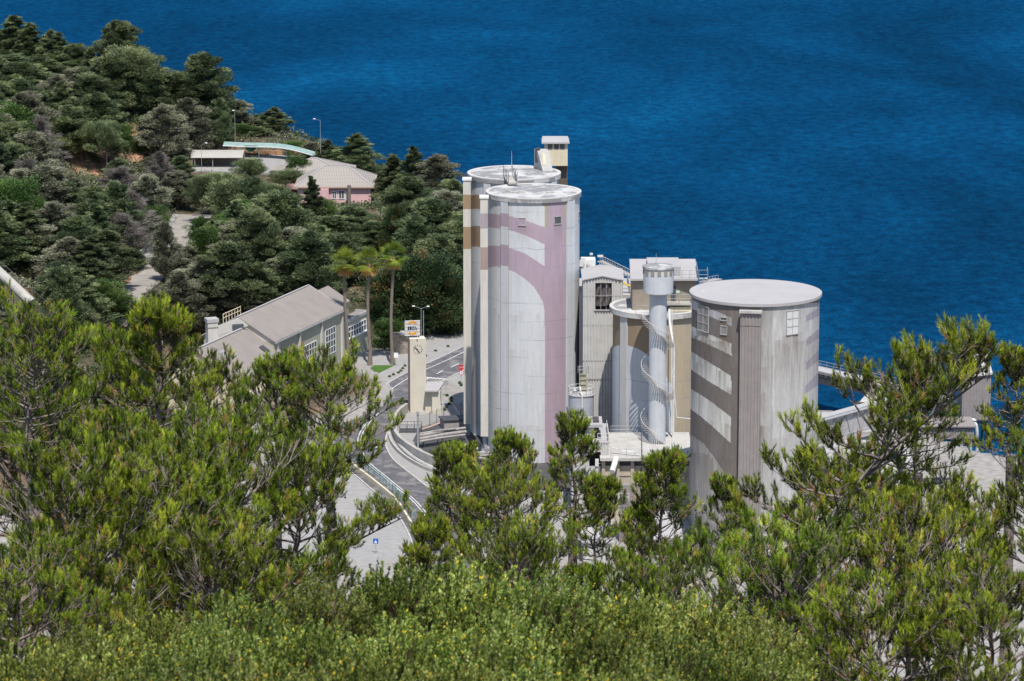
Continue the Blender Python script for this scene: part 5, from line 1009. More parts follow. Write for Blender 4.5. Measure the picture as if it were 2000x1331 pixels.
def hip(par, x0, x1, y0, y1, ze, zr, over=.6, inset=None):
    ins = inset if inset is not None else (y1-y0)/2; a = [(x0-over, y0-over, ze), (x1+over, y0-over, ze), (x1+over, y1+over, ze), (x0-over, y1+over, ze)]; ym = (y0+y1)/2; r0 = (x0+ins, ym, zr); r1 = (x1-ins, ym, zr)
    mb = MB().poly([a[0], a[1], r1, r0]).poly([a[1], a[2], r1]).poly([a[2], a[3], r0, r1]).poly([a[3], a[0], r0]).poly(a[::-1]); o = part('roof', mb, MATS['tile_roof'], par)
    f = MB()
    for i in range(4): p, q = Vector(a[i]), Vector(a[(i+1) % 4]); f.bar(p+Vector((0, 0, -.12)), q+Vector((0, 0, -.12)), .25, .22)
    part('fascia', f, MATS['stucco_rose_and_shade'], o)
    h_ = MB()
    for p, q in ((a[0], r0), (a[1], r1), (a[2], r1), (r0, r1)): h_.bar(Vector(p)+Vector((0, 0, .06)), Vector(q)+Vector((0, 0, .06)), .28, .14)
    part('ridge_tiles', h_, MATS['pale_slab'], o); return o
PH = thing('pink_house', 'pink rendered house with pale tiled hip roofs above the pines', 'house', (-36, 700, 12))
part('wall', MB().box((-36.9, 707.5, 11), (15.2, 15, 4.45)), MATS['pink_wall'], PH); hip(PH, -44.5, -29.3, 700, 715, 15.4, 18.6, inset=5.2)
part('rear_wall', MB().box((-42.5, 724.5, 11), (16, 14, 3.9)), MATS['pink_wall'], PH); hip(PH, -50.5, -34.5, 717.5, 731.5, 14.8, 17.7, inset=7.6)
for px, wd_, h0, h1 in ((667, 1.1, 12.8, 14.6), (653, .8, 12.8, 14.4), (679, .7, 12.1, 14.2)):
    x = at(px, 380, 700).x; fr = MB()
    for s in (-1, 0, 1): fr.box((x+s*wd_/2, 699.95, h0), (.09, .12, h1-h0))
    for z in (h0, h1-.08): fr.box((x, 699.93, z), (wd_+.2, .14, .1))
    f = part('window', fr, MATS['sign_white'], PH); part('pane', MB().box((x, 699.97, h0), (wd_, .06, h1-h0)), MATS['dark_glass'], f)
for y in (703, 706.5, 710):
    f = part('window', MB().box((-29.28, y, 13), (.1, 1.6, 1.6)), MATS['sign_white'], PH); part('pane', MB().box((-29.24, y, 13.15), (.1, 1.3, 1.3)), MATS['dark_glass'], f)
part('rose_porch', MB().box((-39.6, 699.3, 11.5), (3.2, 1.2, 3.6)), MATS['pink_wall'], PH, label='rose plastered bay beside the window')
trc = thing('stone_terrace', 'broken pale paved terrace and ramp beside the pink house', 'terrace', (-27, 700, 11.5)); mb = MB()
t0 = [at(x, y, Y) for x, y, Y in ((722, 405, 694), (745, 385, 708), (778, 385, 706), (770, 420, 690), (762, 452, 676), (742, 448, 678))]
for p in t0: p.z = 11.9 if p.y > 690 else 11.2
n0 = [(p.x, p.y, p.z-2) for p in t0]; mb.poly([tuple(p) for p in t0])
for i in range(6): j = (i+1) % 6; mb.poly([n0[i], n0[j], tuple(t0[j]), tuple(t0[i])])
part('paving', mb, MATS['dust_paving'], trc); random.seed(4); sb = MB()
for i in range(26): x, y = random.uniform(-29, -23), random.uniform(690, 708); sb.box((x, y, 11.9), (random.uniform(.4, 2), random.uniform(.3, .9), random.uniform(.1, .45)), random.uniform(-.5, .5))
part('rubble', sb, MATS['pale_concrete'], trc)
part('low_wall', MB().bar(at(742, 396, 700), at(770, 380, 712), .35, .9), MATS['pale_concrete'], trc)
# parking deck, carports
dk = [(-71, 738), (-45, 734), (-41, 752), (-44, 760), (-70, 762)]; struct('parking_deck', MB().prism(dk, 11.5, 12.75), MATS['dust_paving'])
single('deck_kerb_wall', MB().bar((-71, 739.3, 12.9), (-60, 739.0, 12.9), .3, .5), MATS['pale_concrete'], 'low white kerb wall in front of the grey carport', 'wall')
c1 = thing('grey_carport', 'long carport with a curved grey sheet roof on thin posts', 'carport', (-65, 745, 12.75)); a = at(372, 311, 742); b = at(474, 311, 742); zc1 = at(372, 309, 742).z; mb = MB(); prof = [(0, 0), (1.5, .45), (3.5, .75), (6, .8)]
for (d0, h0), (d1, h1) in zip(prof[:-1], prof[1:]): mb.hexa([(a.x, 742+d0, zc1+h0), (b.x, 742+d0, zc1+h0), (b.x, 742+d1, zc1+h1), (a.x, 742+d1, zc1+h1)], [(a.x, 742+d0, zc1+h0+.08), (b.x, 742+d0, zc1+h0+.08), (b.x, 742+d1, zc1+h1+.08), (a.x, 742+d1, zc1+h1+.08)])
basic('carport_sheet', (.42, .40, .36), .7, .08, .5, streak=.2); part('roof', mb, MATS['carport_sheet'], c1)
for px in (380, 415, 464): x = at(px, 311, 742).x; part('post', MB().box((x, 742.4, 12.7), (.12, .12, zc1-12.65)), MATS['galvanised'], c1)
part('back_wall', MB().box(((a.x+b.x)/2, 748, 12.7), (b.x-a.x, .2, zc1-12)), MATS['brown_render'], c1)
c2 = thing('green_carport', 'curving carport with a torn green shade canopy on the parking deck', 'carport', (-55, 752, 12.75)); mb = MB(); basic('green_net', (.26, .36, .34), .8, .2, .8); basic('dark_green_net', (.012, .05, .035), .9, .3, 1)
cp = catmull([at(436, 281, 757), at(480, 283, 757), at(530, 284, 756), at(570, 289, 753), (at(622, 303, 748).x, 748, at(622, 303, 748).z)], 8)
for p, q in zip(cp[:-1], cp[1:]): mb.hexa([(p.x, p.y-1.2, p.z-.35), (q.x, q.y-1.2, q.z-.35), (q.x, q.y+2.6, q.z-.1), (p.x, p.y+2.6, p.z-.1)], [(p.x, p.y-1.2, p.z-.28), (q.x, q.y-1.2, q.z-.28), (q.x, q.y+2.6, q.z+.1), (p.x, p.y+2.6, p.z+.1)])
part('canopy', mb, MATS['green_net'], c2); part('white_edge', MB().tube([p+Vector((0, -1.25, -.3)) for p in cp], .09, 5), MATS['white_metal'], c2)
sg = [at(x, y, 756) for x, y in ((476, 285), (502, 285), (499, 292), (494, 297), (487, 298), (482, 294))]; part('sagging_net', MB().poly([tuple(p) for p in sg]).poly([(p.x, p.y+.1, p.z) for p in sg][::-1]), MATS['dark_green_net'], c2)
for i in (2, 12, 22, 30): p = cp[i]; part('post', MB().tube([(p.x, p.y, 12.6), (p.x, p.y, p.z-.2)], .1, 6), MATS['galvanised'], c2)
part('back_bank', MB().box((-52, 761, 11.5), (22, 1.0, 2.2), -.05), MATS['orange_earth'], c2)
z2_ = lambda x, y: (350+x/3.328, 180+y/3.328)
for (x, yt, yb, Y, arms, lab) in ((147, 345, 560, 735, ((1.1, .45),), 'street lamp with one raised arm in front of the grey carport'), (365, 120, 385, 760, ((-.3, 0),), 'thin tall lamp post rising behind the green carport'), (919, 182, 400, 745, ((-1.3, .25),), 'tall lamp post against the sea above the pink house roof')):
    p = at(*z2_(x, yb), Y); lamp(lab, p, zat(*z2_(x, yt), Y), arms, .055)
# concrete tube on the wooded slope at far left
a, b = at(-40, 496, 566), at(62, 592, 560); pi_ = thing('sloping_conveyor_tube', 'thick pale concrete tube sloping down through the trees at the far left', 'pipe', tuple(b))
part('tube', MB().tube([a, b], .85, 14), MATS['concrete'], pi_); part('cable', MB().tube([a+Vector((0, 0, 1.7)), b+Vector((2.5, 0, .2))], .05, 4), MATS['dark_metal'], pi_)
mb = MB()
for t in (.3, .62, .97): q = a.lerp(b, t); mb.bar((q.x, q.y, Hs(q.x, q.y)-1), q, .5)
mb.bar(b+Vector((-.8, -.5, -1)), b+Vector((3.2, 0, -1.6)), .3); part('support', mb, MATS['dark_metal'], pi_)
# ---------------------------------------------------------------- vegetation
RG = np.random.default_rng(11)
leafmat('pine_needles_mid', [(0, (.044, .068, .034)), (.5, (.125, .165, .078)), (1, (.28, .32, .15))], .22, .7, .28)
leafmat('pine_needles_grey', [(0, (.08, .088, .058)), (.5, (.19, .197, .13)), (1, (.34, .34, .235))], .18, .8, .25)
leafmat('dry_twigs', [(0, (.10, .09, .08)), (.5, (.17, .155, .138)), (1, (.25, .23, .205))], .05, .9, .2)
leafmat('broad_leaves', [(0, (.035, .075, .02)), (.5, (.075, .14, .035)), (1, (.14, .22, .055))], .25, .6, .3)
leafmat('dark_broad_leaves', [(0, (.022, .044, .018)), (.6, (.05, .088, .034)), (.86, (.08, .11, .04)), (.93, (.20, .11, .045)), (1, (.24, .13, .05))], .2, .6, .15)
leafmat('palm_fronds', [(0, (.06, .10, .012)), (.5, (.17, .25, .03)), (1, (.36, .40, .06))], .3, .5, .1)
leafmat('dead_fronds', [(0, (.30, .19, .06)), (1, (.62, .38, .12))], .2, .8, .1)
leafmat('fresh_needles', [(0, (.028, .055, .007)), (.3, (.095, .145, .014)), (.6, (.26, .36, .026)), (.85, (.48, .57, .05)), (.97, (.66, .68, .09)), (1, (.48, .30, .10))], .22, .5, .12)
leafmat('shrub_leaves', [(0, (.035, .06, .010)), (.3, (.14, .20, .03)), (.65, (.33, .41, .085)), (.88, (.56, .61, .24)), (.955, (.72, .74, .42)), (.975, (.75, .58, .05)), (1, (.8, .6, .05))], .25, .5, .34)
basic('bark_grey', (.24, .20, .18), .95, .35, 3, bump=.5); basic('bark_brown', (.14, .095, .07), .95, .3, 3, bump=.4); basic('palm_bark', (.20, .165, .14), .95, .2, 3); basic('cone_brown', (.045, .03, .022), .9, .3, 5)
basic('deadwood', (.40, .36, .34), .9, .2, 2)
def unit(v): return v/np.maximum(np.linalg.norm(v, axis=-1, keepdims=True), 1e-9)
def rdir(n, rg): return unit(rg.normal(size=(n, 3)))
def leaves(C, D, size, asp, rg, flat=.0):      # one triangle per leaf spray; C centre, D long axis
    n = len(C); s = size*rg.uniform(.6, 1.3, (n, 1)); r = unit(np.cross(D, rdir(n, rg))); a = C-D*s*.5; V = np.stack([a-r*s*asp*.5, a+r*s*asp*.5, C+D*s*.6], 1).reshape(-1, 3)
    return V, np.arange(3*n).reshape(-1, 3)
def leafquads(C, D, size, asp, rg):
    n = len(C); s = size*rg.uniform(.6, 1.3, (n, 1)); r = unit(np.cross(D, rdir(n, rg)))*s*asp*.5; V = np.stack([C-D*s*.5, C+r, C+D*s*.5, C-r], 1).reshape(-1, 3)
    return V, np.arange(4*n).reshape(-1, 4)
def np_tubes(A, B, ra, rb, k=3):               # many straight tapering tubes at once
    n = len(A); d = unit(B-A); ref = np.where(np.abs(d[:, 2:3]) > .9, np.array([[1., 0, 0]]), np.array([[0, 0, 1.]])); r = unit(np.cross(d, ref)); u = np.cross(r, d); V = []
    for P, rr in ((A, ra), (B, rb)):
        for j in range(k): a = 2*math.pi*j/k; V.append(P+(r*math.cos(a)+u*math.sin(a))*np.reshape(rr, (-1, 1)))
    V = np.stack(V, 1).reshape(-1, 3); base = np.arange(n)[:, None]*2*k; F = []
    for j in range(k): F.append(np.concatenate([base+j, base+(j+1) % k, base+k+(j+1) % k, base+k+j], 1))
    return V, np.stack(F, 1).reshape(-1, 4)
# --- middle distance trees: unit crown built in metres, trunk base at the origin
def crown_mid(kind, Ht, W, seed, npad=46, nleaf=190):
    rg = np.random.default_rng(seed); P = []; D = []; var = []; limbsA = []; limbsB = []
    lean = rg.uniform(-.06, .06, 2)
    for i in range(npad):
        t = (i+rg.uniform(0, 1))/npad
        if kind == 'cone': z = Ht*(.16+.84*t); r = W/2*(1-t)**.75*(.55+.5*rg.random()); s = W*(.05+.16*(1-t))
        elif kind == 'pine': z = Ht*(.22+.76*t); r = W/2*min(1, (t+.22)*1.7)*(1.02-t)**.62*(.2+.9*rg.random()); s = W*rg.uniform(.09, .16)*(1.1-.45*t)
        elif kind == 'umbrella': z = Ht*(.5+.46*t**.7); r = W/2*math.sqrt(max(0, 1-t*t*.9))*(.1+.9*rg.random()**.6); s = W*rg.uniform(.11, .17)
        else: z = Ht*(.1+.86*t); r = W/2*math.sqrt(max(0, 1-((t-.35)/.7)**2))*(.2+.8*rg.random()); s = W*rg.uniform(.12, .2)
        a = i*2.4+rg.uniform(-.6, .6); c = np.array([r*math.cos(a)+lean[0]*z, r*math.sin(a)+lean[1]*z, z-s*.2]); n = int(nleaf*rg.uniform(.7, 1.3))
        d = rdir(n, rg); d[:, 2] = np.abs(d[:, 2])*rg.choice([1, 1, 1, -.6], n); rad = s*rg.uniform(.35, 1.08, (n, 1))**.6
        fl = .78 if kind in ('pine', 'cone') else .85
        sub = rdir(7, rg); near = np.abs(d@sub.T).max(1, keepdims=True); rad = rad*(.75+.35*near)
        out = unit(np.array([math.cos(a), math.sin(a), .55])); o2 = unit(np.array([math.cos(a), math.sin(a), .35])); q_ = d*rad*np.array([.95, .95, fl]); q_ = q_+np.maximum(q_@o2, -.3*s)[:, None]*o2*.75; P.append(c+q_); D.append(unit(d*.5+out*.6+rdir(n, rg)*.55)); pv = rg.uniform(.1, .85)
        var.append(np.clip(pv+rg.normal(0, .14, n)+d[:, 2]*.08, 0, 1)); limbsA.append([lean[0]*z*.7, lean[1]*z*.7, max(z-s-r*.35, Ht*.1)]); limbsB.append(c-[0, 0, s*.2])  # clump tones carry gap shade and highlights as colour; upward sprays lighter
    P = np.concatenate(P); D = np.concatenate(D); var = np.concatenate(var)
    return P, D, var, np.array(limbsA), np.array(limbsB), lean, rg
def tree_meshes(tag_, kind, Ht, W, seed, mat, npad=46, nleaf=190, size=.5, asp=.34, bare=0.0):
    P, D, var, A, Bq, lean, rg = crown_mid(kind, Ht, W, seed, npad, nleaf)
    if bare: k = rg.random(len(P)) > bare; P, D, var = P[k], D[k], var[k]
    if kind == 'broad': V, F = leafquads(P, D, size, .7, rg)
    else: V, F = leaves(P, D, size, asp, rg)
    cm = mesh_np(tag_+'_crown', V, F, MATS[mat], var=var); W = float(np.mean([np.percentile(P[:, i_], 98)-np.percentile(P[:, i_], 2) for i_ in (0, 1)])); Hm = float(np.percentile(P[:, 2], 99.7))
    zt = Ht*.93; nseg = 7; ts = np.linspace(0, 1, nseg+1); T = np.stack([lean[0]*zt*ts, lean[1]*zt*ts, zt*ts], 1); r0 = .018*Ht+.06
    V1, F1 = np_tubes(T[:-1], T[1:], r0*(1-ts[:-1]*.85), r0*(1-ts[1:]*.85), 7); V2, F2 = np_tubes(A, Bq, np.full(len(A), r0*.32), np.full(len(A), r0*.12), 4)
    tm = mesh_np(tag_+'_trunk', np.concatenate([V1, V2]), np.concatenate([F1, F2+len(V1)]), MATS['deadwood' if mat == 'dry_twigs' else 'bark_grey']); return cm, tm, Hm, W
KINDS = {
 'cone': [tree_meshes('conical_pine', 'cone', 10, 4.6, s, 'pine_needles_mid', 52, 520, .30) for s in (1, 2, 3)],
 'pine': [tree_meshes('bushy_pine', 'pine', 10, 8.2, s, 'pine_needles_mid', 66, 560, .32) for s in (4, 5, 6, 7)],
 'grey': [tree_meshes('grey_pine', 'pine', 10, 7.6, s, 'pine_needles_grey', 62, 500, .32) for s in (8, 9, 10)],
 'round': [tree_meshes('round_pine', 'umbrella', 10, 8.5, s, 'pine_needles_mid', 54, 600, .30) for s in (12, 13)],
 'dry': [tree_meshes('dry_tree', 'pine', 10, 6.5, s, 'dry_twigs', 44, 260, .6, .08) for s in (14, 15)],
 'broad': [tree_meshes('leafy_tree', 'broad', 10, 9, s, 'broad_leaves', 46, 460, .30) for s in (16, 17)],
 'dark': [tree_meshes('dark_tree', 'broad', 10, 10, s, 'dark_broad_leaves', 64, 560, .30) for s in (18, 19)],
}
NAME = {'cone': 'conical_pine', 'pine': 'bushy_pine', 'grey': 'grey_pine', 'round': 'round_pine', 'dry': 'dry_tree', 'broad': 'leafy_tree', 'dark': 'dark_tree'}
LOOK = {'cone': 'slim conical dark pine', 'pine': 'bushy olive green pine', 'grey': 'grey green pine', 'round': 'round headed green pine', 'dry': 'leafless grey brown tree', 'broad': 'bright green leafy tree', 'dark': 'dark green broad tree'}
MARKS = {'pink house': (665, 375), 'grey carport': (420, 315), 'green carport': (540, 290), 'hillside road': (285, 530), 'clock tower': (812, 720), 'hall roof': (560, 640), 'palm trio': (725, 550), 'rear painted silo': (915, 520), 'orange earth scar': (165, 320), 'concrete tube': (40, 560), 'hall chimney': (412, 645), 'stone terrace': (758, 420), 'road top end': (365, 440)}
TREES = []; ordn = ['nearest', 'second', 'third', 'fourth', 'fifth', 'sixth', 'seventh', 'eighth', 'ninth', 'tenth', 'eleventh', 'twelfth', 'thirteenth', 'fourteenth', 'fifteenth', 'sixteenth', 'seventeenth', 'eighteenth', 'nineteenth', 'twentieth']
tr_i = 0
def put_tree(kind, px, pbase, ptop, pw, label=None, Y=None):
    global tr_i
    p = at(px, pbase, Y) if Y and (pbase < 430 or hit(px, pbase) is None) else hit(px, pbase)
    if Y and pbase >= 430: Y = None
    if p is None: return
    if Y: p.z = Hs(p.x, p.y)
    zt = zat(px, ptop, p.y); k = ppm((p.x, p.y, (p.z+zt)/2)); hgt = max(2.0, zt-p.z); wid = pw/k
    cm, tm, h0, w0 = KINDS[kind][tr_i % len(KINDS[kind])]; tr_i += 1
    t = link(NAME[kind], None, None, (p.x, p.y, p.z-.3)); t['category'] = 'tree'; t.rotation_euler = (0, 0, RG.uniform(0, 6.28)); t.scale = (wid/w0, wid/w0, hgt/h0)
    link('crown', cm, t); link('trunk', tm, t); TREES.append((t, kind, px, (pbase+ptop)/2, label))
hand = [
 ('cone', 2, 200, 52, 50, 'slim pine half cut by the left edge on the skyline', 798), ('cone', 46, 210, 62, 44, 'slim pine filling between the two tallest at the far left', 792), ('pine', 150, 215, 84, 60, 'loose pine between the slim pines and the tall irregular pine', 788), ('pine', 80, 250, 110, 90, 'broad pine below the slim skyline pines', 775), ('pine', 20, 260, 105, 90, 'broad pine at the left edge below the skyline', 775), ('grey', 155, 260, 130, 80, 'grey pine below the skyline dip', 770), ('pine', 300, 300, 128, 80, 'dark pine between the round pine and the wind shaped pine', 765), ('pine', 500, 610, 520, 80, 'pine right behind the middle of the long hall roof', None), ('grey', 455, 640, 560, 80, 'grey pine squeezed between hall chimney and slope', None), ('pine', 545, 588, 515, 70, 'pine behind the scaffold rail of the hall', None), ('grey', 398, 660, 580, 70, 'grey pine left of the hall chimney', None), ('pine', 620, 580, 500, 80, 'pine beyond the far gable of the hall', None), ('pine', 350, 660, 585, 80, 'pine over the valley floor left of the chimney', None),
 ('cone', 28, 200, 28, 90, 'tallest slim pine at the far left edge, its tip against the sea', 800), ('cone', 66, 200, 42, 72, 'slim pine with a pointed top, second from the left on the skyline', 795), ('cone', 96, 205, 56, 60, 'slim pine, third from the left on the skyline', 790), ('cone', 118, 205, 62, 56, 'thin pine, fourth from the left on the skyline', 790),
 ('pine', 142, 230, 118, 78, 'low dark pine dipping in the skyline beside the slim pines', 785), ('pine', 238, 230, 40, 88, 'tall irregular pine standing highest above the round pine on the skyline', 785), ('cone', 212, 210, 58, 42, 'thin pine leaning on the tall irregular skyline pine', 788), ('cone', 185, 225, 90, 48, 'pine in the dip left of the tall irregular skyline pine', 780),
 ('round', 262, 270, 92, 120, 'wide round headed pine dark against the sea', 765), ('pine', 222, 300, 108, 100, 'broad pine under the tall skyline pine', 760),
 ('pine', 402, 320, 102, 98, 'big wind shaped pine leaning seaward above the grey carport', 768), ('pine', 350, 310, 142, 90, 'broad pine shouldering the wind shaped pine', 765), ('grey', 372, 320, 190, 80, 'grey pine under the wind shaped pine above the carport', 758), ('pine', 430, 315, 190, 46, 'ragged lower pine on the seaward side of the wind shaped pine', 762),
 ('grey', 462, 300, 194, 44, 'thin grey see-through pine with bare boughs beyond the carports', 775), ('grey', 492, 300, 232, 34, 'small ragged grey pine between the thin lamp and the column shaped pine', 775), ('broad', 470, 292, 262, 46, 'low leafy tree seaward of the green carport post', 768), ('pine', 505, 292, 262, 40, 'low pine seaward of the sagging green net', 768), ('broad', 575, 296, 274, 44, 'low leafy tree seaward of the green canopy end', 762), ('grey', 605, 304, 276, 40, 'low grey pine between green canopy and tall lamp', 756), ('cone', 532, 300, 208, 60, 'column shaped pine alone against the sea above the green carport', 775),
 ('cone', 636, 312, 272, 50, 'small pointed pine beside the tall lamp above the pink house', 748), ('pine', 652, 320, 290, 34, 'low pine between the tall lamp and the conical pine', 745), ('cone', 690, 345, 258, 84, 'conical pine rising just behind the pink house roof', 742), ('pine', 712, 340, 300, 36, 'small pine at the seaward eave of the pink house', 738),
 ('cone', 776, 400, 300, 64, 'conical pine right of the pink house against the sea', 700), ('cone', 815, 420, 284, 66, 'highest pointed pine between pink house and silos', 695), ('grey', 850, 420, 300, 70, 'grey cedar like pine with level boughs left of the silos', 690), ('pine', 800, 450, 345, 90, 'bushy pine below the two pointed pines left of the silos', 682), ('pine', 880, 470, 350, 72, 'pine touching the rear silo duct at roof level', 680), ('pine', 845, 520, 385, 110, 'large bushy pine in the middle of the slope left of the silos', 668), ('pine', 890, 560, 430, 90, 'pine close against the rear silo duct half way down', 660), ('pine', 815, 540, 420, 70, 'dark pine right above the tallest palm', 664),
 ('round', 493, 390, 307, 54, 'small round green pine standing on the parking deck edge', 722), ('broad', 392, 475, 422, 48, 'leafy tree beside the top end of the hillside road', None), ('broad', 580, 400, 300, 44, 'small leafy tree with thin boughs before the green carport', 722), ('round', 558, 420, 330, 62, 'round green pine just left of the pink house roof', 712), ('round', 430, 430, 335, 70, 'twin headed round pine below the grey carport', 712), ('round', 395, 440, 340, 56, 'round pine below the lamp of the grey carport', 710), ('cone', 612, 470, 342, 48, 'narrow ivy dark pine in front of the pink house corner', 690), ('broad', 628, 455, 385, 56, 'glossy green tree at the pink house wall', 692),
 ('round', 460, 480, 352, 110, 'wide sunlit pine above the dark gully', 690), ('pine', 545, 540, 372, 120, 'great dark tiered pine in the gully left of the pink house', 668), ('pine', 505, 560, 410, 100, 'tiered pine beside the great dark pine of the gully', 660), ('pine', 690, 480, 402, 90, 'bushy pine right below the pink house wall', 680), ('pine', 650, 500, 420, 80, 'bushy pine below the pink house porch', 675), ('pine', 735, 490, 432, 60, 'low pine below the terrace', 672), ('dark', 775, 500, 398, 50, 'dark narrow tree at the foot of the terrace', 676),
 ('pine', 600, 600, 450, 110, 'shaded pine directly above the hall ridge', 645), ('pine', 660, 560, 455, 100, 'pine behind the palm trio', 655), ('grey', 560, 590, 500, 80, 'grey pine crowding the far end of the hall roof', 640), ('pine', 450, 620, 470, 120, 'broad pine left of the hall roof', 630), ('grey', 400, 620, 500, 90, 'grey pine above the chimney', 620), ('grey', 325, 560, 432, 48, 'thin pine standing on the kerb of the hillside road', 636),
 ('dark', 830, 650, 495, 150, 'huge dark broad tree with rusty tips beside the road', 634), ('dark', 770, 640, 525, 90, 'dark broad tree behind the clock tower', 640), ('dark', 880, 655, 540, 80, 'dark broad tree reaching the rear silo duct', 634), ('dark', 742, 640, 575, 50, 'dark shrubby tree between the palms and the stone pier', 630), ('broad', 760, 680, 620, 60, 'grey green low tree beside the stone pier', 612), ('grey', 800, 610, 545, 60, 'grey pine between the dark trees and the palms', 650),
 ('broad', 200, 620, 545, 80, 'leafy tree at the lower end of the hillside road', 590), ('broad', 230, 640, 570, 60, 'thin leafy tree hanging over the road end', 584), ('dry', 140, 470, 400, 60, 'bare tree with a silvery forked top', 640), ('dry', 60, 400, 310, 80, 'pale grey leafless tree at the left', 660), ('dry', 230, 390, 325, 80, 'leafless grey tree below the orange earth scar', 680), ('dry', 310, 390, 295, 60, 'pointed leafless tree beside the white scree', 700), ('dry', 345, 400, 330, 60, 'drooping leafless tree below the grey carport', 700),
 ('round', 210, 320, 235, 66, 'dense round dark pine above the white scree', 735), ('broad', 275, 310, 262, 40, 'bright bush tree beside the white scree', 742), ('broad', 85, 450, 385, 56, 'rounded bright green tree at the left among grey pines', 650), ('broad', 300, 470, 400, 50, 'bright green tree over the orange bank', 672), ('broad', 400, 540, 440, 60, 'bright green tree right of the hillside road', 650), ('pine', 140, 330, 205, 90, 'pine before the orange earth scar', 738)]
for h in hand: put_tree(h[0], h[1], h[2], h[3], h[4], h[5], h[6])
KEEP = [(372, 292, 480, 345), (436, 278, 625, 318), (470, 300, 600, 345), (585, 300, 742, 405), (722, 380, 782, 452), (700, 640, 930, 900), (388, 560, 722, 720), (655, 470, 800, 560), (0, 520, 92, 602), (130, 288, 212, 348), (252, 258, 275, 332)]
roadpx = [proj(p.x, p.y, p.z) for p in hill]
def blocked(x0, y0, x1, y1):
    for a, b, c, d in KEEP:
        if x0 < c-4 and x1 > a+4 and y0 < d-4 and y1 > b+4: return True
    for rx, ry in roadpx:
        if x0-10 < rx < x1+10 and y0 < ry < y1+4: return True
    return False
sky = lambda x: np.interp(x, [0, 130, 160, 210, 330, 440, 470, 560, 740, 760, 830, 900], [95, 110, 130, 110, 160, 200, 300, 320, 400, 420, 330, 370])
placed = [(t[2], t[3]) for t in TREES]; tries = 0
rg = np.random.default_rng(77)
while tries < 9000 and len(TREES) < 290:
    tries += 1; px = rg.uniform(-25, 905); py = rg.uniform(150, 680); hh = rg.uniform(96, 152)*(1 if py > 300 else .85); ww = rg.uniform(66, 104)
    cy = py-hh/2
    if py-hh < sky(px)+12: continue
    if any((px-a)**2+((cy-b)*1.25)**2 < 31**2 for a, b in placed): continue
    if blocked(px-ww*.42, py-hh, px+ww*.42, py):
        hh *= .5; ww *= .6
        if blocked(px-ww*.42, py-hh, px+ww*.42, py): continue
    if px > 720 and py > 640: continue
    if px > 380 and py > 640 and px < 720: continue
    if px > 540 and py > 600: continue
    q = rg.random(); low = .5+.5*math.sin(px*.017+py*.01)
    if px < 380 and py > 300: kind = 'grey' if q < .32 else 'pine' if q < .64 else 'dry' if q < .71 else 'cone' if q < .9 else 'broad'
    elif px > 640: kind = 'pine' if q < .75 else 'grey' if q < .85 else 'broad'
    else: kind = 'pine' if q < .52 else 'grey' if q < .68 else 'cone' if q < .85 else 'round' if q < .93 else 'broad'
    n0_ = len(TREES); put_tree(kind, px, py, py-hh, ww)
    if len(TREES) > n0_: placed.append((px, cy))
# labels for the scattered ones: look, nearest landmark, side of it and order outward
bins = {}
for i, (t, kind, px, py, lab) in enumerate(TREES):
    t['group'] = 'pines and trees on the wooded headland'
    if lab: t['label'] = lab; continue
    mk = min(MARKS, key=lambda m_: (MARKS[m_][0]-px)**2+(MARKS[m_][1]-py)**2); dx = px-MARKS[mk][0]; dy = py-MARKS[mk][1]
    side_ = ('right of' if dx > 0 else 'left of') if abs(dx) > abs(dy) else ('below' if dy > 0 else 'above')
    bins.setdefault((mk, side_, kind), []).append((math.hypot(dx, dy), i))
for (mk, side_, kind), L_ in bins.items():
    L_.sort()
    for k, (d, i) in enumerate(L_): TREES[i][0]['label'] = (f"{LOOK[kind]} {side_} the {mk}" if len(L_) == 1 else f"{LOOK[kind]} {side_} the {mk}, {ordn[k % 20]} of its look outward")
# --- palms
def palm(px, pb, pt, label, seed):
    rg = np.random.default_rng(seed); b = gz(px+(.0), pb); zt = zat(px, pt, b.y)-2.6
    t = thing('fan_palm', label, 'palm', tuple(b), 'three fan palms by the road'); n = 8; pts = [Vector((b.x+.25*math.sin(i*.6+seed), b.y, zt*i/n)) for i in range(n+1)]
    pts[0].x = b.x; part('trunk', MB().tube(pts, [.52, .33]+[.27]*(n-1), 9), MATS['palm_bark'], t)
    top = np.array(pts[-1]); k = 46; V = []; F = []; var = []
    def fan(nf, elev0, elev1, ln, name, mat, spread=1.0, droop=.3):
        Vs = []; Fs = []; vr = []; c0 = 0
        for i in range(nf):
            a = i*2.4+rg.uniform(-.3, .3); e = rg.uniform(elev0, elev1); d = np.array([math.cos(a)*math.cos(e), math.sin(a)*math.cos(e), math.sin(e)]); L0 = ln*rg.uniform(.8, 1.1); base = top+d*L0*.45; r = unit(np.cross(d, [0, 0, 1.])); u_ = np.cross(r, d); v0 = rg.uniform(.1, .9)
            Vs += [top-r*.03, top+r*.03, base]; Fs.append((c0, c0+1, c0+2)); c0 += 3; vr.append(v0)
            for j in range(17):
                f = (j/16-.5)*2.6*spread; tip = base+(d*math.cos(f)+r*math.sin(f))*L0*.55*rg.uniform(.85, 1.1)-np.array([0, 0, droop*L0*abs(math.sin(f))*.4+.1]); wv = unit(np.cross(tip-base, u_))*.05
                mid_ = (base+tip)/2; Vs += [base, mid_+wv, tip, mid_-wv]; Fs.append((c0, c0+1, c0+2)); Fs.append((c0, c0+2, c0+3)); c0 += 4; vr += [v0, v0]
        V_ = np.array(Vs)-np.array(wpos(t)); link(name, mesh_np(name, V_, np.array(Fs), MATS[mat], var=np.array(vr)), t)
    fan(44, -.55, 1.4, 3.3, 'crown', 'palm_fronds'); fan(26, -1.35, -.5, 2.5, 'dead_fronds', 'dead_fronds', .8, .8)
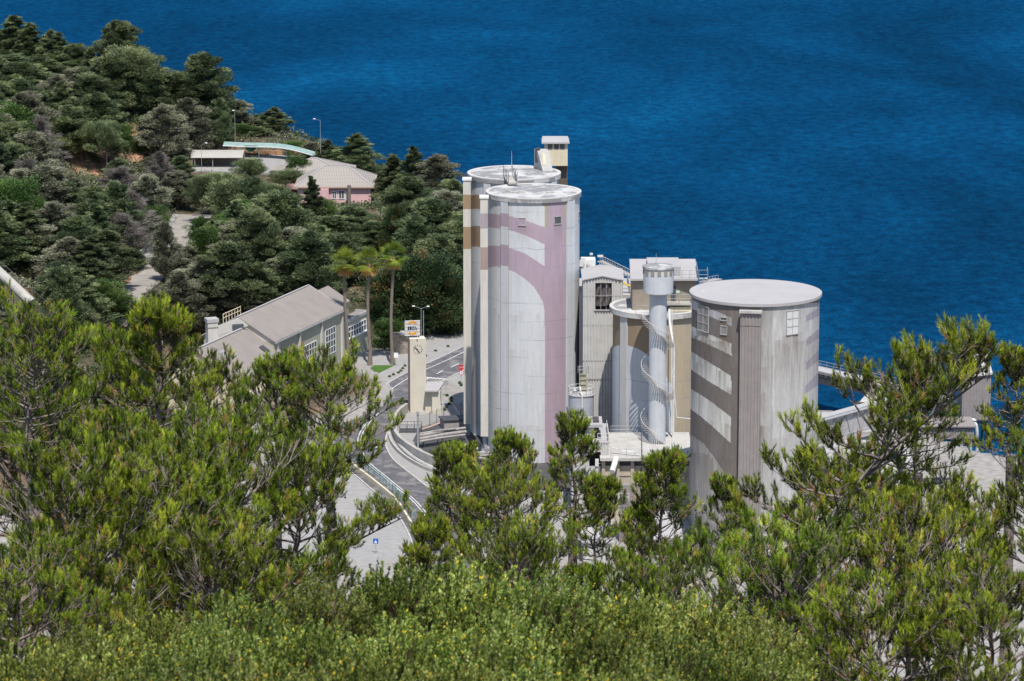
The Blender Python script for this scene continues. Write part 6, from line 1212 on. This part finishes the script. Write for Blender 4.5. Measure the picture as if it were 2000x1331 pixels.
palm(677, 712, 485, 'shortest fan palm with the brownest skirt, left of the trio', 1); palm(722, 714, 484, 'middle fan palm of the trio with a shaggy orange brown skirt', 2); palm(767, 712, 470, 'tallest fan palm with the greenest crown, beside the clock tower', 3)
# --- bare palm stump in front of pink house
p = at(682, 420, 694); st_ = MB().tube([p, at(682, 362, 694)], [.35, .38], 9); single('palm_stump', st_, MATS['palm_bark'], 'headless palm trunk in front of the pink house wall', 'palm', tuple(p))
# --- undergrowth: one uncountable mass over the headland
def scatter_bushes():
    rg = np.random.default_rng(3); N_ = 12500; x = rg.uniform(-175, 5, N_); y = rg.uniform(520, 830, N_); z = H(x, y); cy_ = np.interp(x, CX, CY)
    ok = (z > .9) & (y < cy_+14); P3 = np.stack([x, y, z], 1)
    d = y*CP-(z-CAMZ)*SP; px = 1000+FP*x/d; py = 665.5-FP*(y*SP+(z-CAMZ)*CP)/d
    hc = np.array([[p.x, p.y] for p in hill]); dr = np.sqrt(((P3[:, None, :2]-hc[None, ::2])**2).sum(-1)).min(1); ok &= (dr > 4.6)
    for (a, b, c, e) in ((-75, 732, -38, 760), (-52, 696, -21, 733), (-63, 548, -16, 614)): ok &= ~((x > a) & (x < c) & (y > b) & (y < e))
    for a, b, c, e in ((135, 288, 205, 346), (252, 258, 275, 332)): ok &= ~((px > a) & (px < c) & (py > b) & (py < e) & (rg.random(N_) < .8))
    C = P3[ok]; n = 64; R0 = rg.uniform(.6, 2.3, (len(C), 1, 1)); dd = rdir(len(C)*n, rg).reshape(len(C), n, 3); dd[..., 2] = np.abs(dd[..., 2])
    P = C[:, None]+dd*R0*rg.uniform(.6, 1.05, (len(C), n, 1))*np.array([1.2, 1.2, .8]); D = unit(dd+rdir(len(C)*n, rg).reshape(len(C), n, 3)*.7); v = np.clip(rg.uniform(0, .8, (len(C), 1))+rg.normal(0, .15, (len(C), n)), 0, 1)
    V, F = leafquads(P.reshape(-1, 3), D.reshape(-1, 3), .5, .5, rg); v = v.ravel(); k = len(C); h_ = int(k*.55)*n
    return (V[:h_*4], F[:h_], v[:h_]), (V[h_*4:], F[h_:]-h_*4, v[h_:])
s1, s2 = scatter_bushes()
for (V, F, v_), nm, mt in ((s1, 'undergrowth', 'pine_needles_grey'), (s2, 'green_undergrowth', 'broad_leaves')):
    o = link(nm, mesh_np(nm, V, F, MATS[mt], var=v_)); o['kind'] = 'stuff'; o['label'] = 'scrubby undergrowth between the trees of the headland'
# --- little round shrubs planted in the pale verges
cm, tm, h0, w0 = KINDS['broad'][0]
sm = mesh_np('verge_shrub', *leafquads((lambda d: d*np.array([.25, .25, .22])+[0, 0, .18])(rdir(420, RG)), rdir(420, RG), .15, .6, RG), MATS['broad_leaves'], var=RG.uniform(.3, 1, 420))
sp_px = [((660, 620), 'behind the tower near the pier'), ((670, 748), 0), ((650, 772), 0), ((632, 795), 0), ((610, 812), 0), ((563, 830), 0), ((527, 847), 0), ((955, 608), 0), ((1070, 567), 0), ((862, 655), 0), ((648, 1053), 0), ((616, 1078), 0), ((588, 1097), 0), ((565, 1112), 0), ((542, 1132), 0), ((988, 1003), 0), ((1062, 1022), 0), ((1100, 1048), 0), ((1100, 1074), 0), ((1080, 1100), 0), ((1058, 1126), 0), ((1040, 1153), 0), ((1178, 905), 0), ((1192, 925), 0)]
where = {0: 'lawn side verge', 1: 'far verge', 2: 'near kerb of the bend', 3: 'porch verge'}
cnt = {}
for (x, y), _ in sp_px:
    g_ = gz(*pz(x, y)); w_ = 'along the lawn verge' if x < 700 and y < 900 else 'on the far verge under the dark trees' if y < 700 else 'on the verge below the clock tower' if x < 700 else 'beside the stop sign' if x > 1150 else 'along the verge right of the porch'
    cnt[w_] = cnt.get(w_, 0)+1; tag(link('verge_shrub', sm, None, (g_.x, g_.y, .05)), f"{ordn[cnt[w_]-1].replace('nearest', 'first')} small round shrub {w_}, counted downward", 'shrub', 'small round shrubs planted in the pale verges').rotation_euler = (0, 0, x)

# --- foreground pines with real shoots and needles
def fg_pine(seed, Ht, W, lean=(0, 0), zc=.25, nl=30, dens=1.0, shape=0):
    rg = np.random.default_rng(seed); A = []; B_ = []; ra = []; rb = []; TP = []; TD = []; TV = []; CN = []
    def seg(a, b, r0, r1): A.append(a); B_.append(b); ra.append(r0); rb.append(r1)
    n = 16; tr = [np.zeros(3)]
    for i in range(1, n+1): t = i/n; tr.append(np.array([lean[0]*t*t*Ht+.12*math.sin(t*7+seed), lean[1]*t*t*Ht+.12*math.cos(t*6+seed), Ht*.95*t]))
    tr = np.array(tr); rt = lambda t: (.02*Ht)*(1-t)**.9+.010
    for i in range(n): seg(tr[i], tr[i+1], rt(i/n), rt((i+1)/n))
    def twig(p, d, L0, v):       # short shoot: bends up, carries needle tufts
        d2 = unit(d*.6+np.array([0, 0, .75])+rg.normal(0, .22, 3)); m_ = p+d*L0*.45; e = m_+d2*L0*.55; seg(p, m_, .009, .007); seg(m_, e, .007, .004)
        TP.append(e); TD.append(d2); TV.append(v+rg.normal(0, .1))
        if rg.random() < .4*dens: TP.append(m_); TD.append(unit(d+d2)); TV.append(v-.12+rg.normal(0, .1))
        if rg.random() < .16: CN.append(m_+rg.normal(0, .03, 3))
        if rg.random() < .6: seg(m_, m_+rg.normal(0, .09, 3)+[0, 0, .03], .005, .003)
    for i in range(nl):
        t = zc+(1-zc)*(i+rg.random())/nl*.98; k = min(n-1, int(t*n)); p = tr[k]+(tr[k+1]-tr[k])*(t*n-k); az = i*2.4+rg.uniform(-.5, .5); s = (t-zc)/(1-zc)
        prof = (math.sin(math.pi*(.12+.80*s))**.7 if shape == 0 else (1-s)**.6*.95+.1); Lb = W/2*prof*rg.uniform(.65, 1.15)+.25; el = lerp(-.1, .85, s)+rg.uniform(-.2, .25)
        d = np.array([math.cos(az)*math.cos(el), math.sin(az)*math.cos(el), math.sin(el)]); m = max(4, int(Lb/.30)); r0 = .010+.013*Lb*(1-.3*s); cur = p.copy(); v0 = rg.uniform(.3, .62); bare = rg.random() < .16
        for j in range(m):
            d = unit(d+np.array([0, 0, .06+.05*j/m])+rg.normal(0, .10, 3)); nx = cur+d*Lb/m; f = j/m; seg(cur, nx, r0*(1-f)+.006, r0*(1-(j+1)/m)+.006)
            if f > .22 or s > .7:
                for q in range(3 if f < .85 else 4):
                    if rg.random() > .8*dens**.5: continue
                    side_ = unit(np.cross(d, [0, 0, 1.]))*rg.choice([-1, 1]); sd = unit(d*.7+side_*rg.uniform(.3, 1.1)+np.array([0, 0, rg.uniform(-.1, .7)])); SL = (Lb*.32*(1.15-f)+.22)*rg.uniform(.6, 1.1); c2 = nx.copy(); m2 = max(2, int(SL/.16)); v1 = np.clip(v0+rg.normal(0, .13), 0, 1)
                    for h in range(m2):
                        sd = unit(sd+np.array([0, 0, .12])+rg.normal(0, .12, 3)); c3 = c2+sd*SL/m2; seg(c2, c3, .010, .008)
                        if not bare and (h > 0 or m2 < 3):
                            for _ in range(2): twig(c3, unit(sd+unit(np.cross(sd, rdir(1, rg)[0]))*rg.uniform(.3, 1.1)), rg.uniform(.10, .22), v1)
                        c2 = c3
                    if not bare: twig(c2, sd, .16, v1+.12)
            cur = nx
        if not bare: twig(cur, d, .2, v0+.2)
    for q in range(6): twig(tr[-1]+rg.normal(0, .05, 3), unit(np.array([rg.normal(0, .3), rg.normal(0, .3), 1])), .25, .75)
    TP = np.array(TP); TD = np.array(TD); TV = np.array(TV); nt_ = len(TP); nn_ = 38
    s = rg.uniform(-.09, .10, (nt_, nn_, 1)); perp = np.cross(np.repeat(TD[:, None], nn_, 1), rdir(nt_*nn_, rg).reshape(nt_, nn_, 3)); perp = unit(perp); sp = rg.uniform(.15, 1.0, (nt_, nn_, 1))*(1.0-s*3.0)
    base = TP[:, None]+TD[:, None]*s; dn_ = unit(TD[:, None]+perp*sp); L_ = rg.uniform(.075, .125, (nt_, nn_, 1)); wv = unit(np.cross(dn_, rdir(nt_*nn_, rg).reshape(nt_, nn_, 3)))*.0054
    V = np.stack([base-wv, base+wv, base+dn_*L_], 2).reshape(-1, 3); F = np.arange(len(V)).reshape(-1, 3); var = np.clip(TV[:, None]+rg.normal(0, .09, (nt_, nn_)), 0, .97); dead = rg.random(nt_) < .045; var[dead] = 1.0
    cm = mesh_np('fg_crown', V, F, MATS['fresh_needles'], var=var.ravel())
    A_ = np.array(A); B2 = np.array(B_); V, F = np_tubes(A_, B2, np.array(ra), np.array(rb), 4); tm = mesh_np('fg_trunk', V, F, MATS['bark_grey'])
    CN = np.array(CN) if CN else np.zeros((1, 3)); dirs = np.array([[1, 0, 0], [-1, 0, 0], [0, 1, 0], [0, -1, 0], [0, 0, 1.4], [0, 0, -1.4]])*.034; V = (CN[:, None]+dirs).reshape(-1, 3); f0 = np.array([[0, 2, 4], [2, 1, 4], [1, 3, 4], [3, 0, 4], [2, 0, 5], [1, 2, 5], [3, 1, 5], [0, 3, 5]]); F = (np.arange(len(CN))[:, None, None]*6+f0).reshape(-1, 3)
    km = mesh_np('fg_cones', V, F, MATS['cone_brown']); q_ = TP[np.argsort(TP[:, 2])[-14:]].mean(0); wd = np.percentile(TP[:, 0], 95)-np.percentile(TP[:, 0], 5); return cm, tm, km, float(TP[:, 2].max()), float(wd), (float(q_[0]), float(q_[1]))
FG = [fg_pine(21, 4.6, 3.6, nl=50), fg_pine(22, 4.8, 4.4, (.03, 0), .12, 50), fg_pine(23, 4.6, 2.6, (-.03, .02), .1, 48, shape=1), fg_pine(24, 4.8, 4.6, (.08, 0), .1, 38, .75), fg_pine(25, 4.2, 2.0, (0, 0), .08, 46, shape=1), fg_pine(26, 5.4, 2.9, (.62, .0), .12, 50, .9), fg_pine(27, 3.2, 1.7, (1.0, -.1), .12, 26, .6)]
def put_fg(v, px, ptop, pw, D, label, hz=9.0, rot=0.0):
    cm, tm, km, h0, w0, tip_ = FG[v]; top = at(px, ptop, D); k = ppm(top); w_ = pw*1.0/k; hz = FG[v][3]*min(1.3, max(.6, w_/FG[v][4])); g = Hs(top.x, D); sc_ = hz/h0
    b = Vector((top.x-sc_*(tip_[0]*math.cos(rot)-tip_[1]*math.sin(rot)), D, top.z-hz)); t = thing('pine_tree', label, 'pine', (b.x, b.y, b.z), 'young pines in front of the plant'); t.rotation_euler = (0, 0, rot); s = sw = hz/h0; t.scale = (sw, sw, s)
    link('crown', cm, t); tk_ = link('trunk', tm, t); c = link('pine_cones', km, t); c['kind'] = 'stuff'
    if b.z > g: part('trunk_base', MB().tube([(b.x, b.y, g-.3), (b.x, b.y, b.z+.3)], [.26, .19], 8), MATS['bark_grey'], tk_) if False else link('lower_trunk', MB().tube([(0, 0, (g-b.z-.3)/s), (0, 0, .3/s)], [.15/sw, .11/sw], 8).mesh('lower_trunk', MATS['bark_grey']), t)
fgl = [
 (0, 8, 560, 190, 64, 'yellow tipped pine cut by the left edge, its top level with the concrete tube', 7, 0),
 (1, 110, 668, 330, 70, 'wide pine below the left edge pine with grey boughs showing', 8, 1.0),
 (4, 205, 640, 190, 76, 'narrow pine between the wide left pine and the tallest yellow green pine', 7.5, 2.2),
 (2, 292, 584, 180, 72, 'tall yellow green pine left of the hall chimney', 8.5, 1.5),
 (0, 446, 668, 150, 92, 'round compact pine standing in front of the hall roof', 7, 3.0),
 (2, 556, 690, 150, 78, 'thin topped pine in front of the hall corner', 7.5, 4.2),
 (0, 690, 658, 170, 76, 'broad pine reaching out toward the clock tower', 8, 3.5),
 (1, 480, 790, 360, 68, 'big pine with a forked trunk in the middle of the left group', 7.5, 2.6),
 (3, 300, 820, 360, 66, 'wide pine with long bare silver boughs', 7.5, 4.0),
 (1, 60, 850, 360, 60, 'low pine with crossing dead boughs at the left edge', 7, 5.5),
 (1, 570, 840, 210, 70, 'lower pine with a long dark bough toward the pale ground', 6.5, .2),
 (6, 762, 962, 210, 72, 'leaning sparse pine whose dark bough reaches over the pale ground', 4, 0),
 (4, 866, 872, 90, 84, 'slim small pine in front of the curved parapet', 5.5, 1.1),
 (2, 905, 862, 90, 88, 'narrow pine tip in front of the pipe rack', 6, 3.3),
 (0, 1035, 870, 175, 78, 'full pine hiding the foot of the striped silo', 7.5, 3.7),
 (4, 1118, 806, 110, 80, 'pointed pine tip in front of the steel tank', 7, .6),
 (2, 985, 838, 110, 82, 'thin pine tip left of the full pine at the striped silo', 7, 1.6),
 (2, 1168, 925, 90, 80, 'pine in front of the ribbed annex', 6.5, 2.4),
 (4, 1312, 875, 140, 84, 'dense dark pine in front of the low process building', 7.5, 4.4),
 (2, 1262, 985, 80, 84, 'thin pine left of the dense dark pine', 6, 5.1),
 (4, 1400, 925, 60, 86, 'column shaped pine against the wide silo', 7, 1.9),
 (4, 1568, 872, 100, 80, 'narrow upright pine at the right edge of the wide silo', 7.5, 2.9),
 (1, 1690, 868, 210, 78, 'open pine in front of the truss conveyor', 8, 3.5),
 (5, 1893, 622, 430, 70, 'tall pine leaning right before the transfer house, highest of the right group', 9.5, 0),
 (2, 1782, 690, 110, 72, 'thin pine tip left of the leaning pine against the sea', 9, .9),
 (4, 1965, 672, 60, 72, 'single ragged bough of pine against the sea near the right edge', 5, 2.0),
 (1, 1985, 850, 200, 66, 'bushy pine cut by the right edge', 7, 4.9),
 (0, 1880, 900, 220, 70, 'pine between the white pipe and the right edge', 7, 2.5),
 (3, 1760, 960, 320, 66, 'wide low pine with pale broken boughs at lower right', 7, 5.7),
 (1, 1600, 1010, 300, 64, 'dense low pine beneath the narrow upright pine', 6.5, 1.3),
 (0, 1470, 1095, 200, 72, 'low pine under the wide silo foot', 6, .3),
 (3, 1950, 1080, 300, 58, 'nearest pine in the lower right corner', 6, 3.1),
 (1, 1340, 1075, 190, 72, 'low pine under the column shaped pine', 5.5, 2.2),
 (4, 1165, 1100, 100, 72, 'small low pine right of the open yard gap', 5.5, 4.7),
 (1, 1040, 1010, 220, 72, 'low spreading pine below the full pine', 6, .8),
 (4, 860, 1010, 130, 72, 'small pine growing in the gap over the road', 5, 5.2),
 (3, 1720, 1130, 320, 58, 'near low pine with silvery dead shoots', 5.5, 1.0),
 (0, 200, 1000, 300, 58, 'near low pine at lower left above the shrubs', 6, 2.8), (1, 420, 1010, 280, 60, 'near low pine left of the dark forked trunk', 6, .5), (3, 20, 1040, 300, 54, 'near pine in the lower left corner', 6, 4.3)]
for a in fgl: put_fg(*a)
# --- slope behind the front pines: mid-slope bushes so the hillside is covered
def slope_scrub():
    rg = np.random.default_rng(9); N_ = 1500; y = rg.uniform(84, 395, N_)**1.0; x = rg.uniform(-1, 1, N_)*y*.24; z = H(x, y); C = np.stack([x, y, z], 1); n = 120; R0 = rg.uniform(.5, 1.4, (N_, 1, 1)); d = rdir(N_*n, rg).reshape(N_, n, 3); d[..., 2] = np.abs(d[..., 2])
    P = C[:, None]+d*R0*rg.uniform(.5, 1.05, (N_, n, 1)); D = unit(d+rdir(N_*n, rg).reshape(N_, n, 3)*.8); V, F = leafquads(P.reshape(-1, 3), D.reshape(-1, 3), .22, .35, rg); return V, F, np.clip(rg.uniform(.1, .7, (N_, 1))+rg.normal(0, .15, (N_, n)), 0, 1).ravel()
V, F, v_ = slope_scrub(); o = link('slope_scrub', mesh_np('slope_scrub', V, F, MATS['pine_needles_grey'], var=v_)); o['kind'] = 'stuff'; o['label'] = 'low scrub covering the steep slope below the viewpoint'
# --- nearest shrubs along the bottom of the frame
def shrub_mesh(seed, R0=1.0, nb=460, per=64):
    rg = np.random.default_rng(seed); d = rdir(nb, rg); d[:, 2] = np.abs(d[:, 2]); tip = d*R0*rg.uniform(.65, 1.08, (nb, 1))*np.array([1, 1, .95]); ax = unit(d*.5+np.array([.18, 0, .8])+rg.normal(0, .2, (nb, 3))); L0 = rg.uniform(.22, .42, (nb, 1))
    s = rg.uniform(-1, .1, (nb, per, 1)); base = tip[:, None]+ax[:, None]*L0[:, None]*s; out = unit(np.cross(np.repeat(ax[:, None], per, 1), rdir(nb*per, rg).reshape(nb, per, 3))); D = unit(ax[:, None]*1.0+out*.95)
    P = base+D*.02; v = np.clip(rg.uniform(.15, .75, (nb, 1))+rg.normal(0, .13, (nb, per)), 0, .95); yl = rg.random((nb, per)) < .028*rg.choice([.2, 1, 3], (nb, 1)); v[yl] = 1.0; V, F = leafquads(P.reshape(-1, 3), D.reshape(-1, 3), .052, .40, rg); cm = mesh_np('foliage', V, F, MATS['shrub_leaves'], var=v.ravel())
    A = tip-ax*L0; V1, F1 = np_tubes(A, tip, np.full(nb, .006), np.full(nb, .003), 3); V2, F2 = np_tubes(A*0.05+np.array([0, 0, .02]), A, np.full(nb, .014), np.full(nb, .006), 3); sm_ = mesh_np('stems', np.concatenate([V1, V2]), np.concatenate([F1, F2+len(V1)]), MATS['bark_brown']); return cm, sm_
SH_ = [shrub_mesh(s) for s in (31, 32, 33)]
shl = [(150, 1225, 210, 28, 'darkest low bush at the lower left corner'), (300, 1190, 230, 30, 'pale tipped bush at the left end of the front row'), (470, 1155, 250, 29, 'bush below the forked pine trunk'), (620, 1130, 250, 30, 'broad yellow flecked bush left of the centre'), (780, 1095, 260, 31, 'tall domed bush just below the pale yard gap'), (930, 1090, 260, 31, 'highest silver green bush in the front row'), (1080, 1115, 250, 30, 'bush below the full pine'), (1230, 1150, 240, 30, 'pale feathery bush below the thin pines'), (1370, 1150, 240, 31, 'silvery bush under the column shaped pine'), (1480, 1200, 200, 29, 'last grey green bush before the right pines'),
 (60, 1255, 240, 26, 'olive bush in the bottom left corner'), (240, 1230, 260, 26, 'bush with yellow leaves along the bottom edge at left'), (420, 1220, 270, 26, 'second bush along the bottom edge, yellow leaved'), (600, 1210, 280, 26, 'third bush along the bottom edge, shaded between neighbours'), (790, 1200, 280, 26, 'bottom edge bush under the tall domed bush'), (980, 1200, 280, 26, 'bottom edge bush under the silver green bush'), (1160, 1215, 270, 26, 'bottom edge bush with brownish twigs'), (1330, 1230, 260, 26, 'bottom edge bush below the silvery bush'), (1480, 1260, 220, 26, 'last bush on the bottom edge, next to the right pines'), (700, 1270, 280, 23, 'nearest bush at the bottom centre'), (1080, 1275, 280, 23, 'nearest bush right of the bottom centre'), (330, 1275, 280, 23, 'nearest bush left of the bottom centre'), (900, 1285, 280, 22.5, 'nearest low bush exactly at the bottom centre'), (510, 1280, 280, 22.7, 'nearest low bush between two yellow leaved ones'), (1250, 1290, 280, 22.5, 'nearest low bush toward the lower right'), (130, 1290, 280, 22.6, 'nearest low bush toward the lower left')]
for i, (px, pt, pw, D, lab) in enumerate(shl):
    top = at(px, pt, D); k = ppm(top); w_ = pw/k*RG.uniform(.46, .6); g = Hs(top.x, D); hh = w_*1.15; t = thing('leafy_bush', lab, 'bush', (top.x, D, top.z-hh), 'leafy bushes in the foreground'); t.scale = (w_, w_, hh); t.rotation_euler = (0, 0, RG.uniform(-.4, .4))
    cm, sm_ = SH_[i % 3]; link('foliage', cm, t); link('stems', sm_, t)
    if t.location.z > g: link('stem_base', MB().tube([(0, 0, (g-t.location.z-.1)/hh), (.02, 0, .1)], [.05/w_, .03/w_], 6).mesh('stem_base', MATS['bark_brown']), t)
